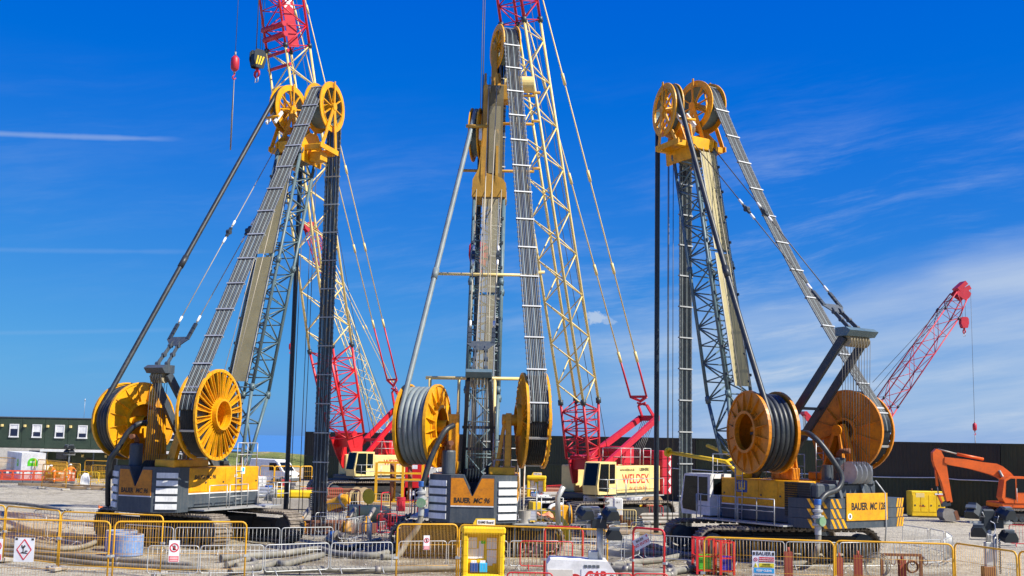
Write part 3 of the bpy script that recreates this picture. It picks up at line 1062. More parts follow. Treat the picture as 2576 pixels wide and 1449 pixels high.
def rig(fr, sp):
    root = thing('trench_cutter_rig', sp['label'], 'crane', fr.o, fr.ang, 'trench cutter rigs standing in a row')
    Y, SL, GR = MAT['rig_yellow'], MAT['slate'], MAT['mast_grey']
    ez = V((0, 0, 1))
    crawler(root, sp['half'], 1.35, 0.9, sp['gauge'], math.radians(sp['tracks']) - fr.ang)
    back, w = sp['back'], 3.56
    zb, zt = 1.46, 3.34
    part('deck', MB().box(-back + 1.0, 2.3, -1.72, 1.72, 1.47, 1.62, 0.02), MAT['dark_steel'], root)
    ub = MB().box(-2.6, 2.2, -0.72, 0.72, 1.62, 2.5, 0.05)
    ub.box(-2.2, -0.6, -0.7, 0.7, 2.5, 3.2, 0.05)
    part('upper_frame', ub, SL, root)
    # ---- reels
    hr, br = sp['hose_reel'], sp['bundle_reel']
    t = math.radians(sp['toe_h'])
    h_ax, h_e1 = V((-math.sin(t), -math.cos(t), 0)), V((math.cos(t), -math.sin(t), 0))      # axis looks inboard
    t = math.radians(sp['toe_b'])
    b_ax, b_e1 = V((-math.sin(t), math.cos(t), 0)), V((math.cos(t), math.sin(t), 0))
    hc = V(hr['c']); hw, hR = hr['w'], hr['R']
    inner, outer = hc + h_ax * hw / 2, hc - h_ax * hw / 2
    OY = MAT['rig_yellow'] if sp['kind'] != '128' else MAT['rig_yellow_shaded']
    flange_plate(root, inner, h_ax, hR, 1, OY)
    flange_plate(root, outer, h_ax, hR, -1, OY)
    part('reel_drum', MB().lathe([(hR - 0.5, -hw / 2), (hR - 0.5, hw / 2)], hc, h_ax, 36, smooth=True), OY, root)
    part('reel_core', MB().lathe([(0.24, 0.2), (0.24, hw / 2 + 0.45)], hc, h_ax, 18, smooth=True).lathe([(0.01, 0.2), (hR - 0.5, 0.2), (hR - 0.5, 0.23), (0.01, 0.23)], hc, h_ax, 36), OY, root)
    # swivel elbow and feed pipe seen through the reel's eye
    q0 = hc - h_ax * (hw * 0.20)
    el = MB().tube(spline([q0 + h_ax * 0.45 + h_e1 * 0.25, q0 + h_e1 * 0.25, q0 - h_ax * 0.12 + h_e1 * 0.05 + ez * 0.15, q0 - h_ax * 0.12 - h_e1 * 0.25 + ez * 0.05, q0 - h_e1 * 0.42 - ez * 0.3], 5), 0.13, 10)
    el.tube([q0 + h_e1 * 0.2 + ez * 0.1, q0 + h_e1 * 0.1 - ez * 0.75], 0.14, 10)
    part('swivel_elbow', el, OY, root)
    part('elbow_collar', MB().tube([q0 + h_e1 * 0.19 + ez * 0.0, q0 + h_e1 * 0.175 - ez * 0.12], 0.19, 12), MAT['dark_steel'], root)
    hrad = 0.122
    rr = hR - 0.20
    nc = hr['coils']
    for k in range(nc):
        o = (k + 0.5) / nc - 0.5
        cc = hc + h_ax * (o * (hw - 0.16))
        part('hose_coil', MB().tube(arc(cc, h_e1, ez, rr + random.uniform(-0.02, 0.02), 0, 2 * math.pi * 39 / 40, 39), hrad, 9, closed=True), MAT[sp['hose_mat']], root)
    bc = V(br['c']); bw, bR = br['w'], br['R']
    binner, bouter = bc + b_ax * bw / 2, bc - b_ax * bw / 2
    if sp['kind'] == '128':
        flange_plate(root, binner, b_ax, bR, 1, OY, 0.5, 12)
    else:
        flange_spoked(root, binner, b_ax, bR, 1, OY)
    flange_spoked(root, bouter, b_ax, bR, -1, OY)
    part('reel_drum', MB().lathe([(0.66, -bw / 2), (0.66, bw / 2)], bc, b_ax, 32, smooth=True).lathe([(0.01, -0.05), (0.66, -0.05), (0.66, 0.0), (0.01, 0.0)], bc, b_ax, 32), OY, root)
    ncoil, bwid = 9, bw - 0.14
    for k in range(ncoil):
        cc = bc + b_ax * ((k / (ncoil - 1) - 0.5) * (bwid - 0.08))
        part('hose_coil', MB().lathe([(0.70, -0.036), (bR - 0.17, -0.036), (bR - 0.13, 0.0), (bR - 0.17, 0.036), (0.70, 0.036)], cc, b_ax, 40, smooth=False), MAT['hose_dark'], root)
    for k in range(6):
        a = 0.4 + k * math.pi / 3
        u = b_e1 * math.cos(a) + ez * math.sin(a)
        q = bc + u * (bR - 0.105)
        part('spreader_bar', MB().bar(q - b_ax * (bwid / 2 + 0.03), q + b_ax * (bwid / 2 + 0.03), 0.09, 0.03, u), MAT['galvanised'], root)
    # ---- reel stands
    m = MB()
    for sx in (-0.5, 0.1, 0.5):
        m.bar(V((hc.x + sx * 0.9, 0.95, zt)), V((hc.x + sx * 0.5, 0.95, hc.z + 0.5)), 0.10, 0.42, (0, 1, 0))
    m.box(hc.x - 0.62, hc.x + 0.62, 0.70, 1.16, zt, zt + 0.5, 0.03)
    m.prism([(-0.62, 0), (0.62, 0), (0.40, 2.0), (0.28, 2.55), (-0.28, 2.55), (-0.40, 2.0)], (hc.x, 0.78, zt), (1, 0, 0), (0, 0, 1), (0, 0.08, 0))
    part('hose_reel_stand', m, OY, root)
    m = MB()
    yb = -1.35 if sp['kind'] != '128' else -1.5
    for sx in (-1, 1):
        m.bar(V((bc.x + sx * 0.95, yb, zt)), V((bc.x + sx * 0.12, yb, bc.z + 0.25)), 0.22, 0.24, (0, 1, 0))
        m.bar(V((bc.x + sx * 0.7, yb + 0.5, zt)), V((bc.x + sx * 0.1, yb + 0.15, bc.z)), 0.12, 0.14, (0, 1, 0))
    m.bar(V((bc.x - 0.6, yb, zt + 0.9)), V((bc.x + 0.6, yb, zt + 0.9)), 0.16, 0.16)
    m.box(bc.x - 1.15, bc.x + 1.15, yb - 0.3, yb + 0.75, zt, zt + 0.32, 0.03)
    m.lathe([(0.01, 0), (0.24, 0), (0.24, 0.75), (0.01, 0.75)], V((bc.x, yb, bc.z)) + b_ax * 0.12 - b_ax * 0.6, b_ax, 18)
    part('bundle_reel_stand', m, OY, root)
    # ---- houses
    hx0, hx1 = -back + 1.25, sp['house_x1']
    hy = 1.78
    for s in (-1, 1):
        a, b = sorted((s * 0.74, s * hy))
        x1 = hx1 if s < 0 or sp['kind'] == '128' else hx1 - 0.9
        h = machine_house(root, hx0, x1, a, b, 1.63, zt - 0.01, s, 0.56, 4)
        if s < 0 and sp['kind'] != '128':
            lettering('BAUER MC 96', 0.24, MAT['letter_black'], h, (hx0 + 1.05, -hy - 0.022, 2.90), (1, 0, 0), (0, 0, 1), 0.008, 0.2, width=1.45)
            lettering('EEP', 0.15, MAT['white_paint'], h, (hx0 + 3.2, -hy - 0.022, 2.92), (1, 0, 0), (0, 0, 1), 0.004, 0.2)
            nb = part('notice', MB().box(hx0 + 3.55, hx0 + 3.85, -hy - 0.03, -hy - 0.021, 3.0, 3.3), MAT['paper'], h)
            part('notice_symbol', MB().lathe([(0.001, 0), (0.10, 0), (0.10, 0.006), (0.001, 0.006)], (hx0 + 3.7, -hy - 0.031, 3.19), (0, -1, 0), 16), MAT['sign_blue'], nb)
        # walkway with rails
        x0, x1w = hx0 + 0.1, hx1 + 0.75
        y0, y1 = sorted((s * (hy + 0.03), s * (hy + 0.82)))
        wk = part('walkway', MB().box(x0, x1w, y0, y1, 1.52, 1.58), MAT['galvanised'], root)
        m = MB()
        ye = s * (hy + 0.80)
        segs = sp['rails']
        for ra, rb in segs:
            m2 = MB()
            a0, b0 = V((x0 + ra, ye, 1.58)), V((x0 + rb, ye, 1.58))
            rail(m2, [a0, b0], 1.0)
            part('hand_rail', m2, MAT['galvanised'], wk)
        m = MB()
        rail(m, [(x1w - 0.03, s * (hy + 0.06), 1.58), (x1w - 0.03, ye, 1.58)], 1.0)
        part('hand_rail', m, MAT['galvanised'], wk)
        m = MB()
        ladder(m, (x0 + 3.3, s * (hy + 0.10), 1.58), (x0 + 3.3, s * (hy + 0.03), 3.75), 0.42, (1, 0, 0))
        part('ladder', m, MAT['galvanised'], root)
    # top guard rails
    m = MB()
    rail(m, [(hx1 - 0.1, -1.7, zt), (hx1 - 0.1, -0.85, zt)], 1.05)
    rail(m, [(hx1 - 1.6, -1.72, zt), (hx1 - 0.1, -1.72, zt)], 1.05)
    rail(m, [(hx0 + 0.1, -0.8, zt), (hx0 + 0.1, -1.5, zt)], 0.6, mid=False)
    part('guard_rail', m, MAT['galvanised'], root)
    m = MB()
    ladder(m, (-2.2, -0.95, zt), (-2.2, -0.95, zt + 1.7), 0.45, (0, 1, 0), 0.025)
    part('ladder', m, MAT['galvanised'], root)
    # service platform clutter on deck
    m = MB()
    for k in range(7):
        x = random.uniform(-2.0, 1.2); y = random.choice((-1, 1)) * random.uniform(0.1, 0.65)
        m.box(x, x + random.uniform(0.2, 0.5), y - 0.12, y + 0.15, 3.2, 3.2 + random.uniform(0.15, 0.5), 0.02)
    part('pump_units', m, MAT['dark_steel'], root, kind='stuff')
    # cab front left
    c = cab(root, sp.get('cab_x0', 1.02), sp['cab_x1'], 0.95, 2.22, 1.66, 3.46, MAT['white_paint'])
    m = MB().tube([(1.0, 2.0, 3.46), (1.0, 2.0, 4.1)], 0.012, 5)
    part('aerial', m, MAT['white_paint'], c)
    # ---- exhaust
    ex = V(sp['exhaust'])
    m = MB().lathe([(0.01, 0.0), (0.27, 0.0), (0.28, 0.03), (0.28, 0.9), (0.25, 0.96), (0.01, 0.97)], ex, ez, 22)
    mf = part('silencer', m, MAT['slate'], root)
    part('exhaust_pipe', MB().tube([ex + V((0, 0, 0.95)), ex + V((0, 0, 1.12)), ex + V((-0.12, 0, 1.24)), ex + V((-0.5, -0.12, 1.26))], 0.11, 10), MAT['rust'], mf)
    # ---- mast
    foot, top = V(sp['mast'][0]), V(sp['mast'][1])
    ax = (top - foot).normalized()
    n_rear = V((-ax.z, 0, ax.x))                  # rearwards normal of the mast
    low = foot + ax * 4.4
    wd, dd = sp['mast_w'], sp['mast_d']
    ch, lac = lattice(low, top, wd, dd, wd, dd, (0, 1, 0), sp['bays'], 0.085, 0.04)
    for q in ch:
        part('mast_chord', q, GR, root)
    part('mast_lacing', lac, GR, root)
    ch, lac = lattice(foot, low, wd * 0.9, 0.30, wd, dd, (0, 1, 0), 3, 0.085, 0.045)
    for q in ch:
        part('mast_chord', q, GR, root)
    part('mast_lacing', lac, GR, root)
    m = MB()
    for f in sp['joints']:
        p = low.lerp(top, f)
        for sy in (-1, 1):
            for sd in (-1, 1):
                q = p + V((0, sy * wd / 2, 0)) + n_rear * (sd * dd / 2)
                m.tube([q - ax * 0.16, q + ax * 0.16], 0.125, 8)
                m.bar(q - V((0, 0.14, 0)), q + V((0, 0.14, 0)), 0.1, 0.1)
    part('pin_joints', m, GR, root, kind='stuff')
    for (a, b) in sp['mesh']:
        pw = sp.get('mesh_w', 0.95)
        p = low.lerp(top, a) + n_rear * (dd / 2 + 0.10) + V((0, sp.get('mesh_y', 0.0), 0))
        panel_object('mesh_guard', p, (0, 1, 0), ax, pw, (top - low).length * (b - a), MAT[sp['mesh_mat']], root)
        m = MB()
        for sg in (-1, 1):
            e = p + V((0, sg * pw / 2, 0))
            m.bar(e, e + ax * ((top - low).length * (b - a)), 0.03, 0.05, n_rear)
        part('mesh_guard_edge', m, MAT['galvanised'], root)
    # brackets carrying the guard
    m = MB()
    L = (top - low).length
    for k in range(int(L / 1.3)):
        p = low + ax * (0.6 + 1.3 * k)
        for sg in (-1, 1):
            q = p + V((0, sg * wd / 2, 0)) + n_rear * dd / 2
            m.bar(q, q + n_rear * 0.12 - V((0, sg * 0.2, 0)), 0.06, 0.09, ax)
            m.bar(q + ax * 0.3, q + ax * 0.3 + n_rear * 0.18, 0.08, 0.12, ax)
    part('guard_brackets', m, MAT['dark_steel'], root, kind='stuff')
    # hoist ropes up the mast's rear
    m = MB()
    for k, y in enumerate((-0.16, 0.2)):
        m.tube([V((0.3, y * 2, zt)), top + n_rear * (dd / 2 + 0.22) + V((0, y, 0))], 0.018, 5)
    part('hoist_rope', m, MAT['wire_light'], root)
    # ---- gantry
    gt = V(sp['gantry'])
    gf = V((0.6, 0, zt - 0.6))
    gd = (gt - gf).normalized()
    gn = V((-gd.z, 0, gd.x))
    m = MB()
    for s in (-1, 1):
        m.bar(gf + V((0, s * 0.72, 0)), gt + V((0, s * sp['gantry_w'] / 2, 0)) - gd * 0.1, 0.16, 0.34, gn)
    for f in (0.35, 0.55):
        q = gf.lerp(gt, f)
        m.bar(q + V((0, -0.7, 0)), q + V((0, 0.7, 0)), 0.12, 0.12)
    gmat = MAT['dark_steel'] if sp['kind'] == '128' else SL
    gan = part('gantry_arms', m, gmat, root)
    gw = sp['gantry_w'] / 2 + (0.18 if sp['kind'] == '128' else 0.09)
    cap = MB().prism([(-0.35, 0.0), (0.25, 0.0), (0.45, 0.22), (0.2, 0.36), (-0.35, 0.36)], gt + V((0, -gw, -0.05)), (-1, 0, 0), (0, 0, 1), (0, 2 * gw, 0))
    part('gantry_head', cap, MAT['mast_grey'] if sp['kind'] != 'left' else SL, gan)
    ns = 7 if sp['kind'] == '128' else 5
    for k in range(ns):
        y = (k / (ns - 1) - 0.5) * (sp['gantry_w'] - 0.3)
        part('sheave', MB().lathe([(0.03, -0.03), (0.26, -0.05), (0.21, 0.0), (0.26, 0.05), (0.03, 0.03)], gt + V((0.02, y, -0.22)), (0, 1, 0), 18), MAT['sheave'], gan)
    lowb = V(sp['low_block'])
    for k in range(0, ns, 2 if sp['kind'] == '128' else 1):
        y = (k / (ns - 1) - 0.5) * (sp['gantry_w'] - 0.3)
        part('sheave', MB().lathe([(0.03, -0.03), (sp.get('low_r', 0.30), -0.035), (sp.get('low_r', 0.30) - 0.07, 0.0), (sp.get('low_r', 0.30), 0.035), (0.03, 0.03)], lowb + V((0, y * sp['low_w'], 0)), (0, 1, 0), 18), MAT['galvanised'] if sp['kind'] == '128' else MAT['dark_steel'], root)
    m = MB()
    for k in range(2 * ns):
        y = (k / (2 * ns - 1) - 0.5) * (sp['gantry_w'] - 0.2)
        dx = 0.24 if k % 2 else -0.24
        m.tube([gt + V((dx, y, -0.2)), lowb + V((dx, y * sp['low_w'], 0.05))], 0.012, 5)
    part('luffing_rope', m, MAT['wire_rope'], root)
    # ---- pendants
    pl = [V(p) for p in sp['pendant']]                # link plate point, splice fraction
    lk = pl[0]
    hd = pl[1]
    m = MB()
    for s in (-1, 1):
        m.bar(gt + V((0, s * 0.28, 0.2)), lk + V((0, s * 0.20, 0)), 0.05, 0.16)
        for f in (0.15, 0.5, 0.85):
            q = (gt + V((0, s * 0.28, 0.2))).lerp(lk + V((0, s * 0.2, 0)), f)
            m.lathe([(0.01, -0.08), (0.10, -0.08), (0.10, 0.08), (0.01, 0.08)], q, (0, 1, 0), 10)
    dl = (hd - lk).normalized()
    m.prism([(-0.62, 0.18), (-0.5, 0.3), (0.5, 0.3), (0.62, 0.18), (0.25, -0.22), (-0.25, -0.22)], lk - V((0.04, 0, 0)), (0, 1, 0), dl, (0.08, 0, 0))
    part('link_plate', m, SL, gan)
    for s in (-1, 1):
        a = lk + V((0, s * 0.5, 0)) + dl * 0.2
        b = hd + V((0, s * 0.62, 0))
        po = part('pendant_rope', MB().tube([a, b], 0.024, 6), MAT['wire_light'] if sp['kind'] != '128' else MAT['wire_rope'], root)
        u = (b - a).normalized()
        Lp = (b - a).length
        m = MB()
        for k in range(3):
            q = a + u * (0.15 + 0.28 * k)
            m.bar(q - u * 0.17, q + u * 0.17, 0.10, 0.16, (0, 1, 0))
        part('shackle', m, MAT['dark_steel'], po)
        for f in (1.15 / Lp, sp['splice'] - 0.045, sp['splice'] + 0.045):
            q = a + u * (Lp * f)
            part('ferrule', MB().tube([q - u * 0.17, q + u * 0.17], 0.055, 8), MAT['white_paint'], po)
        q = a + u * (Lp * sp['splice'])
        part('shackle', MB().bar(q - u * 0.28, q + u * 0.28, 0.10, 0.14, (0, 1, 0)).lathe([(0.01, -0.09), (0.13, -0.09), (0.13, 0.09), (0.01, 0.09)], q, (0, 1, 0), 10), MAT['dark_steel'], po)
    # ---- head
    hwl, bwl = sp['hose_wheel'], sp['bundle_wheel']
    wt = math.radians(sp['toe_wh'])
    wh_ax, wh_e1 = V((-math.sin(wt), -math.cos(wt), 0)), V((math.cos(wt), -math.sin(wt), 0))
    wt = math.radians(sp['toe_wb'])
    wb_ax, wb_e1 = V((-math.sin(wt), math.cos(wt), 0)), V((math.cos(wt), math.sin(wt), 0))
    whc, wbc = V(hwl['c']), V(bwl['c'])
    HY = MAT['rig_yellow']
    head_wheel(root, whc, wh_ax, hwl['R'], 0.34, HY)
    head_wheel(root, wbc, wb_ax, bwl['R'], bwl['w'], HY)
    sp['head'](root, sp, top, ax, n_rear, whc, wh_ax, wbc, wb_ax, HY)
    # ---- hose and bundle
    # hose leaves from the outermost coil
    oc = hc + h_ax * (-0.5 + 0.5 / nc) * (hw - 0.16) * 1.0
    run = hose_run(oc, h_e1, rr, whc, wh_e1, hwl['R'] - 0.14, sp['hose_end'], wrap=0.6, sag=sp.get('hose_sag', 0.0))
    part('slurry_hose', MB().tube([p for p, s in run[:-12]], hrad * sp.get('hose_k', 1.0), 10), MAT[sp['hose_mat']], root)
    part('slurry_hose', MB().tube([p for p, s in run[-13:]], hrad * 1.02, 10), MAT['hose_blue'], root)
    q = run[28][0]
    part('hose_joint', MB().tube([run[28][0], run[29][0]], hrad * 1.18, 12), MAT[sp['hose_mat']], root)
    brun = hose_run(bc, b_e1, bR - 0.12, wbc, wb_e1, bwl['R'] - 0.20, sp['bundle_end'], wrap=0.5, sag=sp.get('bundle_sag', 0.0))
    bundle(root, brun, bwl['w'] - 0.16, 9, 0.034, sp.get('step', 1.5), sp.get('lines', ('hose_dark', 'hose_blue')))
    # hoist ropes down to the cutter, in front of the head
    m = MB()
    for k, (dx, dy) in enumerate(((1.1, -0.12), (1.15, 0.12), (0.8, 0.45))):
        q = V((wbc.x + dx * 0.9, (whc.y + wbc.y) / 2 + dy, wbc.z - 1.2))
        m.tube([q, V((q.x, q.y, 0.4))], 0.02, 5)
    part('hoist_rope', m, MAT['wire_rope'], root)
    # ---- feed hose from the reel's swivel to the ground
    fd = [V(p) for p in sp['feed']]
    part('feed_hose', MB().tube(spline(fd, 8), 0.115, 10), MAT['hose_dark'], root)
    if sp.get('valve'):
        vx = V(sp['valve'])
        m = MB()
        prof = [(0.01, 0.75), (0.12, 0.75), (0.12, 0.58), (0.2, 0.56), (0.2, 0.48), (0.13, 0.46), (0.13, 0.36), (0.24, 0.34), (0.24, 0.24), (0.15, 0.2), (0.15, 0.05), (0.22, 0.03), (0.22, -0.05), (0.13, -0.08), (0.13, -0.4), (0.01, -0.4)]
        m.lathe(prof[::-1], vx, ez, 20)
        vo = part('valve', m, MAT['galvanised'], root)
        part('valve_body', MB().lathe([(0.01, -0.1), (0.19, -0.1), (0.19, 0.1), (0.01, 0.1)], vx + V((-0.16, 0, 0.12)), (1, 0, 0), 16), MAT['valve_green'], vo)
        part('collar', MB().lathe([(0.13, 0.75), (0.14, 0.78), (0.14, 0.95), (0.13, 0.97)], vx, ez, 16), MAT['blue_paint'], vo)
        part('drop_hose', MB().tube(spline([V(p) for p in sp['drop']], 8), 0.115, 10), MAT['hose_mud'], root)
    return root


def head_twin(root, sp, top, ax, n_rear, whc, wh_ax, wbc, wb_ax, mat):
    """boxed head carrying the two wheels side by side"""
    m = MB()
    wd = sp['mast_w']
    # cross box on the mast top
    b0 = top + V((0.15, 0, 0))
    m.prism([(-0.85, -0.35), (0.95, -0.45), (1.05, 0.55), (0.55, 1.25), (-0.25, 1.25), (-0.95, 0.6)], b0 - V((0, wd / 2 + 0.10, 0)), (1, 0, 0), (0, 0, 1), (0, 0.10, 0))
    m.prism([(-0.85, -0.35), (0.95, -0.45), (1.05, 0.55), (0.55, 1.25), (-0.25, 1.25), (-0.95, 0.6)], b0 + V((0, wd / 2, 0)), (1, 0, 0), (0, 0, 1), (0, 0.10, 0))
    m.box(b0.x - 0.85, b0.x + 0.95, -wd / 2, wd / 2, b0.z + 0.15, b0.z + 0.75, 0.04)
    m.box(b0.x - 0.95, b0.x - 0.75, whc.y + 0.1, wbc.y * 0.9, b0.z + 0.3, b0.z + 0.7) if False else None
    h = part('mast_head', m, mat, root)
    # fork arms of both wheels
    for c, a in ((whc, wh_ax), (wbc, wb_ax)):
        for s in (-1, 1):
            o = 0.33 if c is whc else sp['bundle_wheel']['w'] / 2 + 0.17
            q = c + a * (s * o)
            f = MB()
            base = V((b0.x, q.y, b0.z + 0.55))
            f.bar(q + V((0, 0, 0.1)), V((b0.x + 0.7, q.y, b0.z + 0.35)), 0.05, 0.22, a.cross(V((0, 0, 1))))
            f.bar(q + V((0, 0, 0.1)), V((b0.x - 0.55, q.y, b0.z + 0.45)), 0.05, 0.22, a.cross(V((0, 0, 1))))
            f.bar(V((b0.x - 0.75, q.y, b0.z + 0.42)), V((b0.x + 0.95, q.y, b0.z + 0.30)), 0.06, 0.26, (0, 0, 1))
            f.bar(q, q + V((-0.05, 0, sp['hose_wheel']['R'] + 0.06)), 0.04, 0.10, (1, 0, 0))
            f.disc(q, a, 0.20, 0.10, 16)
            part('wheel_fork', f, mat, root)
    # white hose guide and top bar
    g = MB()
    for s in (-1, 1):
        q = whc + wh_ax * (s * 0.28) + V((-sp['hose_wheel']['R'] * 0.92, 0, -0.75))
        g.bar(q + V((0.25, 0, 0.35)), q + V((-0.35, 0, -0.35)), 0.10, 0.16)
    part('hose_guide', g, MAT['white_paint'], root)
    q = whc + V((-sp['hose_wheel']['R'] * 0.92 - 0.2, 0, -0.75))
    part('guide_roller', MB().tube([q - wh_ax * 0.42, q + wh_ax * 0.42], 0.07, 8), mat, root)
    # lower cross beams under the wheels
    k = MB()
    y0, y1 = wbc.y - 0.5, whc.y + 0.35
    k.box(b0.x + 0.55, b0.x + 0.85, y0, y1, b0.z + 0.12, b0.z + 0.46, 0.03)
    k.box(b0.x - 0.65, b0.x - 0.40, y0, y1, b0.z + 0.22, b0.z + 0.52, 0.03)
    k.box(b0.x - 0.3, b0.x + 0.35, wbc.y - 0.35, wbc.y + 0.35, b0.z - 0.3, b0.z + 0.2, 0.03)
    part('cross_beam', k, mat, root)
    # rope sheaves between
    for s in (-0.16, 0.0, 0.16):
        part('sheave', MB().lathe([(0.03, -0.04), (0.36, -0.06), (0.30, 0.0), (0.36, 0.06), (0.03, 0.04)], b0 + V((0.2, s + (whc.y + wbc.y) / 2, 1.35)), (0, 1, 0), 20), MAT['sheave'], h)
    part('sheave_cover', MB().prism([(-0.5, 0), (0.7, 0), (0.6, 0.6), (0.1, 0.95), (-0.35, 0.7)], b0 + V((0.0, (whc.y + wbc.y) / 2 + 0.25, 0.75)), (1, 0, 0), (0, 0, 1), (0, 0.05, 0)), mat, h)
    # drawn-in tray under the bundle
    part('drip_tray', MB().box(b0.x - 0.55, b0.x + 0.6, -wd / 2 + 0.05, wd / 2 - 0.05, b0.z - 0.3, b0.z + 0.14, 0.02), MAT['shadow_mesh'], h)


def head_tall(root, sp, top, ax, n_rear, whc, wh_ax, wbc, wb_ax, mat):
    """long head: a boxed column carries the bundle wheel high up, the hose wheel hangs off its side"""
    bright, mat = mat, MAT['head_yellow_shaded']
    wd = sp['mast_w']
    m = MB()
    zt = wbc.z
    x = top.x
    # skirt wrapping the mast top, then a tapering column
    m.prism([(-wd / 2 - 0.12, -0.3), (wd / 2 + 0.12, -0.3), (wd / 2 + 0.1, 0.55), (0.55, 1.1), (0.38, 2.4), (0.36, 5.2), (0.26, 5.6), (0.16, 5.2), (0.14, 0.9), (-wd / 2 + 0.1, 0.65), (-wd / 2 - 0.1, 0.4)],
            (x - 0.95, 0, top.z), (0, 1, 0), (0, 0, 1), (0.12, 0, 0))
    m.prism([(-0.9, -0.3), (0.95, -0.45), (1.1, 0.6), (0.9, 2.6), (1.1, 5.0), (0.4, 6.4), (-0.3, 5.0), (-0.9, 2.8), (-1.0, 0.8)], (x, 0.30, top.z), (1, 0, 0), (0, 0, 1), (0, 0.12, 0))
    m.prism([(-0.9, -0.3), (0.95, -0.45), (1.1, 0.6), (0.9, 2.6), (1.1, 5.0), (0.4, 6.4), (-0.3, 5.0), (-0.9, 2.8), (-1.0, 0.8)], (x, -0.42, top.z), (1, 0, 0), (0, 0, 1), (0, 0.12, 0))
    m.box(x + 0.2, x + 0.9, -0.30, 0.30, top.z + 1.0, top.z + 4.6, 0.03)
    m.box(x - 0.85, x + 0.95, -wd / 2 - 0.1, wd / 2 + 0.1, top.z - 0.42, top.z + 0.35, 0.05)
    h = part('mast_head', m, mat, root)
    panel_object('mesh_guard', V((x - 0.92, -0.22, top.z + 0.9)), (0, 1, 0), (0, 0, 1), 0.56, 3.4, MAT['open_mesh'], h)
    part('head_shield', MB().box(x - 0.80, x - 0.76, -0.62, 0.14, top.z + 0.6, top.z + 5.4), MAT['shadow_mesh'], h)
    # arm up to the high wheel
    for s in (-1, 1):
        q = wbc + wb_ax * (s * (sp['bundle_wheel']['w'] / 2 + 0.17))
        f = MB()
        f.bar(q + V((0, 0, 0.1)), V((x + 0.5, q.y, zt - 1.9)), 0.07, 0.30, (0, 1, 0))
        f.bar(q + V((0, 0, 0.1)), V((x - 0.2, q.y, zt - 2.1)), 0.07, 0.26, (0, 1, 0))
        f.bar(V((x - 0.4, q.y, zt - 2.1)), V((x + 0.8, q.y, zt - 2.0)), 0.10, 0.34)
        f.disc(q, wb_ax, 0.22, 0.12, 16)
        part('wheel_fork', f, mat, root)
    b = MB().box(x - 0.3, x + 0.7, wbc.y - 0.45, 0.42, zt - 2.9, zt - 2.1, 0.04)
    b.box(x - 0.55, x - 0.42, -0.32, -0.18, zt - 3.4, zt - 1.6)
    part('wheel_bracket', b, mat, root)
    part('winch_drum', MB().lathe([(0.01, -0.75), (0.42, -0.75), (0.42, 0.75), (0.01, 0.75)], (x + 0.5, wbc.y - 0.75, zt - 1.85), (0, 1, 0), 20), MAT['cream'], root)
    # hose wheel bracket and white guides
    f = MB()
    q = whc - wh_ax * 0.0
    f.prism([(-0.5, -0.2), (0.5, -0.35), (0.4, 1.1), (-0.2, 0.9)], (x - 0.7, 0.42, whc.z - 0.6), (1, 0, 0), (0, 0, 1), (0, max(0.05, whc.y - 0.62), 0))
    f.bar(whc + wh_ax * 0.35, V((x, 0.4, whc.z - 0.3)), 0.2, 0.3)
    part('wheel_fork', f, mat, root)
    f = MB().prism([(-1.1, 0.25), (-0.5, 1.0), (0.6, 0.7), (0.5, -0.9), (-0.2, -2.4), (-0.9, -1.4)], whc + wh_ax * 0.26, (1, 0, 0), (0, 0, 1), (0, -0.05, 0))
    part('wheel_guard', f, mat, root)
    g = MB()
    for s in (-1, 1):
        p = whc + wh_ax * (s * 0.26) + V((-hypo(sp['hose_wheel']['R']), 0, -0.35))
        g.bar(p + V((0, 0, 0.5)), p + V((-0.1, 0, -0.25)), 0.14, 0.2, (1, 0, 0))
    part('hose_guide', g, MAT['white_paint'], root)
    p = whc + V((-sp['hose_wheel']['R'] - 0.15, 0, 0.05))
    part('guide_roller', MB().tube([p + V((0, 0.45, 0)), p - V((0, 0.62, 0))], 0.09, 10), mat, root)
    # rope block hanging at the top
    k = MB()
    for s in (-1, 1):
        k.lathe([(0.02, -0.1), (0.22, -0.1), (0.17, 0), (0.22, 0.1), (0.02, 0.1)], (x - 0.75, -0.1 + s * 0.22, top.z + 5.2), (0, 1, 0), 16)
    part('sheave', k, MAT['sheave'], h)
    r = MB()
    for s in (-1, 1):
        r.tube([(x - 0.95, -0.08 + s * 0.2, top.z + 5.2), (sp['mast'][0][0] - 1.2, s * 0.1, 7.5)], 0.026, 6)
    part('hoist_rope', r, MAT['wire_light'], root)
    # horizontal guide bars that keep hose and bundle off the mast
    for (z, y0, y1) in sp['guide_bars']:
        t = (z - sp['mast'][0][2]) / (top.z - sp['mast'][0][2])
        px = sp['mast'][0][0] + (top.x - sp['mast'][0][0]) * t - sp['mast_d'] / 2 - 0.12
        bm = MB().tube([(px, y0, z), (px, y1, z)], 0.075, 10)
        bm.tube([(px, y1 + 0.05, z), (px, y1 + 0.05, z + 0.16), (px, y1 - 0.3, z + 0.16)], 0.075, 8)
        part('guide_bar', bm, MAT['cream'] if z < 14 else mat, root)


def hypo(r):
    return r * 0.93

# ---------------------------------------------------------------- three rigs
z1 = zoomer(350, 1350, 1.643)
z3 = zoomer(1450, 1350, 1.6425)
z5 = zoomer(2500, 1350, 1.643)
FL, FC, FR = Frame(-14.0, 54.2, 66), Frame(-1.33, 51.8, 88.8), Frame(11.4, 52.3, 123)


def weight_96(root):
    louvre_counterweight(root, 4.3, 3.54, 1.46, 3.34, 1.3, MAT['slate'])


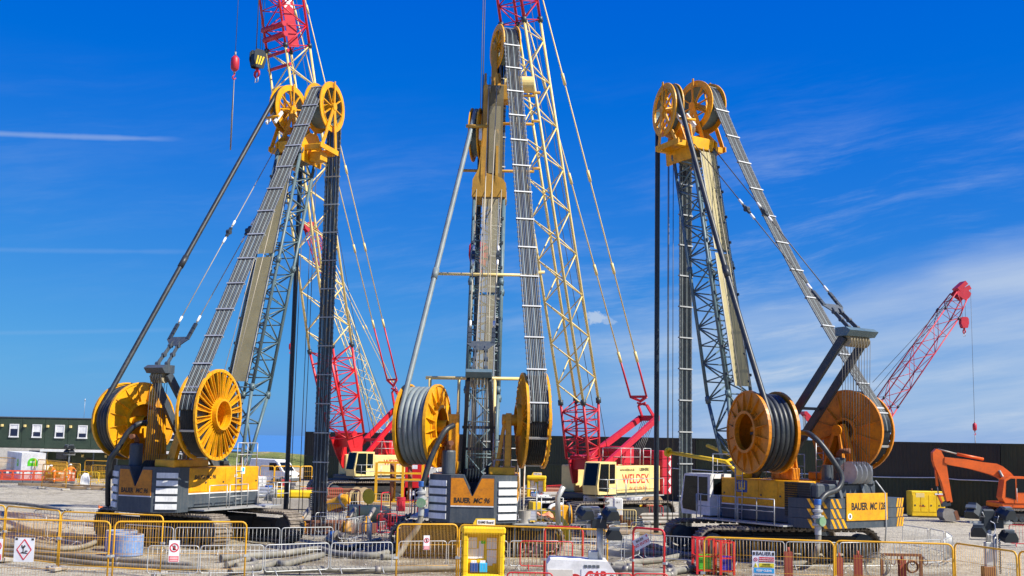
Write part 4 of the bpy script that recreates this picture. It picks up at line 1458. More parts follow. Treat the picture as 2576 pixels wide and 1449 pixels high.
def weight_128(root):
    """three courses of slab weights, swept sides, hazard bands, name board"""
    back, w = 4.8, 4.6
    cw = None
    for k in range(3):
        z0 = 1.50 + 0.40 * k
        h = 0.385
        plan = [(-back, -2.3), (-back, 1.35), (-4.25, 1.85), (-3.25, 2.1), (-3.25, -3.3), (-4.62, -3.3)]
        m = MB().prism(plan, (0, 0, z0), (1, 0, 0), (0, 1, 0), (0, 0, h))
        o = part('counterweight', m, MAT['slate'], root)
        cw = cw or o
        for s in (-1, 1):
            a, b = (V((-back, 1.35, 0)), V((-4.25, 1.85, 0))) if s > 0 else (V((-back, -2.3, 0)), V((-4.62, -3.3, 0)))
            u = (b - a).normalized()
            n = V((-u.y, u.x, 0)) * (1 if s > 0 else -1)
            if n.x > 0:
                n = -n
            for j in range(3):
                f = 0.10 + 0.24 * j if s > 0 else 0.42 + 0.20 * j
                q = a + u * f + n * 0.004
                sk = 0.20 if s > 0 else 0.12
                part('hazard_band', MB().prism([(0, 0), (0.13, 0), (0.13 + sk, h - 0.02), (sk, h - 0.02)], (q.x, q.y, z0 + 0.01), u, (0, 0, 1), n * 0.008), MAT['rig_yellow'], o)
        for j in range(2 if k else 3):
            q = V((-back - 0.003, 1.12 - 0.3 * j, z0 + 0.01))
            part('hazard_band', MB().prism([(0, 0), (0.14, 0), (0.14 - 0.22, h - 0.02), (-0.22, h - 0.02)], q, (0, -1, 0), (0, 0, 1), (-0.008, 0, 0)), MAT['rig_yellow'], o)
    pan = part('name_panel', MB().box(-back - 0.05, -back - 0.012, -2.05, 0.45, 1.80, 2.90, 0.01), MAT['rig_yellow'], cw)
    lettering('BAUER', 0.40, MAT['letter_black'], pan, (-back - 0.052, -0.31, 2.36), (0, -1, 0), (0, 0, 1), 0.014, width=0.97)
    lettering('MC 128', 0.40, MAT['letter_black'], pan, (-back - 0.052, -1.41, 2.36), (0, -1, 0), (0, 0, 1), 0.011, 0.22, width=0.98)
    s = part('hand_symbol', MB().lathe([(0.001, 0), (0.12, 0), (0.12, 0.006), (0.001, 0.006)], (-back - 0.052, 0.26, 1.98), (-1, 0, 0), 18), MAT['paper'], pan)
    part('symbol_mark', MB().box(-back - 0.066, -back - 0.060, 0.22, 0.30, 1.92, 2.04), MAT['letter_black'], s)
    # housing steps above the weights
    m = MB()
    m.box(-4.5, -2.9, -1.75, 1.75, 2.70, 3.25, 0.05)
    m.box(-4.6, -3.6, -1.1, 0.6, 3.25, 3.34, 0.02)
    for y in (-0.9, 0.5):
        m.prism([(0, 0), (1.2, 0), (0.9, 0.7), (0.25, 0.7)], (-4.75, y, 2.7), (1, 0, 0), (0, 0, 1), (0, 0.15, 0))
    part('rear_housing', m, MAT['slate'], root)
    for x, y in ((-3.6, 0.15), (-4.3, -1.45)):
        part('post', MB().lathe([(0.01, 0), (0.30, 0), (0.30, 0.12), (0.24, 0.14), (0.24, 0.75), (0.01, 0.75)], (x, y, 3.25), (0, 0, 1), 18), MAT['slate'], root)
    # radiator grille on the left flank
    g = part('radiator', MB().box(-4.2, -2.75, 1.55, 1.80, 1.9, 3.3, 0.02), MAT['dark_steel'], root)
    for k in range(14):
        part('slat', MB().box(-4.15, -2.8, 1.80, 1.825, 1.96 + 0.095 * k, 2.0 + 0.095 * k), MAT['track_frame'], g)
    # crane jib lying over the front, painted yellow
    m = MB()
    a, b = V((0.4, 1.2, 3.4)), V((4.6, 1.7, 4.35))
    m.tube([a, V((1.2, 1.3, 4.0)), b], 0.09, 8)
    m.tube([a + V((0, -0.7, 0)), V((1.3, 0.6, 4.2)), V((3.4, 0.4, 4.7))], 0.08, 8)
    m.tube([V((1.2, 1.3, 4.0)), V((1.3, 0.6, 4.2))], 0.08, 8)
    m.disc(b + V((0.05, 0, 0)), V((0.9, 0.1, 0.2)), 0.22, 0.12, 16)
    m.box(0.1, 0.6, 0.3, 1.4, 3.3, 3.9, 0.04)
    part('service_jib', m, MAT['bright_yellow'], root)
    m = MB()
    rail(m, [(0.2, 1.72, 3.34), (1.6, 1.72, 3.34)], 1.0)
    part('guard_rail', m, MAT['galvanised'], root)
    # rear tie straps
    m = MB().tube([(-4.7, -1.5, 3.4), (-4.84, -1.9, 2.9), (-4.86, -1.92, 1.5), (-4.8, -1.9, 0.9)], 0.03, 6)
    part('tie_strap', m, MAT['galvanised'], root)
    # swivel gearbox beside the hose reel
    m = MB().prism([(-0.38, -1.2), (0.38, -1.2), (0.55, 0.3), (0.38, 0.75), (-0.38, 0.75), (-0.55, 0.3)], (-2.3, 1.28, 5.2), (1, 0, 0), (0, 0, 1), (0, 0.2, 0))
    for k in range(5):
        m.box(-2.3 - 0.36 + 0.17 * k, -2.3 - 0.31 + 0.17 * k, 1.2, 1.5, 4.05, 5.6)
    part('swivel_gearbox', m, MAT['rig_yellow'], root)
    lg = part('emblem', MB().box(-0.62, 0.0, 1.803, 1.815, 2.75, 3.25), MAT['logo_blue'], root)
    part('emblem_mark', MB().box(-0.36, -0.26, 1.816, 1.822, 2.80, 3.20).box(-0.5, -0.12, 1.816, 1.822, 2.86, 2.94).box(-0.5, -0.44, 1.816, 1.822, 2.95, 3.2).box(-0.18, -0.12, 1.816, 1.822, 2.95, 3.2), MAT['bright_yellow'], lg)


def rig_spec(**kw):
    d = dict(half=3.6, gauge=4.3, back=4.3, house_x1=1.9, cab_x1=2.5, toe_h=14, toe_b=8, toe_wh=6, toe_wb=4,
             hose_mat='hose_dark', mast_w=1.45, mast_d=1.35, joints=(0.0, 0.52, 1.0), mesh_mat='mast_mesh',
             exhaust=(-3.3, 0.95, 3.34), low_w=0.8, splice=0.52, hose_end=0.5, bundle_end=0.35, bays=14,
             rails=((0.3, 1.5), (1.7, 3.0), (3.8, 5.0), (5.2, 6.2)))
    d.update(kw)
    return d


L_SPEC = rig_spec(kind='left', lines=('hose_dark', 'hose_grey', 'hose_dark'), label='yellow and slate trench cutter rig with twin head wheels beside the blue concrete rings', tracks=-35, half=4.1,
    hose_reel=dict(c=(-2.1, 2.25, 5.28), w=1.15, R=1.72, coils=4), bundle_reel=dict(c=(-2.75, -2.45, 5.6), w=0.85, R=1.95),
    mast=((2.05, 0, 2.6), (6.35, 0, 19.2)), mesh=((0.02, 0.53), (0.545, 0.98)), mesh_y=0.05, gantry=(-3.2, 0, 7.4), gantry_w=0.85, low_block=(-3.4, 0, 3.3),
    pendant=((-2.2, 0, 8.8), (5.4, 0, 19.6)), hose_wheel=dict(c=(6.9, 1.0, 22.0), R=1.3), bundle_wheel=dict(c=(6.9, -1.25, 21.9), R=1.33, w=0.85), head=head_twin,
    feed=[FL.face(*z1(*p), fw) for p, fw in (((360, 470), -2.9), ((300, 485), -3.3), ((235, 540), -3.6), ((175, 640), -3.8), ((125, 715), -3.9), ((112, 860), -3.7), ((112, 1000), -3.4))])
C_SPEC = rig_spec(kind='tall', lines=('hose_dark', 'hose_blue', 'hose_dark', 'hose_grey'), label='yellow and slate trench cutter rig with a tall single-column head', tracks=2.0,
    hose_reel=dict(c=(-2.0, 2.28, 5.3), w=1.3, R=1.73, coils=5), bundle_reel=dict(c=(-2.2, -2.36, 5.6), w=0.9, R=2.0), hose_mat='hose_grey',
    toe_wb=20, mast=((2.05, 0, 2.6), (5.75, 0, 16.9)), mesh=((0.02, 0.45), (0.465, 0.99)), mesh_mat='open_mesh', mesh_w=0.8, mesh_y=-0.1, gantry=(-3.0, -0.1, 7.35), gantry_w=0.9, low_block=(-3.3, 0, 3.3),
    pendant=((-1.9, -0.1, 8.7), (5.0, 0, 17.2)), hose_wheel=dict(c=(5.75, 0.72, 19.95), R=1.35), bundle_wheel=dict(c=(6.0, -0.62, 24.6), R=1.15, w=0.80), head=head_tall,
    guide_bars=((18.0, 1.57, -2.2), (12.6, 2.45, -2.5), (20.6, 0.2, -2.15), (22.2, 0.2, -2.15)), step=1.55, bays=11, exhaust=(-3.3, 1.05, 3.34),
    feed=[FC.face(*z3(*p), fw) for p, fw in (((505, 490), -2.9), ((455, 520), -3.3), ((405, 600), -3.5), ((350, 730), -3.7), ((315, 850), -3.8), ((303, 905), -3.8))],
    valve=FC.face(*z3(300, 1000), -3.8), drop=[FC.face(*z3(*p), -3.8) for p in ((300, 1035), (295, 1080), (270, 1150), (215, 1220))] + [FC.loc(gp(1000, 1398, 0.12)), FC.loc(gp(960, 1400, 0.12))])
R_SPEC = rig_spec(kind='128', lines=('hose_dark', 'hose_blue', 'hose_dark', 'hose_grey'), label='large yellow and slate trench cutter rig with white cab and three-course counterweight', tracks=8,
    half=3.95, gauge=4.6, back=4.8, house_x1=1.0, cab_x0=1.25, cab_x1=3.15, toe_wh=15, toe_wb=2,
    hose_reel=dict(c=(-2.0, 2.25, 5.3), w=1.35, R=1.70, coils=5), bundle_reel=dict(c=(-2.85, -2.3, 5.45), w=0.9, R=1.74),
    mast=((1.45, 0, 2.6), (4.75, 0, 18.8)), mesh=((0.03, 0.56), (0.575, 0.99)), mesh_y=-0.15, gantry=(-5.1, 0, 9.3), gantry_w=1.35, low_block=(-4.6, -0.45, 3.72), low_w=0.85, low_r=0.46,
    pendant=((-4.0, 0, 10.5), (4.2, 0, 19.3)), splice=0.55, hose_wheel=dict(c=(5.3, 1.2, 21.0), R=1.33), bundle_wheel=dict(c=(5.3, -0.95, 21.5), R=1.3, w=0.85), head=head_twin,
    exhaust=(-3.3, -0.9, 3.34), hose_sag=0.15, bundle_sag=0.5, step=1.55, bundle_end=0.4,
    feed=[FR.face(*z5(*p), fw) for p, fw in (((1000, 535), -3.2), ((1050, 548), -3.9), ((1120, 610), -4.4), ((1200, 720), -4.8), ((1252, 820), -5.0), ((1225, 895), -5.05), ((1150, 930), -5.1), ((1108, 985), -5.1), ((1102, 1030), -5.1))],
    valve=FR.face(*z5(1100, 1120), -5.1), drop=[FR.face(*z5(*p), -5.1) for p in ((1100, 1150), (1102, 1220), (1090, 1300))] + [FR.loc(gp(2040, 1412, 0.12)), FR.loc(gp(1990, 1418, 0.12)), FR.loc(gp(1900, 1412, 0.12))],
    rails=((0.5, 1.5), (1.5, 2.6), (2.7, 3.7), (3.8, 4.9)))

rig_l = rig(FL, L_SPEC)
weight_96(rig_l)
rig_c = rig(FC, C_SPEC)
weight_96(rig_c)
# frame that leads the ropes behind the gantry of the middle rig
m = MB()
m.tube([FC.face(1071, 950, -0.8), FC.face(1306, 953, -0.8)], 0.075, 10)
for x in (1082, 1155, 1245):
    p = FC.face(x, 951, -0.8)
    m.tube([p, V((p.x, p.y, 3.4))], 0.07, 8)
part('rope_frame', m, MAT['cream'], rig_c)
rig_r = rig(FR, R_SPEC)
weight_128(rig_r)

# ---------------------------------------------------------------- container wall
def make_container(label):
    t = thing('shipping_container', label, 'container', (0, 0, 0), 0, 'containers stacked two high behind the rigs')
    Lc, Wc, Hc = 12.19, 2.44, 2.59
    G = MAT['container_green']
    fr = MB()
    for x in (0.0, Lc - 0.12):
        for y in (0.0, Wc - 0.12):
            fr.box(x, x + 0.12, y, y + 0.12, 0, Hc)
    for z in (0.0, Hc - 0.14):
        for y in (0.01, Wc - 0.11):
            fr.box(0.12, Lc - 0.12, y, y + 0.10, z, z + 0.14)
        for x in (0.01, Lc - 0.11):
            fr.box(x, x + 0.10, 0.12, Wc - 0.12, z, z + 0.14)
    part('frame', fr, G, t)
    for y, s in ((0.035, -1), (Wc - 0.035, 1)):
        vs, n = [], 0
        x = 0.12
        prof = []
        while x < Lc - 0.12:
            for dx, dy in ((0.0, 0.0), (0.07, 0.035), (0.14, 0.035), (0.21, 0.0)):
                prof.append((min(x + dx, Lc - 0.12), y - s * dy))
            x += 0.28
        for px, py in prof:
            vs += [(px, py, 0.14), (px, py, Hc - 0.14)]
        fs = [(2 * i, 2 * i + 2, 2 * i + 3, 2 * i + 1) for i in range(len(prof) - 1)]
        if s > 0:
            fs = [f[::-1] for f in fs]
        part('side_panel', MB().add(vs, fs), G, t)
    part('roof', MB().box(0.05, Lc - 0.05, 0.05, Wc - 0.05, Hc - 0.05, Hc - 0.02), G, t)
    part('end_panel', MB().box(Lc - 0.09, Lc - 0.05, 0.12, Wc - 0.12, 0.14, Hc - 0.14), G, t)
    for k in range(2):
        d = part('door', MB().box(0.03, 0.07, 0.13 + k * (Wc - 0.24) / 2, 0.11 + (k + 1) * (Wc - 0.24) / 2, 0.15, Hc - 0.15), G, t)
        for q in (0.3, 0.75):
            part('lock_bar', MB().tube([(0.0, 0.13 + k * 1.1 + q, 0.2), (0.0, 0.13 + k * 1.1 + q, Hc - 0.2)], 0.02, 6), MAT['galvanised'], d)
    return t


WALL_A, WALL_B = V((40.5, 78.0, 0)), V((-22.3, 129.5, 0))
wd_ = (WALL_B - WALL_A).normalized()
wall_ang = math.atan2(-wd_.y, -wd_.x)
first = None
n_wall = 7
_toned = {}


def toned(me, tone):
    if (me.name, tone) not in _toned:
        q = me.copy()
        q.materials[0] = MAT[tone]
        _toned[(me.name, tone)] = q
    return _toned[(me.name, tone)]


for k in range(n_wall):
    for lv in range(2):
        lab = 'dark green shipping container in the upper row of the stacked wall' if lv else 'dark green shipping container standing on the ground under another'
        if first is None:
            first = make_container(lab)
            o = first
        else:
            o = copy_tree(first)
            o['label'] = lab
            tone = ('container_green', 'container_brown', 'container_olive')[(0, 1, 0, 1, 2, 0, 1, 1, 0, 2, 0, 1, 0, 2)[2 * k + lv]]
            if tone != 'container_green':
                for c in o.children:
                    c.data = toned(c.data, tone)
                o['label'] = lab.replace('dark green', 'brown-black' if 'brown' in tone else 'olive green')
        base = WALL_B - wd_ * (k * 12.24 + 0.0)
        o.location = (base.x, base.y, lv * 2.6)
        o.rotation_euler = (0, 0, wall_ang)
# pale service cable clipped along the joint between the two rows
wn_ = V((wd_.y, -wd_.x, 0))
if wn_.y > 0:
    wn_ = -wn_
c0 = WALL_B - wd_ * 45.0 + wn_ * 0.06
t = thing('service_cable', 'pale cable clipped along the joint of the container wall', 'cable', (c0.x, c0.y, 0), wall_ang)
part('cable', MB().tube([(x * 1.5, -0.03, 2.60 + 0.05 * math.sin(x * 1.3) + 0.03 * math.sin(x * 2.9)) for x in range(24)], 0.035, 6), MAT['white_paint'], t)
# container length runs from the far end towards the near end, its doors at the far end


# ---------------------------------------------------------------- site offices on the left
def office():
    d = 121.0
    x0, x1 = dp(-70, 1200, d).x, dp(470, 1200, d).x
    t = thing('site_office', 'two-storey dark green site office with white framed windows', 'building', (x0, d, 0), 0)
    Lb = x1 - x0
    W = MAT['office_green']
    zs, zt = 2.95, 6.0
    k = 0
    x = 0.0
    wl = dp(30, 1080, d).x - x0 - 2.34 * 3         # window grid measured from the first one in view
    up = part('upper_storey', MB().box(0, Lb, 0.04, 7.5, zs, zt), W, t)
    low = part('ground_storey', MB().box(0, Lb, 1.3, 7.5, 0, zs - 0.02), W, t)
    part('roof_edge', MB().box(-0.1, Lb + 0.1, -0.06, 7.6, zt + 0.003, zt + 0.09), MAT['lamp_grey'], t)
    nx = int(Lb / 2.36) + 1
    for i in range(nx):
        a, b = i * 2.36 + 0.02, min(Lb, (i + 1) * 2.36 - 0.02)
        if a < Lb:
            part('wall_panel', MB().box(a, b, 0.0, 0.038, zs + 0.02, zt - 0.05), W, up)
    for i in range(-1, 12):
        cx = dp(36 + 57.5 * i, 1080, d).x - x0
        if cx < 0.6 or cx > Lb - 0.6:
            continue
        z0, z1, hw = 4.0, 5.35, 0.48
        fr = MB()
        fr.box(cx - hw, cx - hw + 0.10, -0.07, -0.005, z0, z1)
        fr.box(cx + hw - 0.10, cx + hw, -0.07, -0.005, z0, z1)
        fr.box(cx - hw + 0.1, cx + hw - 0.1, -0.07, -0.005, z1 - 0.10, z1)
        fr.box(cx - hw - 0.03, cx + hw + 0.03, -0.10, -0.005, z0 - 0.02, z0 + 0.12)
        w = part('window', fr, MAT['white_paint'], up)
        bl = random.choice((0.35, 0.4, 0.6, 0.65))
        zm = z1 - 0.1 - (z1 - z0 - 0.22) * bl
        part('pane', MB().box(cx - hw + 0.1, cx + hw - 0.1, -0.03, -0.02, z0 + 0.12, zm), MAT['pane'], w)
        part('blind', MB().box(cx - hw + 0.1, cx + hw - 0.1, -0.035, -0.021, zm, z1 - 0.1), MAT['white_paint'], w)
        part('floodlight', MB().box(cx + 1.0, cx + 1.22, -0.22, -0.005, 5.05, 5.3, 0.02), MAT['cream'], up)
    # lower level: pale cladding on the left part, open canopy with white fascia further on
    cl = dp(108, 1150, d).x - x0
    pc = part('pale_cladding', MB().box(0, cl, 0.0, 1.28, 0.0, zs - 0.03), MAT['pale_panel'], low)
    for q in (1.2, 5.6, 8.4):
        part('opening', MB().box(q, q + 1.1, -0.03, -0.003, 1.9, 2.7), MAT['pane'], pc)
    part('canopy_fascia', MB().box(cl + 0.02, Lb, -0.9, -0.78, zs - 0.32, zs - 0.08), MAT['white_paint'], low)
    part('canopy_roof', MB().box(cl + 0.02, Lb, -0.78, 1.28, zs - 0.14, zs - 0.06), MAT['pale_panel'], low)
    for i in range(8):
        q = cl + 0.6 + 2.4 * i
        if q < Lb - 0.5:
            part('canopy_post', MB().box(q, q + 0.1, -0.88, -0.80, 0, zs - 0.33), MAT['dark_steel'], low)
            part('floodlight', MB().box(q + 0.5, q + 0.72, 1.1, 1.28, 2.1, 2.35), MAT['cream'], low)
            part('door', MB().box(q + 0.9, q + 1.8, 1.24, 1.295, 0.05, 2.05), MAT['dark_void'], low)
    # dish and aerial on the roof
    p = dp(232, 1057, d)
    q = V((p.x - x0, 1.0, zt + 0.1))
    m = MB().lathe([(0.01, 0.0), (0.2, 0.02), (0.34, 0.09), (0.36, 0.10), (0.34, 0.12), (0.19, 0.05), (0.01, 0.03)], q + V((0, 0, 0.45)), V((0.1, -0.98, 0.25)), 20, smooth=True)
    m.tube([q, q + V((0, 0, 0.45))], 0.03, 6)
    part('satellite_dish', m, MAT['white_paint'], t)
    p = dp(202, 1055, d)
    q = V((p.x - x0, 1.0, zt + 0.1))
    part('aerial', MB().tube([q, q + V((0, 0, 1.9))], 0.02, 5).tube([q + V((0, 0, 1.75)), q + V((0, 0, 1.98))], 0.05, 6), MAT['galvanised'], t)


office()


# ---------------------------------------------------------------- lattice boom crawler cranes
def crawler_crane(fr, sp):
    root = thing('crawler_crane', sp['label'], 'crane', fr.o, fr.ang, 'lattice boom crawler cranes')
    CR, RD = MAT['cream'], MAT[sp.get('red', 'crane_red')]
    body = MAT[sp.get('body', 'cream')]
    k = sp.get('scale', 1.0)
    crawler(root, 3.9 * k, 1.3 * k, 0.95, 4.6 * k, math.radians(sp['tracks']) - fr.ang)
    part('deck', MB().box(-4.95, 2.0, -1.5, 1.5, 1.45, 1.75, 0.04), MAT['dark_steel'], root)
    for s in (-1, 1):
        a, b = sorted((s * 0.65, s * 1.6))
        h = part('machine_house', MB().box(-4.9, 0.4 if s > 0 else 1.4, a, b, 1.75, 3.35, 0.05), body, root)
        y = s * 1.6
        for j in range(4):
            x0 = -4.8 + 1.28 * j
            part('door', MB().box(x0, x0 + 1.22, min(y, y + s * 0.015), max(y, y + s * 0.015), 1.85, 3.25, 0.006), body, h)
        if s > 0:
            for (tx, sz, x, z, mt, bd, shr) in sp.get('words', ()):
                lettering(tx, sz, MAT[mt], h, (x, y + 0.018, z), (-1, 0, 0), (0, 0, 1), bd, shr)
    cab(root, 0.55, 2.55, 0.72, 1.75, 1.72, 3.6, body)
    m = MB()
    rail(m, [(0.3, 2.25, 1.6), (2.3, 2.25, 1.6)], 1.0)
    rail(m, [(2.3, 2.25, 1.6), (2.5, 1.6, 1.6)], 1.0)
    part('hand_rail', m, MAT['galvanised'], root)
    m = MB()
    rail(m, [(-4.2, 2.25, 1.6), (0.2, 2.25, 1.6)], 1.0, mid=False)
    part('hand_rail', m, MAT['galvanised'], root)
    m = MB()
    rail(m, [(-2.6, 1.5, 3.35), (-0.4, 1.5, 3.35), (-0.4, 0.2, 3.35)], 1.05)
    rail(m, [(-3.9, 1.5, 3.35), (-3.0, 1.5, 3.35)], 1.05)
    part('guard_rail', m, MAT['galvanised'], root)
    part('walkway', MB().box(-4.2, 2.45, 1.62, 2.28, 1.54, 1.60), MAT['galvanised'], root)
    # counterweight slabs
    for j in range(5):
        o = part('counterweight', MB().box(-6.1, -4.98, -1.75, 1.75, 1.55 + 0.55 * j, 2.08 + 0.55 * j, 0.04), RD, root)
        for s in (-1, 1):
            part('chevron', MB().prism([(-0.05, 0.04), (0.22, 0.27), (-0.05, 0.5)], (-5.9, s * 1.753, 1.55 + 0.55 * j), (1, 0, 0), (0, 0, 1), (0, s * 0.006, 0)), MAT['white_paint'], o)
    # winches
    for x in (-1.2, -2.6):
        part('winch', MB().lathe([(0.01, -0.6), (0.5, -0.6), (0.5, -0.52), (0.34, -0.5), (0.34, 0.5), (0.5, 0.52), (0.5, 0.6), (0.01, 0.6)], (x, 0, 3.0), (0, 1, 0), 20), RD, root)
    m = MB().box(-3.4, -2.0, -1.2, 0.6, 3.4, 4.5, 0.04)
    part('winch_house', m, RD, root)
    # boom
    foot = V((1.3, 0, 2.3))
    w = sp['boom_w']
    segs = sp['boom']                              # list of (end point, material, bays)
    d0 = (segs[0][0] - foot).normalized()
    # solid plates at the heel
    heel = foot + d0 * sp.get('heel', 2.6)
    m = MB()
    wx = V((0, 1, 0))
    hk = sp.get('heel', 2.6) / (segs[0][0] - foot).length
    nn = d0.cross(wx).normalized()
    for s in (-1, 1):
        o = foot + wx * (s * w * 0.40 - 0.06)
        Lh = (heel - foot).length
        m.prism([(0.0, -0.22), (Lh * 0.5, -w * 0.26), (Lh, -w * 0.36), (Lh, w * 0.36), (Lh * 0.5, w * 0.20), (0.0, 0.22)], o, d0, nn, wx * 0.12)
    m.bar(heel - d0 * 0.25 - wx * w * 0.44, heel - d0 * 0.25 + wx * w * 0.44, 0.5, w * 0.5, d0)
    part('boom_heel', m, MAT[segs[0][1]], root)
    p, wa = heel, w * 0.72
    for i, (q, mt, bays) in enumerate(segs):
        ch, lac = lattice(p, q, w if i else w * 0.95, wa, w * (sp.get('tip', 1.0) if i == len(segs) - 1 else 1), w * (sp.get('tip', 1.0) if i == len(segs) - 1 else 1), (0, 1, 0), bays, sp.get('rc', 0.085), sp.get('rl', 0.045), sp.get('cross', i == 0 or mt != 'cream'))
        for c in ch:
            part('boom_chord', c, MAT[mt], root)
        part('boom_lacing', lac, MAT[mt], root)
        wa = w
        u = (q - p).normalized()
        if i < len(segs) - 1:
            n2 = u.cross(wx).normalized()
            m = MB()
            for s in (-1, 1):
                for r in (-1, 1):
                    e = q + wx * (s * w / 2) + n2 * (r * w / 2)
                    m.tube([e - u * 0.16, e + u * 0.16], sp.get('rc', 0.085) * 1.9, 8)
            part('pin_joints', m, MAT['dark_steel'], root, kind='stuff')
        p = q
    tip = segs[-1][0]
    u = (tip - (segs[-2][0] if len(segs) > 1 else foot)).normalized()
    n2 = V((u.z, 0, -u.x))                         # forward of the boom
    tw = w * sp.get('tip', 1.0)
    hd = MB().prism([(-0.2, -tw * 0.5), (0.9, -tw * 0.35), (1.1, 0.2), (0.9, 0.9), (0.35, 0.95), (-0.2, tw * 0.5)], tip - wx * tw * 0.45, u, n2, wx * 0.1)
    hd.prism([(-0.2, -tw * 0.5), (0.9, -tw * 0.35), (1.1, 0.2), (0.9, 0.9), (0.35, 0.95), (-0.2, tw * 0.5)], tip + wx * tw * 0.4, u, n2, wx * 0.1)
    hd.bar(tip + u * 0.1 - wx * tw * 0.4, tip + u * 0.1 + wx * tw * 0.4, 0.35, 0.35)
    ho = part('boom_head', hd, MAT[segs[-1][1]], root)
    for s in (-0.3, 0, 0.3):
        part('sheave', MB().lathe([(0.02, -0.05), (0.42, -0.07), (0.34, 0), (0.42, 0.07), (0.02, 0.05)], tip + u * 0.6 + n2 * 0.45 + wx * s * tw, (0, 1, 0), 18), RD, ho)
    # A-frame arms at the back
    at = sp['aframe']
    am = MB()
    for s in (-1, 1):
        am.bar(V((0.9, s * 0.95, 3.2)), at + V((0, s * 0.62, 0)), 0.2, 0.38)
    am.bar((V((0.9, 0, 3.2))).lerp(at, 0.35) - wx * 0.85, (V((0.9, 0, 3.2))).lerp(at, 0.35) + wx * 0.85, 0.3, 0.25)
    am.bar(at - wx * 0.7, at + wx * 0.7, 0.35, 0.35)
    an = part('gantry_arms', am, RD, root)
    st = MB()
    mid = V((0.9, 0, 3.2)).lerp(at, 0.45)
    for s in (-1, 1):
        st.bar(V((-1.6, s * 0.9, 3.3)), mid + wx * (s * 0.75), 0.1, 0.12)
    part('gantry_strut', st, RD, an)
    rp = MB()
    for j in range(8):
        y = (j / 7 - 0.5) * 0.9
        rp.tube([at + V((0, y, -0.1)), V((-4.0, y, 3.3))], 0.018, 5)
    part('luffing_rope', rp, MAT['wire_rope'], root)
    # pendant links and rods
    if sp.get('link'):
        lk = sp['link']
        lm = MB()
        for s in (-1, 1):
            lm.bar(at + wx * (s * 0.45), at.lerp(lk, 0.6) + wx * (s * 0.32), 0.09, 0.2)
            lm.bar(at.lerp(lk, 0.6) + wx * (s * 0.32), at.lerp(lk, 0.6) - wx * (s * 0.32) + (lk - at) * 0.12, 0.08, 0.12)
            lm.bar(lk - wx * (s * 0.05) - (lk - at) * 0.22, lk + wx * (s * 0.62), 0.10, 0.16)
        lm.bar(lk - wx * 0.62, lk + wx * 0.62, 0.10, 0.16)
        part('link_plate', lm, RD, an)
        back = tip - n2 * (tw * 0.5)
        for s in (-1, 1):
            a, b = lk + wx * (s * 0.6), back + wx * (s * 0.75)
            v = (b - a).normalized()
            Lp = (b - a).length
            split = sp.get('pend_red', 3.2)
            lo = part('pendant_rod', MB().tube([a, a + v * split], 0.07, 6), RD, root)
            po = part('pendant_rod', MB().tube([a + v * split, b - v * sp.get('pend_top', 0.1)], 0.045, 6), CR, root)
            x = split + 0.2
            while x < Lp - 1:
                q = a + v * x
                part('coupling', MB().tube([q - v * 0.35, q + v * 0.35], 0.10, 6), CR, po)
                x += sp.get('pend_len', 6.4)
            if sp.get('pend_top'):
                part('pendant_rod', MB().tube([b - v * sp['pend_top'], b], 0.07, 6), RD, root)
    # one thin line back to the winch along the boom
    ln = MB()
    for s in (-0.25, 0.25):
        ln.tube([V((-1.2, s, 3.2)), tip - n2 * tw * 0.45 + wx * s], 0.02, 5)
    part('hoist_rope', ln, MAT['wire_rope'], root)
    return root, tip, u, n2


def hook_block(fr, loc, label, top_z, stripes=True, k=1.0, ropes=((-0.2, 0), (0.2, 0), (-0.3, 0.2), (0.3, 0.2))):
    w = fr.o + fr.f * loc.x + fr.l * loc.y
    t = thing('hook_block', label, 'hook block', (w.x, w.y, loc.z), fr.ang)
    m = MB()
    poly = [(0.55, 0.55), (0.35, 0.8), (-0.35, 0.8), (-0.55, 0.55), (-0.58, -0.1), (-0.35, -0.75), (0.35, -0.75), (0.58, -0.1)]
    for y in (-0.36, 0.28):
        m.prism([(a * k, b * k) for a, b in poly], (0, y * k, 0), (1, 0, 0), (0, 0, 1), (0, 0.08 * k, 0))
    m.box(-0.5 * k, 0.5 * k, -0.28 * k, 0.28 * k, -0.6 * k, 0.3 * k)
    b = part('block_shell', m, MAT['lamp_black'] if stripes else MAT['deep_red'], t)
    if stripes:
        for s in (-1, 1):
            for j in range(3):
                part('hazard_band', MB().prism([(-0.42 + 0.27 * j, 0.25), (-0.27 + 0.27 * j, 0.25), (-0.02 + 0.22 * j, -0.5), (-0.15 + 0.22 * j, -0.5)], (0, s * 0.362 * k, 0), (k, 0, 0), (0, 0, k), (0, s * 0.012, 0)), MAT['bright_yellow'], b)
    for s in (-0.15, 0.15):
        part('sheave', MB().lathe([(0.02, -0.05), (0.42, -0.06), (0.36, 0), (0.42, 0.06), (0.02, 0.05)], (0, s * k, 0.25 * k), (0, 1, 0), 16), MAT['dark_steel'], t)
    h = MB().tube([(0, 0, -0.7 * k), (0, 0, -1.0 * k)], 0.13 * k, 8)
    for s in (-1, 1):
        h.tube([(0, 0, -0.95 * k), (0, s * 0.25 * k, -1.05 * k), (0, s * 0.30 * k, -1.3 * k), (0, s * 0.12 * k, -1.5 * k), (0, s * 0.05 * k, -1.42 * k)], [0.1 * k, 0.11 * k, 0.10 * k, 0.08 * k, 0.04 * k], 8)
    part('ramshorn_hook', h, MAT['deep_red'], t)
    part('shackle', MB().tube([(0, -0.18 * k, -1.45 * k), (0, -0.2 * k, -1.9 * k), (0, 0.2 * k, -1.9 * k), (0, 0.18 * k, -1.45 * k)], 0.045 * k, 7), MAT['galvanised'], t)
    for dx, dy in ropes:
        part('rope', MB().tube([(dx * k, dy * k, 0.4 * k), (dx * k, dy * k, top_z - loc.z)], 0.022, 5), MAT['wire_rope'], t)
    return t


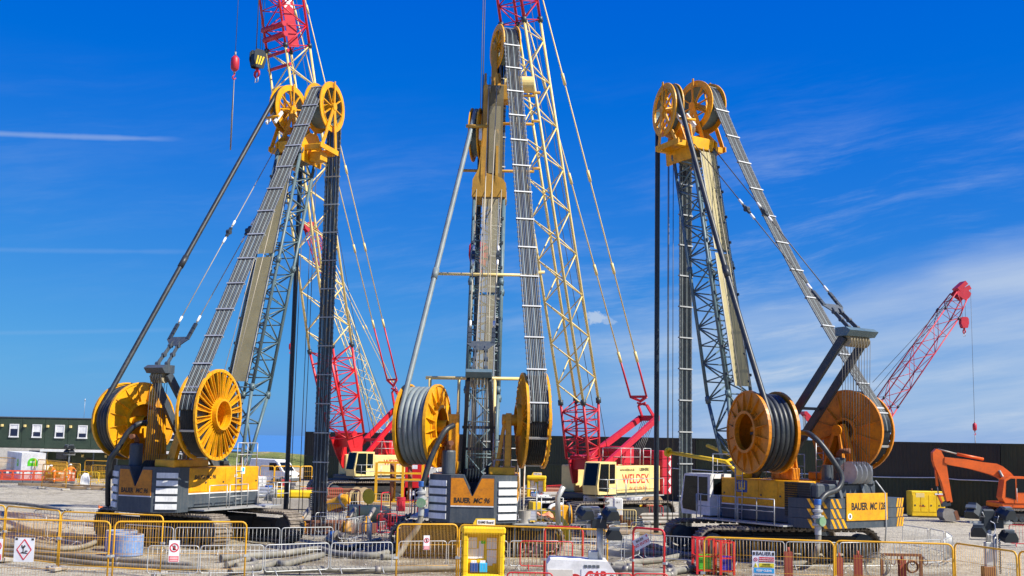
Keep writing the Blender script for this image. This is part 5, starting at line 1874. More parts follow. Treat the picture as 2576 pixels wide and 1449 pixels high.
def ball_hook(fr, loc, label, top_z, chain=3.0, k=1.0, mat='deep_red'):
    w = fr.o + fr.f * loc.x + fr.l * loc.y
    t = thing('overhaul_ball', label, 'hook', (w.x, w.y, loc.z), fr.ang)
    part('weight', MB().lathe([(0.01, -0.62), (0.16, -0.6), (0.31, -0.42), (0.33, 0.0), (0.31, 0.42), (0.16, 0.6), (0.01, 0.62)], (0, 0, 0), (0, 0, 1), 20, smooth=True).xf(Matrix.Scale(k, 4)), MAT[mat], t)
    part('rope', MB().tube([(0, 0, 0.6 * k), (0, 0, top_z - loc.z)], 0.022, 5), MAT['wire_rope'], t)
    part('swivel', MB().tube([(0, 0, 0.58 * k), (0, 0, 0.95 * k)], 0.08 * k, 8).tube([(0, 0, -0.55 * k), (0, 0, -0.8 * k)], 0.09 * k, 8), MAT['bare_steel'], t)
    part('hook', MB().tube(spline([V((0, 0, -0.75)) * k, V((0.02, 0, -0.95)) * k, V((0.16, 0, -1.12)) * k, V((0.02, 0, -1.28)) * k, V((-0.13, 0, -1.14)) * k], 4), 0.055 * k, 7), MAT[mat], t)
    if chain:
        for y in (-0.06, 0.06):
            part('sling_chain', MB().tube([(0, 0, -1.25 * k), (0.02, y, -1.25 * k - chain * 0.5), (0, y * 0.6, -1.25 * k - chain)], 0.035, 5), MAT['bare_steel'], t)
    return t


# left crane
CL = Frame(-11.5, 95.0, 228)
cb = [(CL.side(832, 876), 'crane_red', 7), (CL.side(725, 122), 'cream', 15), (CL.side(690, -130), 'crane_red', 5)]
spL = dict(label='cream crawler crane with tall boom, bright red heel section, parked behind the hose bundle', tracks=206, boom=cb, boom_w=2.35, aframe=CL.side(1003, 1032), link=CL.side(986, 955),
           words=(('WEIDE', 0.62, -1.5, 2.75, 'letter_red', 0.012, 0.0),), heel=2.6, rc=0.10, rl=0.05, pend_red=4.6)
_, tipL, uL, nL = crawler_crane(CL, spL)
hook_block(CL, CL.side(648, 150), 'black hook block with yellow hazard stripes hanging from the crane', tipL.z + 0.6, True, 0.92)
ball_hook(CL, CL.side(591, 160), 'red overhaul ball with a long sling chain beside the striped hook block', tipL.z + 0.6, 5.4, 0.95)
lc = bpy.data.objects['crawler_crane']
# name board laid in the upper boom, white letters reading down it
pa, pb = CL.side(739, 118, 0.55), CL.side(703, -120, 0.55)
ua = (pb - pa).normalized()
na = V((ua.z, 0, -ua.x))
nb_ = part('name_board', MB().prism([(0, -0.5), ((pb - pa).length, -0.5), ((pb - pa).length, 0.5), (0, 0.5)], pa, ua, na, (0, 0.05, 0)), MAT['deep_red'], lc)
lettering('WELDEX', 1.1, MAT['letter_white'], nb_, pa + ua * 5.2 + V((0, 0.056, 0)), -ua, -na if (-ua).cross(-na).y > 0 else na, 0.03)
# thick red bars across the boom's front face
for y in (70, 95, 136, 170):
    c = CL.side(727 - (122 - y) * 0.145, y)
    f = c + V((uL.z, 0, -uL.x)) * 1.2
    part('cross_bar', MB().tube([f - V((0, 1.35, 0)), f + V((0, 1.35, 0))], 0.13 if y > 110 else 0.22, 8), MAT['deep_red'], lc)
# right crane
CRF = Frame(5.3, 71.5, 233)
cb = [(CRF.side(1458, 1010), 'deep_red', 6), (CRF.side(1310, 56), 'cream', 18), (CRF.side(1283, -130), 'deep_red', 4)]
spR = dict(label='cream crawler crane with large red side lettering and dark red boom heel', tracks=216, red='deep_red', boom=cb, boom_w=1.62, aframe=CRF.side(1632, 1052), link=CRF.side(1606, 998),
           words=(('WELDEX', 0.78, -1.9, 2.55, 'letter_red', 0.010, 0.0), ('LIEBHERR', 0.26, -2.9, 3.12, 'letter_black', 0.008, 0.0), ('www.weldex.co.uk', 0.22, -0.9, 3.12, 'letter_black', 0.002, 0.0), ("the sky's the limit", 0.30, -2.2, 2.02, 'letter_red', 0.0, 0.3)),
           heel=1.5, rc=0.085, rl=0.04, pend_red=2.6, pend_top=2.6, pend_len=6.0)
_, tipR, uR, nR = crawler_crane(CRF, spR)
hook_block(CRF, CRF.side(1203, 640), 'dark hook block hanging behind the tall rig mast', tipR.z + 0.5, False, 0.8, ((-0.2, -0.1), (0.1, 0.15), (0.5, 0.3)))
# red crane beyond the container wall
CF = Frame(38.5, 137.0, 8)
cb = [(CF.side(2232, 1012), 'deep_red', 6), (CF.side(2385, 790), 'deep_red', 5), (CF.side(2412, 745), 'deep_red', 2)]
spF = dict(label='slender red lattice crane rising beyond the container wall', tracks=20, red='deep_red', boom=cb, boom_w=2.0, tip=0.75, aframe=V((-4.5, 0, 8.5)), rc=0.075, rl=0.04, heel=2.0)
_, tipF, uF, nF = crawler_crane(CF, spF)
hook_block(CF, CF.side(2425, 812), 'red hook block under the slender red crane head', CF.side(2420, 730).z, False, 0.85, ((-0.2, 0.1), (0.3, 0.1)))
ball_hook(CF, CF.side(2452, 1074), 'small red overhaul ball hanging low over the container wall', CF.side(2441, 725).z, 3.0, 0.75)
m = MB().tube([CF.side(2400, 742), CF.side(2195, 962)], 0.03, 5).tube([CF.side(2396, 748), CF.side(2198, 985)], 0.03, 5)
part('pendant_rope', m, MAT['wire_rope'], _)
part('jib_nose', MB().bar(CF.side(2412, 738, -0.5), CF.side(2440, 722, -0.5), 0.3, 0.5).bar(CF.side(2412, 738, 0.5), CF.side(2440, 722, 0.5), 0.3, 0.5).bar(CF.side(2405, 730, 0), CF.side(2425, 712, 0), 1.4, 0.5), MAT['deep_red'], _)
# pale crane far behind the left one
CB = Frame(-17.2, 178.0, 205)
cb = [(CB.side(968, 1092), 'cream', 3), (CB.side(822, 690), 'cream', 16), (CB.side(782, 577), 'deep_red', 5)]
spB = dict(label='pale lattice crane with a red boom head far behind the bright red heel', tracks=190, red='deep_red', boom=cb, boom_w=1.9, tip=0.8, aframe=CB.side(1010, 1010), link=CB.side(1000, 990), rc=0.075, rl=0.04, heel=1.2, pend_red=2.0, pend_len=9)
crawler_crane(CB, spB)
tc_ = CB.side(776, 575)
part('jib_nose', MB().bar(CB.side(790, 572), CB.side(752, 568), 0.8, 0.6), MAT['crane_red'], bpy.data.objects['crawler_crane.003'])
ball_hook(CB, CB.side(731, 872), 'small red overhaul ball on a thin line behind the hanging black hose', CB.side(752, 575).z, 5.0, 0.8, 'crane_red')

# ---------------------------------------------------------------- fences and barriers
def rounded(w, z0, z1, r, n=4):
    pts = [V((0, 0, z0))]
    for i in range(n + 1):
        a = math.pi - (math.pi / 2) * i / n
        pts.append(V((r + r * math.cos(a), 0, z1 - r + r * math.sin(a))))
    for i in range(n + 1):
        a = math.pi / 2 - (math.pi / 2) * i / n
        pts.append(V((w - r + r * math.cos(a), 0, z1 - r + r * math.sin(a))))
    pts.append(V((w, 0, z0)))
    return pts


def closed_loop(w, z0, z1, r, n=4):
    pts = []
    for cx, cz, a0 in ((r, z1 - r, math.pi), (w - r, z1 - r, math.pi / 2), (w - r, z0 + r, 0), (r, z0 + r, -math.pi / 2)):
        for i in range(n + 1):
            a = a0 - (math.pi / 2) * i / n
            pts.append(V((cx + r * math.cos(a), 0, cz + r * math.sin(a))))
    return pts


def span(a, b, h, name, label, cat, group):
    """thing standing between two top corners given as photo pixels at height h"""
    A, B = gp(a[0], a[1], h), gp(b[0], b[1], h)
    w = (B - A)
    t = thing(name, label, cat, (A.x, A.y, 0), math.atan2(w.y, w.x), group)
    return t, w.length


def mesh_fence(a, b, label, mat='fence_yellow', h=2.1, pitch=0.085, cross=4, r=0.027, group='tall yellow mesh fence panels', wire=0.0035, feet=True):
    t, w = span(a, b, h, 'fence_panel', label, 'fence', group)
    M = MAT[mat]
    part('frame', MB().tube(rounded(w, 0.05, h, 0.16), r, 8), M, t)
    part('bottom_rail', MB().tube([(0, 0, 0.2), (w, 0, 0.2)], r * 0.75, 6), M, t)
    m = MB()
    n = int(w / pitch)
    for i in range(1, n):
        x = w * i / n
        m.tube([(x, 0, 0.2), (x, 0, h - 0.01)], wire, 3)
    for i in range(1, cross):
        z = 0.2 + (h - 0.2) * i / cross
        m.tube([(0, 0.004, z), (w, 0.004, z)], wire * 1.6, 4)
    part('wire_infill', m, M, t, kind='stuff')
    if feet:
        for x in (0.02, w - 0.02):
            part('foot_block', MB().box(x - 0.12, x + 0.12, -0.35, 0.35, 0.0, 0.13, 0.02), MAT['concrete'], t)
    for x in (-0.03, w + 0.03):
        part('coupler', MB().box(x - 0.07, x + 0.07, -0.045, 0.045, 1.05, 1.12), MAT['galvanised'], t)
    return t


def low_barrier(a, b, label, mat='galvanised', h=1.06, group='galvanised crowd barriers', r=0.019, pitch=0.145, bar=0.0075):
    t, w = span(a, b, h, 'crowd_barrier', label, 'barrier', group)
    M = MAT[mat]
    part('frame', MB().tube(closed_loop(w, 0.16, h, 0.11), r, 7, closed=True), M, t)
    m = MB()
    n = max(3, int(w / pitch))
    for i in range(1, n):
        x = w * i / n
        m.tube([(x, 0, 0.16), (x, 0, h)], bar, 4)
    part('bars', m, M, t, kind='stuff')
    for x in (w * 0.16, w * 0.84):
        part('foot', MB().tube([(x, -0.30, 0.015), (x, 0, 0.20), (x, 0.30, 0.015)], r * 0.8, 5), M, t)
    return t


# near row of tall yellow panels; each label says what stands by it
near = [((-58, 1305), (278, 1312), 'tall yellow mesh panel carrying the white diamond hazard sign'),
        ((290, 1312), (621, 1313), 'tall yellow mesh panel in front of the blue concrete rings'),
        ((1156, 1320), (1528, 1333), 'long yellow mesh panel in front of the yellow notice stand'),
        ((1771, 1351), (2097, 1362), 'yellow mesh panel carrying the piling warning board'),
        ((2101, 1360), (2396, 1369), 'yellow mesh panel in front of the hook rack'),
        ((2401, 1366), (2557, 1388), 'short yellow mesh panel in front of the coiled-cable lighting mast'),
        ((2563, 1386), (2700, 1404), 'yellow mesh panel running on past the lighting mast')]
panels = {}
for a, b, lab in near:
    panels[a[0]] = mesh_fence(a, b, lab)
gate = mesh_fence((1000, 1319), (1151, 1319), 'narrow yellow gate with close wire infill and a small hand sign', pitch=0.045, cross=3, wire=0.005)
for a, b, lab in (((-90, 1268), (14, 1272), 'yellow mesh panel of the second row, ending beside a cable drum of hoses'),
                  ((17, 1273), (152, 1285), 'yellow mesh panel of the second row behind the diamond sign'),
                  ((156, 1287), (411, 1297), 'yellow mesh panel of the second row running up to the blue rings')):
    mesh_fence(a, b, lab, h=2.0)
red_gates = [((1371, 1324), (1466, 1328), 'red tube gate frame beside the white lighting generator'),
             ((1593, 1327), (1671, 1333), 'red tube gate frame with a tilted no entry sign')]
rg = []
for a, b, lab in red_gates:
    rg.append(mesh_fence(a, b, lab, 'barrier_red', pitch=0.3, cross=2, group='tall red gate frames', wire=0.002, r=0.036, feet=False))

rows = [
    ([(312, 1319), (439, 1327), (575, 1328), (707, 1328), (840, 1326)], 'galvanised crowd barrier in the row against the tracks of the rig with twin yellow wheels'),
    ([(371, 1373), (503, 1373), (666, 1371), (831, 1366), (990, 1364)], 'galvanised crowd barrier in the row standing among the grey hoses'),
    ([(1001, 1362), (1126, 1361), (1280, 1361), (1411, 1361)], 'galvanised crowd barrier in the row against the tracks of the tall-headed rig'),
    ([(1620, 1345), (1771, 1353), (1829, 1355)], 'galvanised crowd barrier at the front corner of the largest rig'),
    ([(1830, 1355), (1975, 1363), (2110, 1365), (2252, 1364)], 'galvanised crowd barrier in the row along the tracks of the largest rig'),
    ([(2262, 1362), (2370, 1357)], 'galvanised crowd barrier behind the rusty hook rack'),
    ([(2268, 1320), (2337, 1330), (2377, 1337), (2398, 1349)], 'galvanised crowd barrier of the curved pen beside the counterweight'),
    ([(2371, 1357), (2398, 1349)], 'short view of a galvanised crowd barrier closing the pen corner'),
    ([(1521, 1361), (1566, 1351)], 'galvanised crowd barrier set askew near the lighting mast'),
    ([(1568, 1350), (1611, 1339)], 'galvanised crowd barrier set askew behind the red gate frame'),
    ([(1406, 1362), (1520, 1362)], 'galvanised crowd barrier behind the white lighting generator'),
    ([(45, 1290), (120, 1300), (215, 1310)], 'galvanised crowd barrier behind the second yellow row by the grey hoses'),
    ([(85, 1283), (170, 1281), (260, 1280)], 'galvanised crowd barrier out on the pale gravel behind the yellow second row'),
    ([(850, 1304), (905, 1304)], 'galvanised crowd barrier beside the trench guide frame'),
    ([(910, 1318), (975, 1311)], 'galvanised crowd barrier in front of the yellow pipe'),
    ([(780, 1299), (848, 1300)], 'galvanised crowd barrier at the foot of the hanging hose bundle'),
    ([(642, 1196), (690, 1197), (735, 1198)], 'galvanised crowd barrier by the white van'),
    ([(792, 1290), (848, 1288)], 'galvanised crowd barrier behind the hanging hose bundle foot'),
    ([(852, 1288), (898, 1285)], 'galvanised crowd barrier in front of the tilted yellow cylinder'),
    ([(867, 1307), (921, 1297)], 'galvanised crowd barrier standing askew before the yellow pipe'),
    ([(922, 1297), (938, 1318)], 'galvanised crowd barrier turned end on by the yellow pipe'),
    ([(820, 1266), (868, 1268)], 'galvanised crowd barrier behind the tilted yellow cylinder'),
    ([(955, 1275), (1003, 1272)], 'galvanised crowd barrier under the yellow work platform'),
    ([(640, 1232), (700, 1236)], 'galvanised crowd barrier among the stacked materials'),
    ([(1010, 1300), (1040, 1310)], 'galvanised crowd barrier beside the drop hose valve'),
    ([(1530, 1322), (1580, 1316)], 'galvanised crowd barrier by the tall white cabinet'),
    ([(1585, 1315), (1640, 1312)], 'galvanised crowd barrier under the hanging black hose'),
    ([(1430, 1318), (1490, 1320)], 'galvanised crowd barrier before the yellow pump'),
    ([(878, 1262), (930, 1262)], 'galvanised crowd barrier behind the round yellow lid'),
]
for pts, lab in rows:
    for p, q in zip(pts, pts[1:]):
        e = 2.5 if q[0] > p[0] else -2.5
        low_barrier((p[0] + e, p[1]), (q[0] - e, q[1]), lab)
RB = 'red crowd barriers'
for a, b, lab in (((1309, 1361), (1440, 1363), 'red crowd barrier in front of the tracks of the tall-headed rig'),
                  ((949, 1293), (998, 1292), 'red crowd barrier round the yellow pipe end'),
                  ((2538, 1320), (2640, 1324), 'red crowd barrier behind the coiled-cable lighting mast'),
                  ((760, 1228), (862, 1228), 'dark red crowd barrier in the shade of the crane tracks'),
                  ((1330, 1225), (1372, 1222), 'red crowd barrier under the far notice stand'),
                  ((1375, 1222), (1415, 1220), 'red crowd barrier behind the yellow pump'),
                  ((1425, 1240), (1475, 1244), 'red crowd barrier beside the grey cabinet'),
                  ((1580, 1262), (1650, 1260), 'red crowd barrier by the tracks of the lettered crane'),
                  ((1276, 1440), (1390, 1442), 'red crowd barrier beside the notice stand, only its top showing'),
                  ((1472, 1443), (1590, 1443), 'red crowd barrier before the white lighting generator'),
                  ((1594, 1443), (1680, 1444), 'red crowd barrier below the no entry sign')):
    low_barrier(a, b, lab, 'barrier_red', group=RB, r=0.022, bar=0.009)
mesh_fence((960, 1240), (983, 1238), 'red tube gate frame in front of the yellow work platform', 'barrier_red', h=2.0, pitch=0.3, cross=2, group='tall red gate frames', r=0.03, feet=False)
mesh_fence((878, 1232), (906, 1232), 'red tube gate frame among barriers beside the crane tracks', 'barrier_red', h=1.9, pitch=0.3, cross=2, group='tall red gate frames', r=0.03, feet=False)
# fences round the yard on the left, seen small
YF = 'yellow fences round the workmen'
zl = lambda x, y: (x / 5.579, 1012.7 + y / 5.579)
for a, b, lab in (((-60, 768), (278, 785), 'yellow fence panel in front of the grey end of the tank'), ((282, 788), (500, 798), 'yellow fence panel in front of the tank with the green logo'),
                  ((502, 795), (660, 806), 'yellow fence panel beside the tank with the green logo'), ((664, 808), (942, 835), 'yellow fence panel behind the two workmen'),
                  ((606, 862), (944, 880), 'yellow fence panel in front of the two workmen'), ((948, 850), (1130, 862), 'yellow fence panel between the workmen and the small white sign'),
                  ((1196, 812), (1515, 822), 'yellow fence panel before the office canopy'), ((1285, 876), (1515, 882), 'yellow fence panel by the small white sign')):
    mesh_fence(zl(*a), zl(*b), lab, h=2.0, group=YF, r=0.035, pitch=0.14, wire=0.006)
for a, b in (((1096, 968), (1240, 972)), ((1250, 974), (1390, 976)), ((1395, 976), (1515, 980)), ((600, 950), (720, 955))):
    low_barrier(zl(*a), zl(*b), 'low yellow barrier behind the workmen', 'bright_yellow', group='low yellow barriers in the yard', r=0.03, bar=0.012)
for a, b in (((655, 1172), (690, 1173)), ((692, 1173), (755, 1173)), ((757, 1173), (785, 1173))):
    mesh_fence(a, b, 'yellow fence panel at the foot of the grassed bank', h=2.0, group='yellow fences below the bank', r=0.05, pitch=0.2, wire=0.006)


# ---------------------------------------------------------------- signs
def board(parent, x, z, w, h, y=-0.05, mat='paper', name='sign_board'):
    return part(name, MB().box(x - w / 2, x + w / 2, y - 0.012, y, z - h / 2, z + h / 2), MAT[mat], parent)


def sign(tp, name, label, a, b, h, x, z, w, hh):
    """board hung on the camera side of a fence given by its top corners"""
    A, B = gp(a[0], a[1], h), gp(b[0], b[1], h)
    d = (B - A)
    t = thing(name, label, 'sign', (A.x, A.y, 0), math.atan2(d.y, d.x))
    return t


def on_fence(idx, px0, px1, py0, py1, name, label, h=2.1):
    """sign whose corners are photo pixels, hung on a fence panel; returns thing, its width and height"""
    f = panels[idx] if not isinstance(idx, bpy.types.Object) else idx
    fr = Frame(f.location.x, f.location.y, math.degrees(f.rotation_euler.z))
    p, q = fr.side(px0, py0, -0.06), fr.side(px1, py1, -0.06)
    w, hh = q.x - p.x, p.z - q.z
    W = fr.o + fr.f * ((p.x + q.x) / 2) + fr.l * -0.06
    t = thing(name, label, 'sign', (W.x, W.y, (p.z + q.z) / 2), f.rotation_euler.z)
    return t, w, hh


def letter_flat(txt, size, mat, parent, x, z, y=-0.016, bold=0.0, sx=1.0):
    return lettering(txt, size, MAT[mat], parent, (x, y, z), (1, 0, 0), (0, 0, 1), bold, 0.0, sx)


t, w, h = on_fence(1771, 1892, 1950, 1385, 1475, 'warning_board', 'white warning board reading keep clear, hung on the yellow panel')
b = board(t, 0, 0, w, h, 0, 'paper')
letter_flat('BAUER', w * 0.22, 'letter_black', b, 0, h * 0.42, -0.013, 0.002)
for s in (-1, 1):
    part('emblem', MB().box(s * w * 0.42 - w * 0.045, s * w * 0.42 + w * 0.045, -0.018, -0.013, h * 0.375, h * 0.465), MAT['letter_black'], b)
part('red_field', MB().box(-w * 0.2, w * 0.46, -0.018, -0.013, h * 0.185, h * 0.325), MAT['sign_red'], b)
letter_flat('No unauthorised persons', w * 0.062, 'letter_white', b, w * 0.13, h * 0.28, -0.019, 0.001)
letter_flat('allowed beyond this point', w * 0.062, 'letter_white', b, w * 0.13, h * 0.225, -0.019, 0.001)
part('prohibition_ring', MB().ring(V((-w * 0.35, -0.016, h * 0.25)), V((0, 1, 0)), w * 0.068, w * 0.088, 0.006, 24).bar((-w * 0.41, -0.016, h * 0.29), (-w * 0.29, -0.016, h * 0.21), 0.006, w * 0.02, (1, 0, 0)), MAT['sign_red'], b)
part('yellow_field', MB().box(-w * 0.2, w * 0.46, -0.018, -0.013, h * 0.03, h * 0.15), MAT['sign_yellow'], b)
letter_flat('DANGER', w * 0.085, 'letter_black', b, w * 0.13, h * 0.115, -0.019, 0.001)
letter_flat('Deep Excavation', w * 0.075, 'letter_black', b, w * 0.13, h * 0.06, -0.019)
part('warning_triangle', MB().prism([(-w * 0.09, 0), (w * 0.09, 0), (0, h * 0.13)], (-w * 0.35, -0.013, h * 0.025), (1, 0, 0), (0, 0, 1), (0, -0.006, 0)), MAT['sign_yellow'], b)
letter_flat('!', w * 0.12, 'letter_black', b, -w * 0.35, h * 0.07, -0.02, 0.002)
part('blue_field', MB().box(-w * 0.42, w * 0.46, -0.018, -0.013, -h * 0.13, h * 0.0), MAT['sign_blue'], b)
letter_flat('KEEP CLEAR', w * 0.125, 'letter_white', b, w * 0.02, -h * 0.065, -0.019, 0.003)
letter_flat('PILING IN PROGRESS', w * 0.088, 'letter_black', b, 0, -h * 0.20, -0.013)
letter_flat('EMERGENCY CONTACT NUMBER', w * 0.06, 'letter_black', b, 0, -h * 0.28, -0.013)

t, w, h = on_fence(-58, 38, 84, 1352, 1414, 'hazard_sign', 'white sign with red diamond and dead tree symbol hung on the yellow panel')
b = board(t, 0, 0, w, h, 0, 'paper')
dm = MB()
D4 = [(0, 0.42), (0.36, 0.0), (0, -0.42), (-0.36, 0.0)]
for i in range(4):
    p, q = D4[i], D4[(i + 1) % 4]
    dm.bar((p[0] * w, -0.016, p[1] * h + h * 0.01), (q[0] * w, -0.016, q[1] * h + h * 0.01), 0.006, w * 0.05, V((q[1] - p[1], 0, p[0] - q[0])))
part('diamond', dm, MAT['sign_red'], b)
tr = MB()
for (x0, z0, x1, z1) in ((-0.04, -0.1, -0.04, 0.16), (-0.04, 0.04, -0.14, 0.14), (-0.04, 0.06, 0.06, 0.15), (-0.10, 0.10, -0.12, 0.2), (0.02, 0.11, 0.03, 0.2)):
    tr.bar((x0 * w, -0.016, z0 * h), (x1 * w, -0.016, z1 * h), 0.006, w * 0.04, V((z1 - z0, 0, x0 - x1)))
tr.prism([(-0.2, -0.14), (0.22, -0.16), (0.1, -0.11), (-0.1, -0.09)], (0, -0.013, 0), (w, 0, 0), (0, 0, h), (0, -0.006, 0))
tr.prism([(0.02, -0.06), (0.1, -0.02), (0.2, -0.05), (0.1, -0.085)], (0, -0.013, 0), (w, 0, 0), (0, 0, h), (0, -0.006, 0))
part('dead_tree_symbol', tr, MAT['letter_black'], b)
for s in (-1, 1):
    part('emblem', MB().box(s * w * 0.4 - w * 0.06, s * w * 0.4 + w * 0.06, -0.018, -0.013, h * 0.4, h * 0.48), MAT['letter_black'], b)


def hand_sign(idx, x0, x1, y0, y1, label):
    t, w, h = on_fence(idx, x0, x1, y0, y1, 'hand_sign', label)
    b = board(t, 0, 0, w, h, 0, 'paper')
    part('prohibition_ring', MB().ring(V((0, -0.016, h * 0.16)), V((0, 1, 0)), w * 0.33, w * 0.43, 0.006, 24).bar((-w * 0.27, -0.016, h * 0.16 + w * 0.27), (w * 0.27, -0.016, h * 0.16 - w * 0.27), 0.006, w * 0.07, (1, 0, 1)), MAT['sign_red'], b)
    hd = MB().box(-w * 0.13, w * 0.13, -0.0175, -0.013, h * 0.05, h * 0.16)
    for k in range(4):
        hd.box(-w * 0.13 + k * w * 0.07, -w * 0.085 + k * w * 0.07, -0.0175, -0.013, h * 0.16, h * (0.25 + 0.015 * (k in (1, 2))))
    part('hand_symbol', hd, MAT['letter_black'], b)
    rf = part('red_field', MB().box(-w * 0.45, w * 0.45, -0.018, -0.013, -h * 0.47, -h * 0.22), MAT['sign_red'], b)
    for k in range(3):
        part('text_line', MB().box(-w * 0.38, w * 0.38, -0.0215, -0.0185, -h * (0.27 + 0.07 * k) - h * 0.012, -h * (0.27 + 0.07 * k) + h * 0.012), MAT['letter_white'], rf)


hand_sign(290, 426, 450, 1359, 1414, 'white raised hand sign on the yellow panel before the blue rings')
hand_sign(gate, 1066, 1080, 1347, 1383, 'small white raised hand sign on the narrow yellow gate')
hand_sign(-58, -18, 4, 1355, 1410, 'white raised hand sign beside the diamond sign')
f = rg[1]
frg = Frame(f.location.x, f.location.y, math.degrees(f.rotation_euler.z))
p = frg.side(1614, 1364, -0.06)
W = frg.o + frg.f * p.x + frg.l * -0.06
t = thing('no_entry_sign', 'tilted white no entry sign on the red gate frame', 'sign', (W.x, W.y, p.z), f.rotation_euler.z)
t.rotation_euler = (0, math.radians(-27), f.rotation_euler.z)
b = board(t, 0, 0, 0.62, 0.34, 0, 'paper')
letter_flat('BAUER', 0.10, 'letter_black', b, -0.03, 0.08, -0.013, 0.002)
letter_flat('NO ENTRY', 0.125, 'sign_red', b, 0.0, -0.05, -0.013, 0.002)
part('emblem', MB().box(0.24, 0.29, -0.018, -0.013, 0.08, 0.14), MAT['sign_red'], b)
for (x0, x1, y0, y1, lab) in ((1385, 1440, 1440, 1470, 'white name board fixed low on the red barriers'),):
    P = gp(1412, 1455, 0.75)
    t = thing('name_board', lab, 'sign', (P.x, P.y - 0.12, 0.80), 0.0)
    b = board(t, 0, 0, 0.62, 0.3, 0, 'paper')
    letter_flat('BAUER', 0.13, 'letter_black', b, 0.0, 0.05, -0.013, 0.003)
    for s in (-1, 1):
        part('emblem', MB().box(s * 0.26 - 0.03, s * 0.26 + 0.03, -0.018, -0.013, 0.02, 0.10), MAT['letter_red'], b)


# ---------------------------------------------------------------- hoses and pipes on the ground
def ground_hose(pts, r, label, mat='hose_mud', group='grey hoses lying across the ground', k=7, joints=True, z=0.0):
    P = [gp(x, y, r + z) for x, y in pts]
    P = [p + V((0, 0, 0.02 * math.sin(i * 1.7))) for i, p in enumerate(P)]
    t = thing('ground_hose', label, 'hose', (P[0].x, P[0].y, 0), 0, group)
    Q = [p - V((P[0].x, P[0].y, 0)) for p in spline(P, k)]
    part('hose_body', MB().tube(Q, r, 10), MAT[mat], t)
    if joints:
        for i in range(k, len(Q) - 2, k * 2):
            u = (Q[i + 1] - Q[i]).normalized()
            part('clamp', MB().tube([Q[i] - u * 0.10, Q[i] + u * 0.10], r * 1.12, 10), MAT['bare_steel'], t)
    return t


zA = zoomer(0, 1500, 1.98)
zB = zoomer(950, 1700, 2.723)
zC = zoomer(2100, 1850, 3.68)
ground_hose([zA(*p) for p in ((-60, 880), (150, 897), (330, 915), (470, 938), (560, 945))], 0.104, 'long grey hose far out on the pale gravel')
ground_hose([zA(*p) for p in ((-40, 1085), (150, 1098), (330, 1112), (520, 1135), (700, 1150), (760, 1165))], 0.096, 'grey hose curving behind the second yellow fence row')
ground_hose([zA(*p) for p in ((-40, 1215), (160, 1222), (400, 1238), (600, 1228), (720, 1195), (760, 1160))], 0.104, 'grey hose bending back towards the rig behind the yellow fence')
ground_hose([zA(*p) for p in ((-40, 1250), (250, 1268), (560, 1290), (900, 1320), (1200, 1345), (1500, 1372))], 0.096, 'long grey hose passing in front of the blue rings')
ground_hose([zA(*p) for p in ((-40, 1282), (250, 1305), (600, 1338), (900, 1360), (1250, 1385), (1600, 1400))], 0.088, 'grey hose lying along the foot of the yellow fence')
ground_hose([zB(*p) for p in ((-260, 1262), (-60, 1245), (150, 1228), (400, 1205), (620, 1182), (780, 1168), (930, 1200), (1150, 1222), (1380, 1232), (1560, 1185), (1680, 1120))], 0.128, 'thick grey hose sweeping past the barriers to the tall-headed rig')
ground_hose([zB(*p) for p in ((-160, 1400), (60, 1372), (220, 1335), (330, 1305), (430, 1325), (560, 1290), (700, 1250), (820, 1222))], 0.120, 'grey hose snaking under the crowd barriers')
ground_hose([zB(*p) for p in ((-200, 1330), (-60, 1300), (60, 1272), (110, 1300), (70, 1330), (-100, 1345))], 0.104, 'short looped grey hose by the crowd barrier foot')
ground_hose([zB(*p) for p in ((200, 1392), (600, 1385), (1000, 1378), (1400, 1376), (1900, 1370), (2300, 1360))], 0.120, 'straight grey pipe along the foot of the crowd barriers')
ground_hose([zB(*p) for p in ((860, 1060), (940, 1105), (1050, 1160), (1180, 1120), (1420, 1070))], 0.112, 'dark hose with blue coupling leading to the trench', 'hose_blue')
ground_hose([zC(*p) for p in ((980, 1262), (1160, 1232), (1400, 1198), (1700, 1168), (1975, 1120))], 0.120, 'grey hose end lying behind the red gate frame')
ground_hose([zC(*p) for p in ((960, 1300), (1200, 1318), (1500, 1335), (1800, 1335), (2050, 1318), (2190, 1280), (2100, 1215))], 0.120, 'grey hose loop with clamp joints beside the red cage')
ground_hose([zC(*p) for p in ((1000, 1262), (1250, 1275), (1420, 1270))], 0.104, 'short grey hose beside the lighting generator')
ground_hose([zC(*p) for p in ((1780, 1230), (1860, 1300), (1890, 1350), (1840, 1382), (1500, 1400), (1100, 1402))], 0.112, 'grey hose hooking round behind the red barriers')
ground_hose([zC(*p) for p in ((1500, 960), (1640, 990), (1800, 1040), (1990, 1080), (2200, 1130))], 0.104, 'muddy hose running under the tracks of the largest rig')
ground_hose([(1560, 1388), (1640, 1392), (1740, 1395), (1850, 1400), (1900, 1404)], 0.096, 'grey pipe behind the red cage')
ground_hose([(2440, 1290), (2500, 1293), (2600, 1296)], 0.128, 'white pipe at the foot of the container wall', 'white_paint')
ground_hose([(2380, 1284), (2440, 1290), (2520, 1293)], 0.112, 'thin white pipe beside the digger bucket', 'white_paint')


# ---------------------------------------------------------------- things near the fence
# blue painted concrete rings
for (x, y, lab) in ((318, 1396, 'blue painted concrete ring standing in front of its twin'), (303, 1384, 'blue painted concrete ring half hidden behind another')):
    P = gp(x, y, 0)
    t = thing('concrete_ring', lab, 'concrete ring', P, 0, 'blue painted concrete rings')
    part('ring', MB().lathe([(0.52, 0.0), (0.62, 0.0), (0.62, 0.78), (0.52, 0.78)], (0, 0, 0), (0, 0, 1), 36, closed=True), MAT['ring_blue'], t)
    part('rim', MB().ring(V((0, 0, 0.79)), V((0, 0, 1)), 0.53, 0.61, 0.02, 36), MAT['concrete'], t)


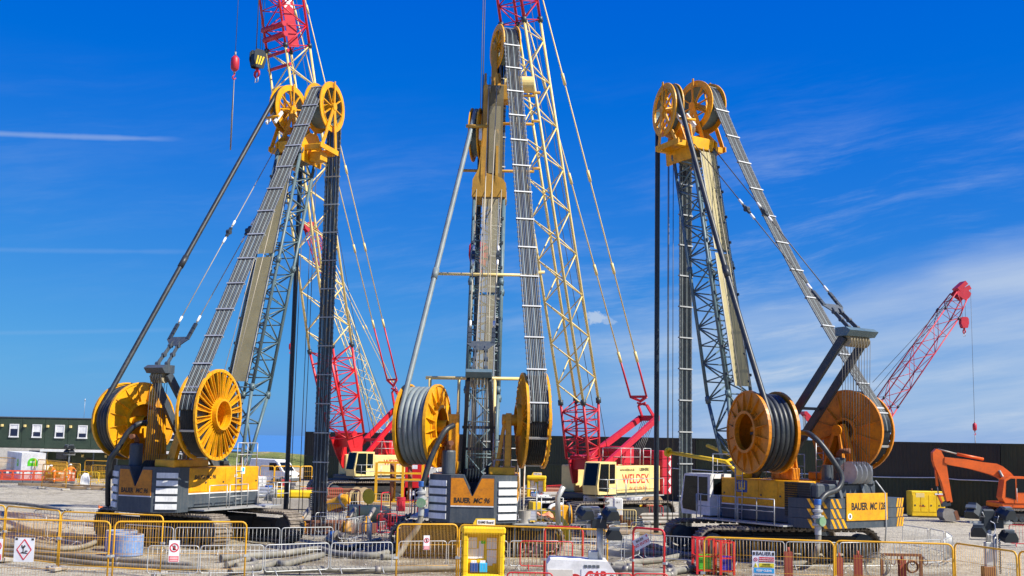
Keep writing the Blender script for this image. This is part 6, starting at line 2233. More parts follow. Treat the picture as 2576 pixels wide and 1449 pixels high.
def notice_stand(P, ang, label, k=1.0, papers=True):
    """moulded yellow notice stand: header, hooded frame, recessed board with papers, striped flanks"""
    t = thing('notice_stand', label, 'notice stand', P, ang, 'yellow notice stands')
    Yl = MAT['bright_yellow']
    S_ = Matrix.Scale(k, 4)
    m = MB()
    m.box(-0.70, -0.50, -0.28, 0.30, 0, 1.72, 0.05)
    m.box(0.50, 0.70, -0.28, 0.30, 0, 1.72, 0.05)
    m.box(-0.72, 0.72, -0.34, 0.32, 1.70, 1.95, 0.06)
    m.box(-0.70, 0.70, -0.30, 0.30, 0.0, 0.42, 0.05)
    fr = part('frame', m.xf(S_), Yl, t)
    part('back_board', MB().box(-0.50, 0.50, 0.10, 0.18, 0.42, 1.70).xf(S_), Yl, t)
    hd = part('header', MB().prism([(-0.36, 0), (0.36, 0), (0.36, 0.24), (-0.28, 0.24), (-0.36, 0.1)], (0.02, -0.12, 1.95), (1, 0, 0), (0, 0, 1), (0, 0.12, 0)).xf(S_), Yl, t)
    part('header_plate', MB().box(-0.22, 0.36, -0.135, -0.124, 1.99, 2.16).xf(S_), MAT['paper'], hd)
    lettering('RAMS Board', 0.12 * k, MAT['letter_black'], hd, (0.07 * k, -0.137 * k, 2.075 * k), (1, 0, 0), (0, 0, 1), 0.002, 0.0, 0.8)
    if papers:
        for (x, z, w, h, mt) in ((-0.33, 1.40, 0.28, 0.34, 'paper'), (-0.30, 1.05, 0.34, 0.32, 'paper'), (-0.04, 1.18, 0.16, 0.55, 'paper'), (0.02, 1.42, 0.15, 0.1, 'logo_green'), (0.22, 1.38, 0.16, 0.36, 'paper'), (0.39, 1.38, 0.16, 0.36, 'paper'), (0.24, 0.92, 0.18, 0.5, 'paper'), (0.40, 0.95, 0.14, 0.42, 'paper')):
            part('paper', MB().box(x - w / 2, x + w / 2, 0.075, 0.098, z - h / 2, z + h / 2).xf(S_), MAT[mt], t)
        for (x, mt) in ((-0.28, 'logo_blue'), (0.02, 'sign_blue')):
            part('leaflet_box', MB().box(x - 0.13, x + 0.13, -0.08, 0.09, 0.46, 0.76, 0.01).xf(S_), MAT[mt], t)
            part('leaflets', MB().box(x - 0.10, x + 0.08, -0.04, 0.06, 0.76, 0.84).xf(S_), MAT['paper'], t)
        part('side_papers', MB().box(-0.86, -0.72, -0.2, 0.1, 0.95, 1.25).xf(S_), MAT['paper'], t)
    for s in (-1, 1):
        for j in range(5):
            z = 0.15 + 0.3 * j
            part('hazard_band', MB().prism([(-0.26, z), (0.27, z + 0.2), (0.27, z + 0.32), (-0.26, z + 0.12)], (s * 0.702, 0, 0), (0, 1, 0), (0, 0, 1), (s * 0.008, 0, 0)).xf(S_), MAT['letter_black'], t)
    return t


P = gp(1215, 1326, 1.95)
notice_stand(V((P.x, P.y + 0.5, 0)), 0.12, 'yellow moulded notice stand covered with papers behind the long yellow panel', 1.0)
P = dp(1349, 1250, 92.0)
notice_stand(V((P.x, 92.0, 0)), -0.05, 'small yellow notice stand beyond the yellow pump', 1.05)


def flood_lamp(parent, loc, rz, tilt, k=1.0):
    M = Matrix.Translation(loc) @ Matrix.Rotation(rz, 4, 'Z') @ Matrix.Rotation(tilt, 4, 'X')
    m = MB().prism([(-0.30, 0.0), (0.30, 0.0), (0.30, 0.14), (0.16, 0.34), (-0.16, 0.34), (-0.30, 0.14)], (0, -0.24, 0), (0.86 * k, 0, 0), (0, 0, 1 * k), (0, 0.46 * k, 0))
    o = part('flood_lamp', m.xf(M), MAT['lamp_black'], parent)
    part('lamp_glass', MB().box(-0.24 * k, 0.24 * k, -0.22, -0.22 + 0.42 * k, -0.012, -0.002).xf(M), MAT['lamp_glass'], o)
    part('cooling_rib', MB().box(-0.18 * k, 0.18 * k, -0.10, 0.02, 0.30 * k, 0.40 * k).xf(M), MAT['lamp_grey'], o)
    part('bracket', MB().tube([(-0.30 * k, 0, 0.05), (-0.32 * k, 0, -0.16), (0.32 * k, 0, -0.16), (0.30 * k, 0, 0.05)], 0.018, 6).xf(M), MAT['galvanised'], o)


# lighting tower on the white generator
d0 = 35.6
G0 = dp(1459, 1470, d0)
t = thing('lighting_tower', 'white generator trailer with red lettering and a folded lighting mast', 'lighting tower', (G0.x, d0, 0), 0.0, 'lighting towers')
w2 = 166 / PF * d0 / 2
sh = MB().prism([(-w2, 0.35), (w2, 0.35), (w2, 0.98), (w2 - 0.22, 1.30), (-w2 + 0.1, 1.34), (-w2, 1.2)], (0, -0.55, 0), (1, 0, 0), (0, 0, 1), (0, 1.2, 0))
bd = part('canopy', sh, MAT['white_paint'], t)
part('side_panel', MB().box(-w2 + 0.03, -w2 + 0.75, -0.565, -0.552, 0.55, 1.05), MAT['pale_panel'], bd)
gp_ = part('name_plate', MB().box(0.0, w2 - 0.25, -0.565, -0.552, 0.62, 1.08), MAT['paper'], bd)
lettering('GAP', 0.36, MAT['letter_red'], gp_, (0.40, -0.566, 0.88), (1, 0, 0), (0, 0, 1), 0.016, 0.15, width=0.6)
part('blue_line', MB().box(0.1, w2 - 0.5, -0.572, -0.566, 0.64, 0.70), MAT['logo_blue'], gp_)
part('red_disc', MB().disc(V((-0.18, -0.556, 0.72)), V((0, 1, 0)), 0.22, 0.01, 20), MAT['letter_red'], bd)
for j in range(4):
    part('louvre', MB().box(0.08 + 0.12 * j, 0.17 + 0.12 * j, -0.566, -0.552, 1.12, 1.20), MAT['lamp_grey'], bd)
part('latch', MB().box(w2 - 0.16, w2 - 0.06, -0.575, -0.552, 0.86, 0.92), MAT['lamp_black'], bd)
part('skid', MB().box(-w2 + 0.1, w2 - 0.1, -0.45, 0.45, 0.0, 0.34, 0.04), MAT['lamp_grey'], t)
mx = (1507 - 1459) / PF * d0
ms = MB().tube([(mx, 0.1, 1.25), (mx, 0.1, 2.35)], 0.10, 12)
ms.tube([(mx, 0.1, 2.3), (mx, 0.1, 2.65)], 0.07, 10)
ms.box(mx - 0.34, mx - 0.06, -0.05, 0.25, 1.2, 1.55, 0.02)
part('mast', ms, MAT['galvanised'], t)
co = MB().tube([V((mx + 0.14 + 0.03 * math.cos(i * 0.8), 0.1 + 0.03 * math.sin(i * 0.8), 1.9 + i * 0.0065)) for i in range(90)], 0.010, 5)
part('coiled_cable', co, MAT['lamp_black'], t)
zj = 2.36
part('junction_box', MB().box(mx - 0.27, mx + 0.18, -0.18, 0.24, zj - 0.14, zj + 0.16, 0.02), MAT['lamp_black'], t)
part('cross_arm', MB().box(mx - 0.75, mx + 0.6, 0.02, 0.12, zj - 0.02, zj + 0.07), MAT['lamp_grey'], t)
for (x, z, rz, ti) in ((-0.50, 2.55, 0.5, 0.35), (0.26, 2.55, 0.45, 0.35), (0.40, 1.95, 0.1, 0.2)):
    flood_lamp(t, V((mx + x, -0.1, z)), rz, ti, 0.84)

# lighting mast on the right with coiled cable
d1 = 36.8
G1 = dp(2489, 1449, d1)
t = thing('lighting_mast', 'grey lighting mast with four black floodlights and a coiled cable', 'lighting tower', (G1.x, d1, 0), 0.0, 'lighting towers')
k1 = d1 / PF
ms = MB().box(-0.12, 0.10, -0.1, 0.1, 0.55, 1.95, 0.02)
ms.tube([(0.0, 0, 1.9), (0.03, 0, 2.5)], 0.085, 12)
part('mast', ms, MAT['galvanised'], t)
part('mast_tube', MB().tube([(0.22, 0.02, 0.6), (0.20, 0.02, 2.2)], 0.06, 10), MAT['galvanised'], t)
part('hinge_plate', MB().box(-0.22, 0.16, -0.13, 0.13, 0.62, 1.22, 0.02), MAT['rust'], t)
part('lever', MB().tube([(-0.28, -0.15, 0.85), (0.42, -0.15, 0.76)], 0.02, 6), MAT['bare_steel'], t)
part('coiled_cable', MB().tube([V((0.34 + 0.035 * math.cos(i * 0.75), 0.0 + 0.035 * math.sin(i * 0.75), 1.0 + i * 0.006)) for i in range(200)], 0.010, 5), MAT['lamp_black'], t)
part('base', MB().lathe([(0.01, 0.6), (0.5, 0.58), (0.75, 0.45), (0.8, 0.0), (0.01, 0.0)], (0.1, 0, 0), (0, 0, 1), 20), MAT['concrete'], t)
part('junction_box', MB().box(0.10, 0.42, -0.2, 0.2, 2.38, 2.72, 0.02).box(-0.2, 0.2, -0.1, 0.2, 2.3, 2.95, 0.05), MAT['lamp_black'], t)
part('lead', MB().tube(spline([(0.0, -0.2, 2.6), (0.12, -0.25, 2.5), (0.08, -0.25, 2.2), (-0.1, -0.22, 2.2)], 5), 0.012, 5), MAT['paper'], t)
part('cross_arm', MB().box(-0.55, 0.75, -0.02, 0.06, 2.5, 2.58), MAT['galvanised'], t)
for (x, z, rz, ti) in ((-0.46, 2.84, -0.7, 0.8), (0.46, 2.72, 0.5, 0.3), (-0.34, 2.18, -0.4, 0.25), (0.54, 2.02, 0.15, 0.2)):
    flood_lamp(t, V((x, -0.12, z)), rz, ti, 0.86)

# red-oxide timber posts
for (x, y, wpx, lab) in ((1983, 1388, 19, 'red-brown post standing behind the warning board panel'), (2111, 1402, 15, 'slim red-brown post just behind the fence joint'), (2158, 1397, 20, 'red-brown post with a pin in its top behind the yellow panel'), (2269, 1408, 16, 'red-brown post inside the hook rack')):
    dd = 37.5
    P = dp(x, y, dd)
    hw = wpx / PF * dd / 2
    t = thing('steel_post', lab, 'post', (P.x, dd, 0), random.uniform(-0.2, 0.2), 'red-brown posts behind the fence')
    m = MB()
    hgt = P.z
    m.box(-hw, hw, -hw, -hw + 0.03, 0, hgt)
    m.box(-hw, hw, hw - 0.03, hw, 0, hgt)
    m.box(-0.015, 0.015, -hw + 0.03, hw - 0.03, 0, hgt)
    part('section', m, MAT['red_oxide'], t)
    part('pin', MB().tube([(0, 0, hgt - 0.05), (0, 0, hgt + 0.14)], 0.04, 8), MAT['red_oxide'], t)

# rusty rack with hooks
dd = 37.0
A, B = dp(2218, 1394, dd), dp(2316, 1394, dd)
t = thing('hook_rack', 'rusty steel rack with a row of hanging hooks', 'rack', (A.x, dd, 0), 0.0)
W = B.x - A.x
part('top_rail', MB().box(-0.02, W + 0.02, -0.04, 0.04, A.z - 0.05, A.z + 0.03), MAT['rust'], t)
for x in (0.0, W):
    part('post', MB().box(x - 0.045, x + 0.045, -0.035, 0.035, 0.0, A.z - 0.05), MAT['rust'], t)
    part('foot', MB().box(x - 0.05, x + 0.05, -0.4, 0.4, 0.0, 0.06), MAT['rust'], t)
for j in range(7):
    x = 0.16 + j * (W + 0.1) / 6.6
    pts = [V((x - 0.07, 0, A.z - 0.05)), V((x - 0.07, 0, A.z - 0.22))] + [V((x + 0.075 * -math.cos(a), 0, A.z - 0.22 - 0.09 * math.sin(a))) for a in (0.5, 1.1, 1.6, 2.1, 2.7)] + [V((x + 0.08, 0, A.z - 0.15))]
    part('hook', MB().tube(pts, 0.014, 6), MAT['rust'], t)


def coil(P, r, n, label, mat='rust', ax=(0, 1, 0), spread=0.05):
    t = thing('rope_coil', label, 'coil', P, 0, 'coils hung on the rack')
    ax = V(ax).normalized()
    for k in range(n):
        c = ax * ((k - n / 2) * spread * 0.5) + V((random.uniform(-1, 1), 0, random.uniform(-1, 1))) * r * 0.08
        e1 = ax.orthogonal().normalized()
        e2 = ax.cross(e1)
        rr = r * random.uniform(0.85, 1.08)
        part('turn', MB().tube(arc(c, e1, e2, rr, 0, 2 * math.pi * 23 / 24, 23), 0.014, 5, closed=True), MAT[mat], t)


P = dp(2292, 1425, dd)
coil(V((P.x, dd - 0.08, P.z)), 0.17, 5, 'small rusty wire coil hanging on the rack')
P = dp(2205, 1425, dd - 0.3)
coil(V((P.x, dd - 0.3, P.z)), 0.36, 6, 'large loose coil of pale rope beside the rack', 'hose_mud', (0.3, 1, 0.1), 0.12)

# red stillages with crates
def stillage(P, w, h, label, fill):
    t = thing('red_stillage', label, 'cage', P, 0.06, 'red cages of crates')
    R_ = MAT['barrier_red']
    dpt = 0.8
    for x in (0, w):
        for y in (0, dpt):
            part('post', MB().box(x - 0.04, x + 0.04, y - 0.04, y + 0.04, 0, h), R_, t)
    m = MB()
    for z in (0.14, h * 0.5, h - 0.03):
        m.box(0.04, w - 0.04, -0.02, 0.02, z - 0.025, z + 0.025)
        m.box(0.04, w - 0.04, dpt - 0.02, dpt + 0.02, z - 0.025, z + 0.025)
        m.box(-0.02, 0.02, 0.04, dpt - 0.04, z - 0.025, z + 0.025)
        m.box(w - 0.02, w + 0.02, 0.04, dpt - 0.04, z - 0.025, z + 0.025)
    part('rails', m, R_, t, kind='stuff')
    m = MB()
    for j in range(1, 9):
        x = w * j / 9
        m.tube([(x, dpt, 0.14), (x, dpt, h)], 0.007, 4)
        if j < 4:
            m.tube([(x, 0, h * 0.5), (x, 0, h)], 0.007, 4)
    part('wires', m, R_, t, kind='stuff')
    part('floor', MB().box(0, w, 0, dpt, 0.10, 0.14), R_, t)
    return t


P = gp(1756, 1446, 0)
stillage(V((P.x, P.y + 0.2, 0)), 0.62, 1.3, 'red cage holding green crates', 'crate_green')
stillage(V((P.x + 0.85, P.y + 0.1, 0)), 0.5, 1.2, 'red cage holding blue crates', 'crate_blue')
def crate(P, w, d, h, mat, label):
    t = thing('plastic_crate', label, 'crate', P, 0.05, 'plastic crates in the red cages')
    m = MB()
    for (x0, x1, y0, y1) in ((0, w, 0, 0.03), (0, w, d - 0.03, d), (0, 0.03, 0.03, d - 0.03), (w - 0.03, w, 0.03, d - 0.03)):
        m.box(x0, x1, y0, y1, 0, h)
    m.box(0.03, w - 0.03, 0.03, d - 0.03, 0, 0.03)
    for j in range(4):
        m.box(-0.015, w + 0.015, -0.015, 0.0, h * (0.1 + 0.25 * j), h * (0.1 + 0.25 * j) + 0.02)
    part('shell', m, MAT[mat], t)


crate(V((P.x + 0.10, P.y + 0.30, 0.15)), 0.46, 0.5, 0.26, 'crate_green', 'lower green crate in the red cage')
crate(V((P.x + 0.10, P.y + 0.30, 0.42)), 0.46, 0.5, 0.26, 'crate_green', 'upper green crate in the red cage')
crate(V((P.x + 0.93, P.y + 0.2, 0.15)), 0.36, 0.5, 0.24, 'crate_blue', 'lower blue crate in the red cage')
crate(V((P.x + 0.93, P.y + 0.2, 0.40)), 0.36, 0.5, 0.24, 'crate_blue', 'upper blue crate in the red cage')

# ---------------------------------------------------------------- orange digger by the container wall
FX = Frame(dp(2560, 1300, 78.5).x + 0.15, 78.5, 180)
zX = zoomer(3300, 1600, 2.293)


def digger():
    t = thing('excavator', 'orange tracked excavator with its bucket resting on the gravel', 'excavator', FX.o, FX.ang)
    O = MAT['digger_orange']
    q = lambda x, y: FX.side(*zX(x, y))
    crawler(t, 2.1, 0.95, 0.6, 2.4, 0.0, pitch=0.24)
    part('slew_deck', MB().box(-2.3, 1.7, -1.3, 1.3, 1.0, 1.35, 0.05), O, t)
    part('engine_house', MB().box(-2.5, -0.6, -1.3, 1.3, 1.35, 2.35, 0.12), O, t)
    cabm = MB().prism([(0, 0), (1.55, 0), (1.75, 0.35), (1.55, 1.5), (1.2, 1.72), (0.1, 1.72)], (-0.05, 0.45, 1.33), (1, 0, 0), (0, 0, 1), (0, 0.9, 0))
    cb_ = part('cab', cabm, O, t)
    for y, s in ((1.354, 1), (0.446, -1)):
        part('window', MB().prism([(0.85, 0.22), (1.5, 0.4), (1.42, 1.42), (1.15, 1.58), (0.85, 1.58)], (-0.05, y, 1.33), (1, 0, 0), (0, 0, 1), (0, 0.02 * s, 0)), MAT['cab_glass'], cb_)
        part('window', MB().prism([(0.15, 0.7), (0.75, 0.7), (0.75, 1.58), (0.15, 1.58)], (-0.05, y, 1.33), (1, 0, 0), (0, 0, 1), (0, 0.02 * s, 0)), MAT['cab_glass'], cb_)
    part('handrail', MB().tube([(0.75, 1.42, 1.4), (0.75, 1.42, 2.3)], 0.02, 6), MAT['galvanised'], cb_)

    def plate(name, px, hw, mat=O):
        P = [q(*p) for p in px]
        m = MB().prism([(p.x, p.z) for p in P], (0, -hw, 0), (1, 0, 0), (0, 0, 1), (0, 2 * hw, 0))
        return part(name, m, mat, t)
    boom = plate('boom', [(815, 392), (1010, 412), (1180, 440), (1275, 450), (1330, 475), (1400, 530), (1470, 610), (1420, 660), (1340, 600), (1290, 572), (1220, 545), (1040, 495), (860, 462), (812, 440)], 0.26)
    stick = plate('stick', [(712, 350), (745, 318), (785, 335), (815, 395), (835, 455), (850, 560), (888, 790), (840, 800), (790, 610), (735, 480), (716, 420)], 0.2)
    part('bucket_cylinder', MB().tube([q(742, 480), q(762, 650)], 0.085, 10), O, stick)
    part('cylinder_rod', MB().tube([q(762, 650), q(770, 720)], 0.045, 8), MAT['bare_steel'], stick)
    part('bucket_link', MB().bar(q(765, 735), q(860, 738), 0.3, 0.1).bar(q(775, 740), q(815, 830), 0.3, 0.1), O, stick)
    part('stick_cylinder', MB().tube([q(935, 365), q(1170, 412)], 0.10, 10), O, boom)
    part('cylinder_rod', MB().tube([q(765, 322), q(935, 365)], 0.055, 8), MAT['bare_steel'], boom)
    for s in (-1, 1):
        a, b = q(1290, 510) + V((0, 0.36 * s, 0)), q(1390, 690) + V((0, 0.36 * s, 0))
        part('boom_cylinder', MB().tube([a, b], 0.09, 10), MAT['bare_steel'], boom)
    P = [q(*p) for p in ((800, 850), (870, 850), (900, 870), (905, 945), (870, 962), (810, 955), (785, 920), (783, 880))]
    m = MB().prism([(p.x, p.z) for p in P], (0, -0.55, 0), (1, 0, 0), (0, 0, 1), (0, 1.1, 0))
    bk = part('bucket', m, MAT['bare_steel'], t)
    P = [q(*p) for p in ((880, 870), (910, 865), (935, 945), (905, 950))]
    part('bucket_lip', MB().prism([(p.x, p.z) for p in P], (0, -0.57, 0), (1, 0, 0), (0, 0, 1), (0, 1.14, 0)), MAT['rust'], bk)
    part('quick_hitch', MB().bar(q(800, 815), q(870, 800), 0.4, 0.3), MAT['dark_steel'], bk)


digger()


def cabinet(name, label, cat, px, d, dep, mat, group=None, feet=0.0, ang=0.0):
    """boxy thing from its photo rectangle (x0, y0, x1, y1) at distance d; returns thing, half width, z0, z1"""
    x0, y0, x1, y1 = px
    A, B = dp(x0, y1, d), dp(x1, y0, d)
    z0 = max(0.0, A.z)
    t = thing(name, label, cat, ((A.x + B.x) / 2, d, 0), ang, group)
    hw = (B.x - A.x) / 2
    o = part('casing', MB().box(-hw, hw, 0, dep, z0 if feet else 0.05, B.z, 0.04), MAT[mat], t)
    return t, o, hw, z0, B.z


t, o, hw, z0, zt_ = cabinet('generator', 'yellow site generator standing against the container wall', 'generator', (2294, 1237, 2377, 1292), 83.0, 1.1, 'bright_yellow')
for k in range(4):
    x = -hw + 0.08 + k * (2 * hw - 0.1) / 4
    dr = part('door', MB().box(x, x + (2 * hw - 0.1) / 4 - 0.04, -0.02, -0.002, 0.35, zt_ - 0.25, 0.006), MAT['bright_yellow'], o)
    part('latch', MB().box(x + 0.1, x + 0.2, -0.035, -0.021, 0.75, 0.85), MAT['dark_steel'], dr)
part('vent', MB().box(-hw + 0.3, -hw + 0.9, -0.022, -0.003, zt_ - 0.42, zt_ - 0.12), MAT['cream'], o)
part('name_plate', MB().box(hw - 0.7, hw - 0.1, -0.022, -0.003, zt_ - 0.24, zt_ - 0.12), MAT['paper'], o)
lettering('Power', 0.16, MAT['letter_red'], o, (-hw + 0.75, -0.024, 0.75), (1, 0, 0), (0, 0, 1), 0.003)
part('exhaust', MB().tube([(0.4, 0.4, zt_ - 0.02), (0.4, 0.4, zt_ + 0.2)], 0.05, 8), MAT['rust'], t)
part('skid', MB().box(-hw + 0.05, hw - 0.05, 0.05, 1.05, 0.0, 0.06), MAT['dark_steel'], t)

# white cage barriers behind the generator's left end
low_barrier((2236, 1240), (2290, 1242), 'pale barrier beside the yellow generator', 'white_paint', h=1.1, group='pale barriers')

# ---------------------------------------------------------------- tank with the green logo, red plastic barriers, workmen
d = 113.0
A = dp(52, 1185, d)
wl_, wr_ = 6.0, 2.4
t = thing('fuel_tank', 'white and grey site tank with green dome logos', 'tank', (A.x, d, 0), math.radians(-8))
M8 = Matrix.Rotation(math.radians(0), 4, 'Z')
bx = part('tank_body', MB().prism([(0, 0), (2.15, 0.55), (-3.2, 7.0), (-5.35, 6.45)], (0, 0, 0.05), (1, 0, 0), (0, 1, 0), (0, 0, 2.55)), MAT['white_paint'], t)
e1, e2 = V((2.15, 0.55, 0)).normalized(), V((-5.35, 6.45, 0)).normalized()


def dome_logo(parent, c, u, n, s):
    pts = [(-0.55, -0.45), (0.55, -0.45), (0.55, -0.1)] + [(0.55 * math.cos(a), -0.1 + 0.55 * math.sin(a)) for a in (0.3, 0.7, 1.1, 1.57, 2.05, 2.45, 2.85)] + [(-0.55, -0.1)]
    o = part('dome_logo', MB().prism([(a * s, b * s) for a, b in pts], c, u, (0, 0, 1), n * 0.012), MAT['logo_green'], parent)
    lettering('eco', 0.42 * s, MAT['letter_white'], o, c + V((0, 0, 0.02 * s)) + n * 0.013, u, (0, 0, 1), 0.005)


n1 = V((e1.y, -e1.x, 0))
n2_ = V((-e2.y, e2.x, 0)) * 1
if n2_.y > 0:
    n2_ = -n2_
dome_logo(bx, e1 * 1.05 + V((0, 0, 1.75)) + n1 * 0.004, e1, n1, 0.85)
dome_logo(bx, e2 * 1.9 + V((0, 0, 1.65)) + n2_ * 0.004, -e2, n2_, 0.8)
part('door', MB().prism([(4.2, 0.2), (5.6, 0.2), (5.6, 2.1), (4.2, 2.1)], n2_ * 0.004, e2, (0, 0, 1), n2_ * 0.02), MAT['pale_panel'], bx)

RBL = 'red plastic barriers'
for k in range(8):
    x0, x1 = -22 + 26.3 * k, -22 + 26.3 * (k + 1) - 0.6
    A, B = gp(x0, 1213.5 + 0.35 * k, 0.0), gp(x1, 1213.5 + 0.35 * (k + 1), 0.0)
    w = (B - A)
    t = thing('plastic_barrier', 'red plastic barrier on grey feet in the row below the tank', 'barrier', A, math.atan2(w.y, w.x), RBL)
    L = w.length
    m = MB().box(0, L, -0.03, 0.03, 0.98, 1.12, 0.01)
    m.box(0, L, -0.03, 0.03, 0.72, 0.80)
    m.box(0, L, -0.03, 0.03, 0.22, 0.34)
    m.box(0, 0.06, -0.03, 0.03, 0.34, 0.98)
    m.box(L - 0.06, L, -0.03, 0.03, 0.34, 0.98)
    o = part('panel', m, MAT['barrier_orange'], t)
    m = MB()
    for j in range(1, 9):
        m.box(L * j / 9 - 0.02, L * j / 9 + 0.02, -0.02, 0.02, 0.34, 0.72)
    part('slats', m, MAT['barrier_orange'], o, kind='stuff')
    part('white_plate', MB().box(L * 0.38, L * 0.62, -0.04, -0.031, 0.84, 1.0), MAT['reflective'], o)
    part('foot', MB().box(0.02, L - 0.02, -0.22, 0.22, 0.0, 0.2, 0.03), MAT['lamp_grey'], t)


def worker(P, rz, label, pose):
    """one figure grown from a jointed skeleton"""
    J = dict(pelvis=(0, 0, 0.93), spine=(0.03, 0, 1.15), chest=(0.06, 0, 1.38), neck=(0.07, 0, 1.50), head=(0.10, 0, 1.63), crown=(0.10, 0, 1.75),
             hip_l=(0, 0.10, 0.90), knee_l=(0.04, 0.12, 0.50), ank_l=(-0.02, 0.13, 0.09), toe_l=(0.17, 0.15, 0.05),
             hip_r=(0, -0.10, 0.90), knee_r=(0.05, -0.12, 0.50), ank_r=(0.02, -0.14, 0.09), toe_r=(0.21, -0.16, 0.05),
             sh_l=(0.05, 0.20, 1.42), el_l=(0.10, 0.28, 1.15), wr_l=(0.28, 0.22, 1.02), sh_r=(0.05, -0.20, 1.42), el_r=(0.08, -0.28, 1.14), wr_r=(0.26, -0.22, 1.0))
    J.update(pose)
    rad = dict(pelvis=0.17, spine=0.16, chest=0.17, neck=0.065, head=0.10, crown=0.075, hip_l=0.11, knee_l=0.085, ank_l=0.07, toe_l=0.045, hip_r=0.11, knee_r=0.085, ank_r=0.07, toe_r=0.045,
               sh_l=0.085, el_l=0.065, wr_l=0.045, sh_r=0.085, el_r=0.065, wr_r=0.045)
    E = [('pelvis', 'spine'), ('spine', 'chest'), ('chest', 'neck'), ('neck', 'head'), ('head', 'crown'), ('pelvis', 'hip_l'), ('hip_l', 'knee_l'), ('knee_l', 'ank_l'), ('ank_l', 'toe_l'),
         ('pelvis', 'hip_r'), ('hip_r', 'knee_r'), ('knee_r', 'ank_r'), ('ank_r', 'toe_r'), ('chest', 'sh_l'), ('sh_l', 'el_l'), ('el_l', 'wr_l'), ('chest', 'sh_r'), ('sh_r', 'el_r'), ('el_r', 'wr_r')]
    # hands with fingers
    for s in ('l', 'r'):
        wv, ev = V(J['wr_' + s]), V(J['el_' + s])
        u = (wv - ev).normalized()
        side = u.cross(V((0, 0, 1))).normalized()
        J['palm_' + s] = tuple(wv + u * 0.08); rad['palm_' + s] = 0.04
        E.append(('wr_' + s, 'palm_' + s))
        for k in range(4):
            J['f%d_%s' % (k, s)] = tuple(wv + u * (0.17 - 0.01 * abs(k - 1.5)) + side * (0.025 * (k - 1.5)) - V((0, 0, 0.02)))
            rad['f%d_%s' % (k, s)] = 0.010
            E.append(('palm_' + s, 'f%d_%s' % (k, s)))
        J['th_' + s] = tuple(wv + u * 0.10 + side * 0.06); rad['th_' + s] = 0.011
        E.append(('wr_' + s, 'th_' + s))
    names = list(J)
    me = bpy.data.meshes.new('person')
    me.from_pydata([J[n] for n in names], [(names.index(a), names.index(b)) for a, b in E], [])
    ob = bpy.data.objects.new('body', me)
    COL.objects.link(ob)
    sk = ob.modifiers.new('skin', 'SKIN')
    sk.use_smooth_shade = True
    for i, n in enumerate(names):
        v = me.skin_vertices[0].data[i]
        v.radius = (rad[n], rad[n])
        v.use_root = n == 'pelvis'
    sb = ob.modifiers.new('sub', 'SUBSURF')
    sb.levels = sb.render_levels = 1
    bm_ = bpy.data.meshes.new_from_object(ob.evaluated_get(bpy.context.evaluated_depsgraph_get()))
    bpy.data.objects.remove(ob)
    bm_.materials.clear()
    for mt in ('hi_vis', 'skin', 'reflective', 'lamp_black'):
        bm_.materials.append(MAT[mt])
    hd = V(J['head'])
    for p in bm_.polygons:
        c = p.center
        p.use_smooth = True
        if (c - hd).length < 0.16 or any((c - V(J['palm_' + s])).length < 0.12 for s in 'lr'):
            p.material_index = 1
        elif c.z < 0.12:
            p.material_index = 3
        elif 0.36 < c.z < 0.42 or (1.10 < c.z < 1.16 and abs(c.y) < 0.2):
            p.material_index = 2
    t = thing('person', label, 'person', P, rz, 'workmen in orange')
    part('body', bm_, None, t)
    h = V(J['head'])
    part('hard_hat', MB().lathe([(0.01, 0.155), (0.07, 0.145), (0.115, 0.09), (0.13, 0.03), (0.165, 0.02), (0.165, 0.012), (0.125, 0.01), (0.01, 0.03)], h + V((0, 0, 0.03)), (0, 0, 1), 16, smooth=True), MAT['white_paint'], t)
    f = MB()
    for s in (-1, 1):
        f.lathe([(0.001, 0.012), (0.014, 0.0), (0.001, -0.012)], h + V((0.098, 0.035 * s, 0.02)), (1, 0, 0), 8)
    f.bar(h + V((0.09, -0.03, -0.06)), h + V((0.09, 0.03, -0.06)), 0.02, 0.012)
    f.bar(h + V((0.095, 0, 0.01)), h + V((0.118, 0, -0.025)), 0.025, 0.02)
    part('face', f, MAT['letter_black'], t)


worker(gp(136, 1216, 0), math.radians(200), 'person in orange overalls and white hard hat, bending forward by the fence',
       dict(chest=(0.20, 0, 1.32), neck=(0.28, 0, 1.42), head=(0.36, 0, 1.52), crown=(0.40, 0, 1.62), sh_l=(0.18, 0.20, 1.36), sh_r=(0.18, -0.20, 1.36), el_l=(0.30, 0.26, 1.10), wr_l=(0.46, 0.18, 0.98), el_r=(0.30, -0.26, 1.10), wr_r=(0.46, -0.18, 0.98)))
worker(gp(175, 1216, 0), math.radians(280), 'person in orange overalls with both arms held out holding a sheet',
       dict(el_l=(0.16, 0.42, 1.28), wr_l=(0.34, 0.52, 1.20), el_r=(0.16, -0.42, 1.26), wr_r=(0.34, -0.50, 1.16), knee_r=(0.14, -0.13, 0.50), ank_r=(0.16, -0.15, 0.09), toe_r=(0.34, -0.16, 0.05)))
P = gp(160, 1205, 0)
t = thing('drawing_sheet', 'large white sheet held up between the two workmen', 'sheet', (P.x - 0.2, P.y - 4.5, 1.0), 0.1)
part('sheet', MB().prism([(-0.5, 0.0), (0.25, -0.15), (0.45, 0.45), (-0.45, 0.6)], (0, 0, 0), (1, 0, 0), (0, 0.2, 0.98), (0, 0.01, 0)), MAT['paper'], t)
P = gp(213, 1224, 0)
t = thing('folding_sign', 'white round-topped folding sign on the yard ground', 'sign', P, 0.2)
part('plate', MB().prism([(-0.4, 0.25), (0.35, 0.15), (0.42, 0.55), (0.2, 1.15), (-0.15, 1.2), (-0.38, 0.9)], (0, 0, 0), (1, 0, 0), (0, 0.25, 0.97), (0, 0.03, 0)), MAT['white_paint'], t)
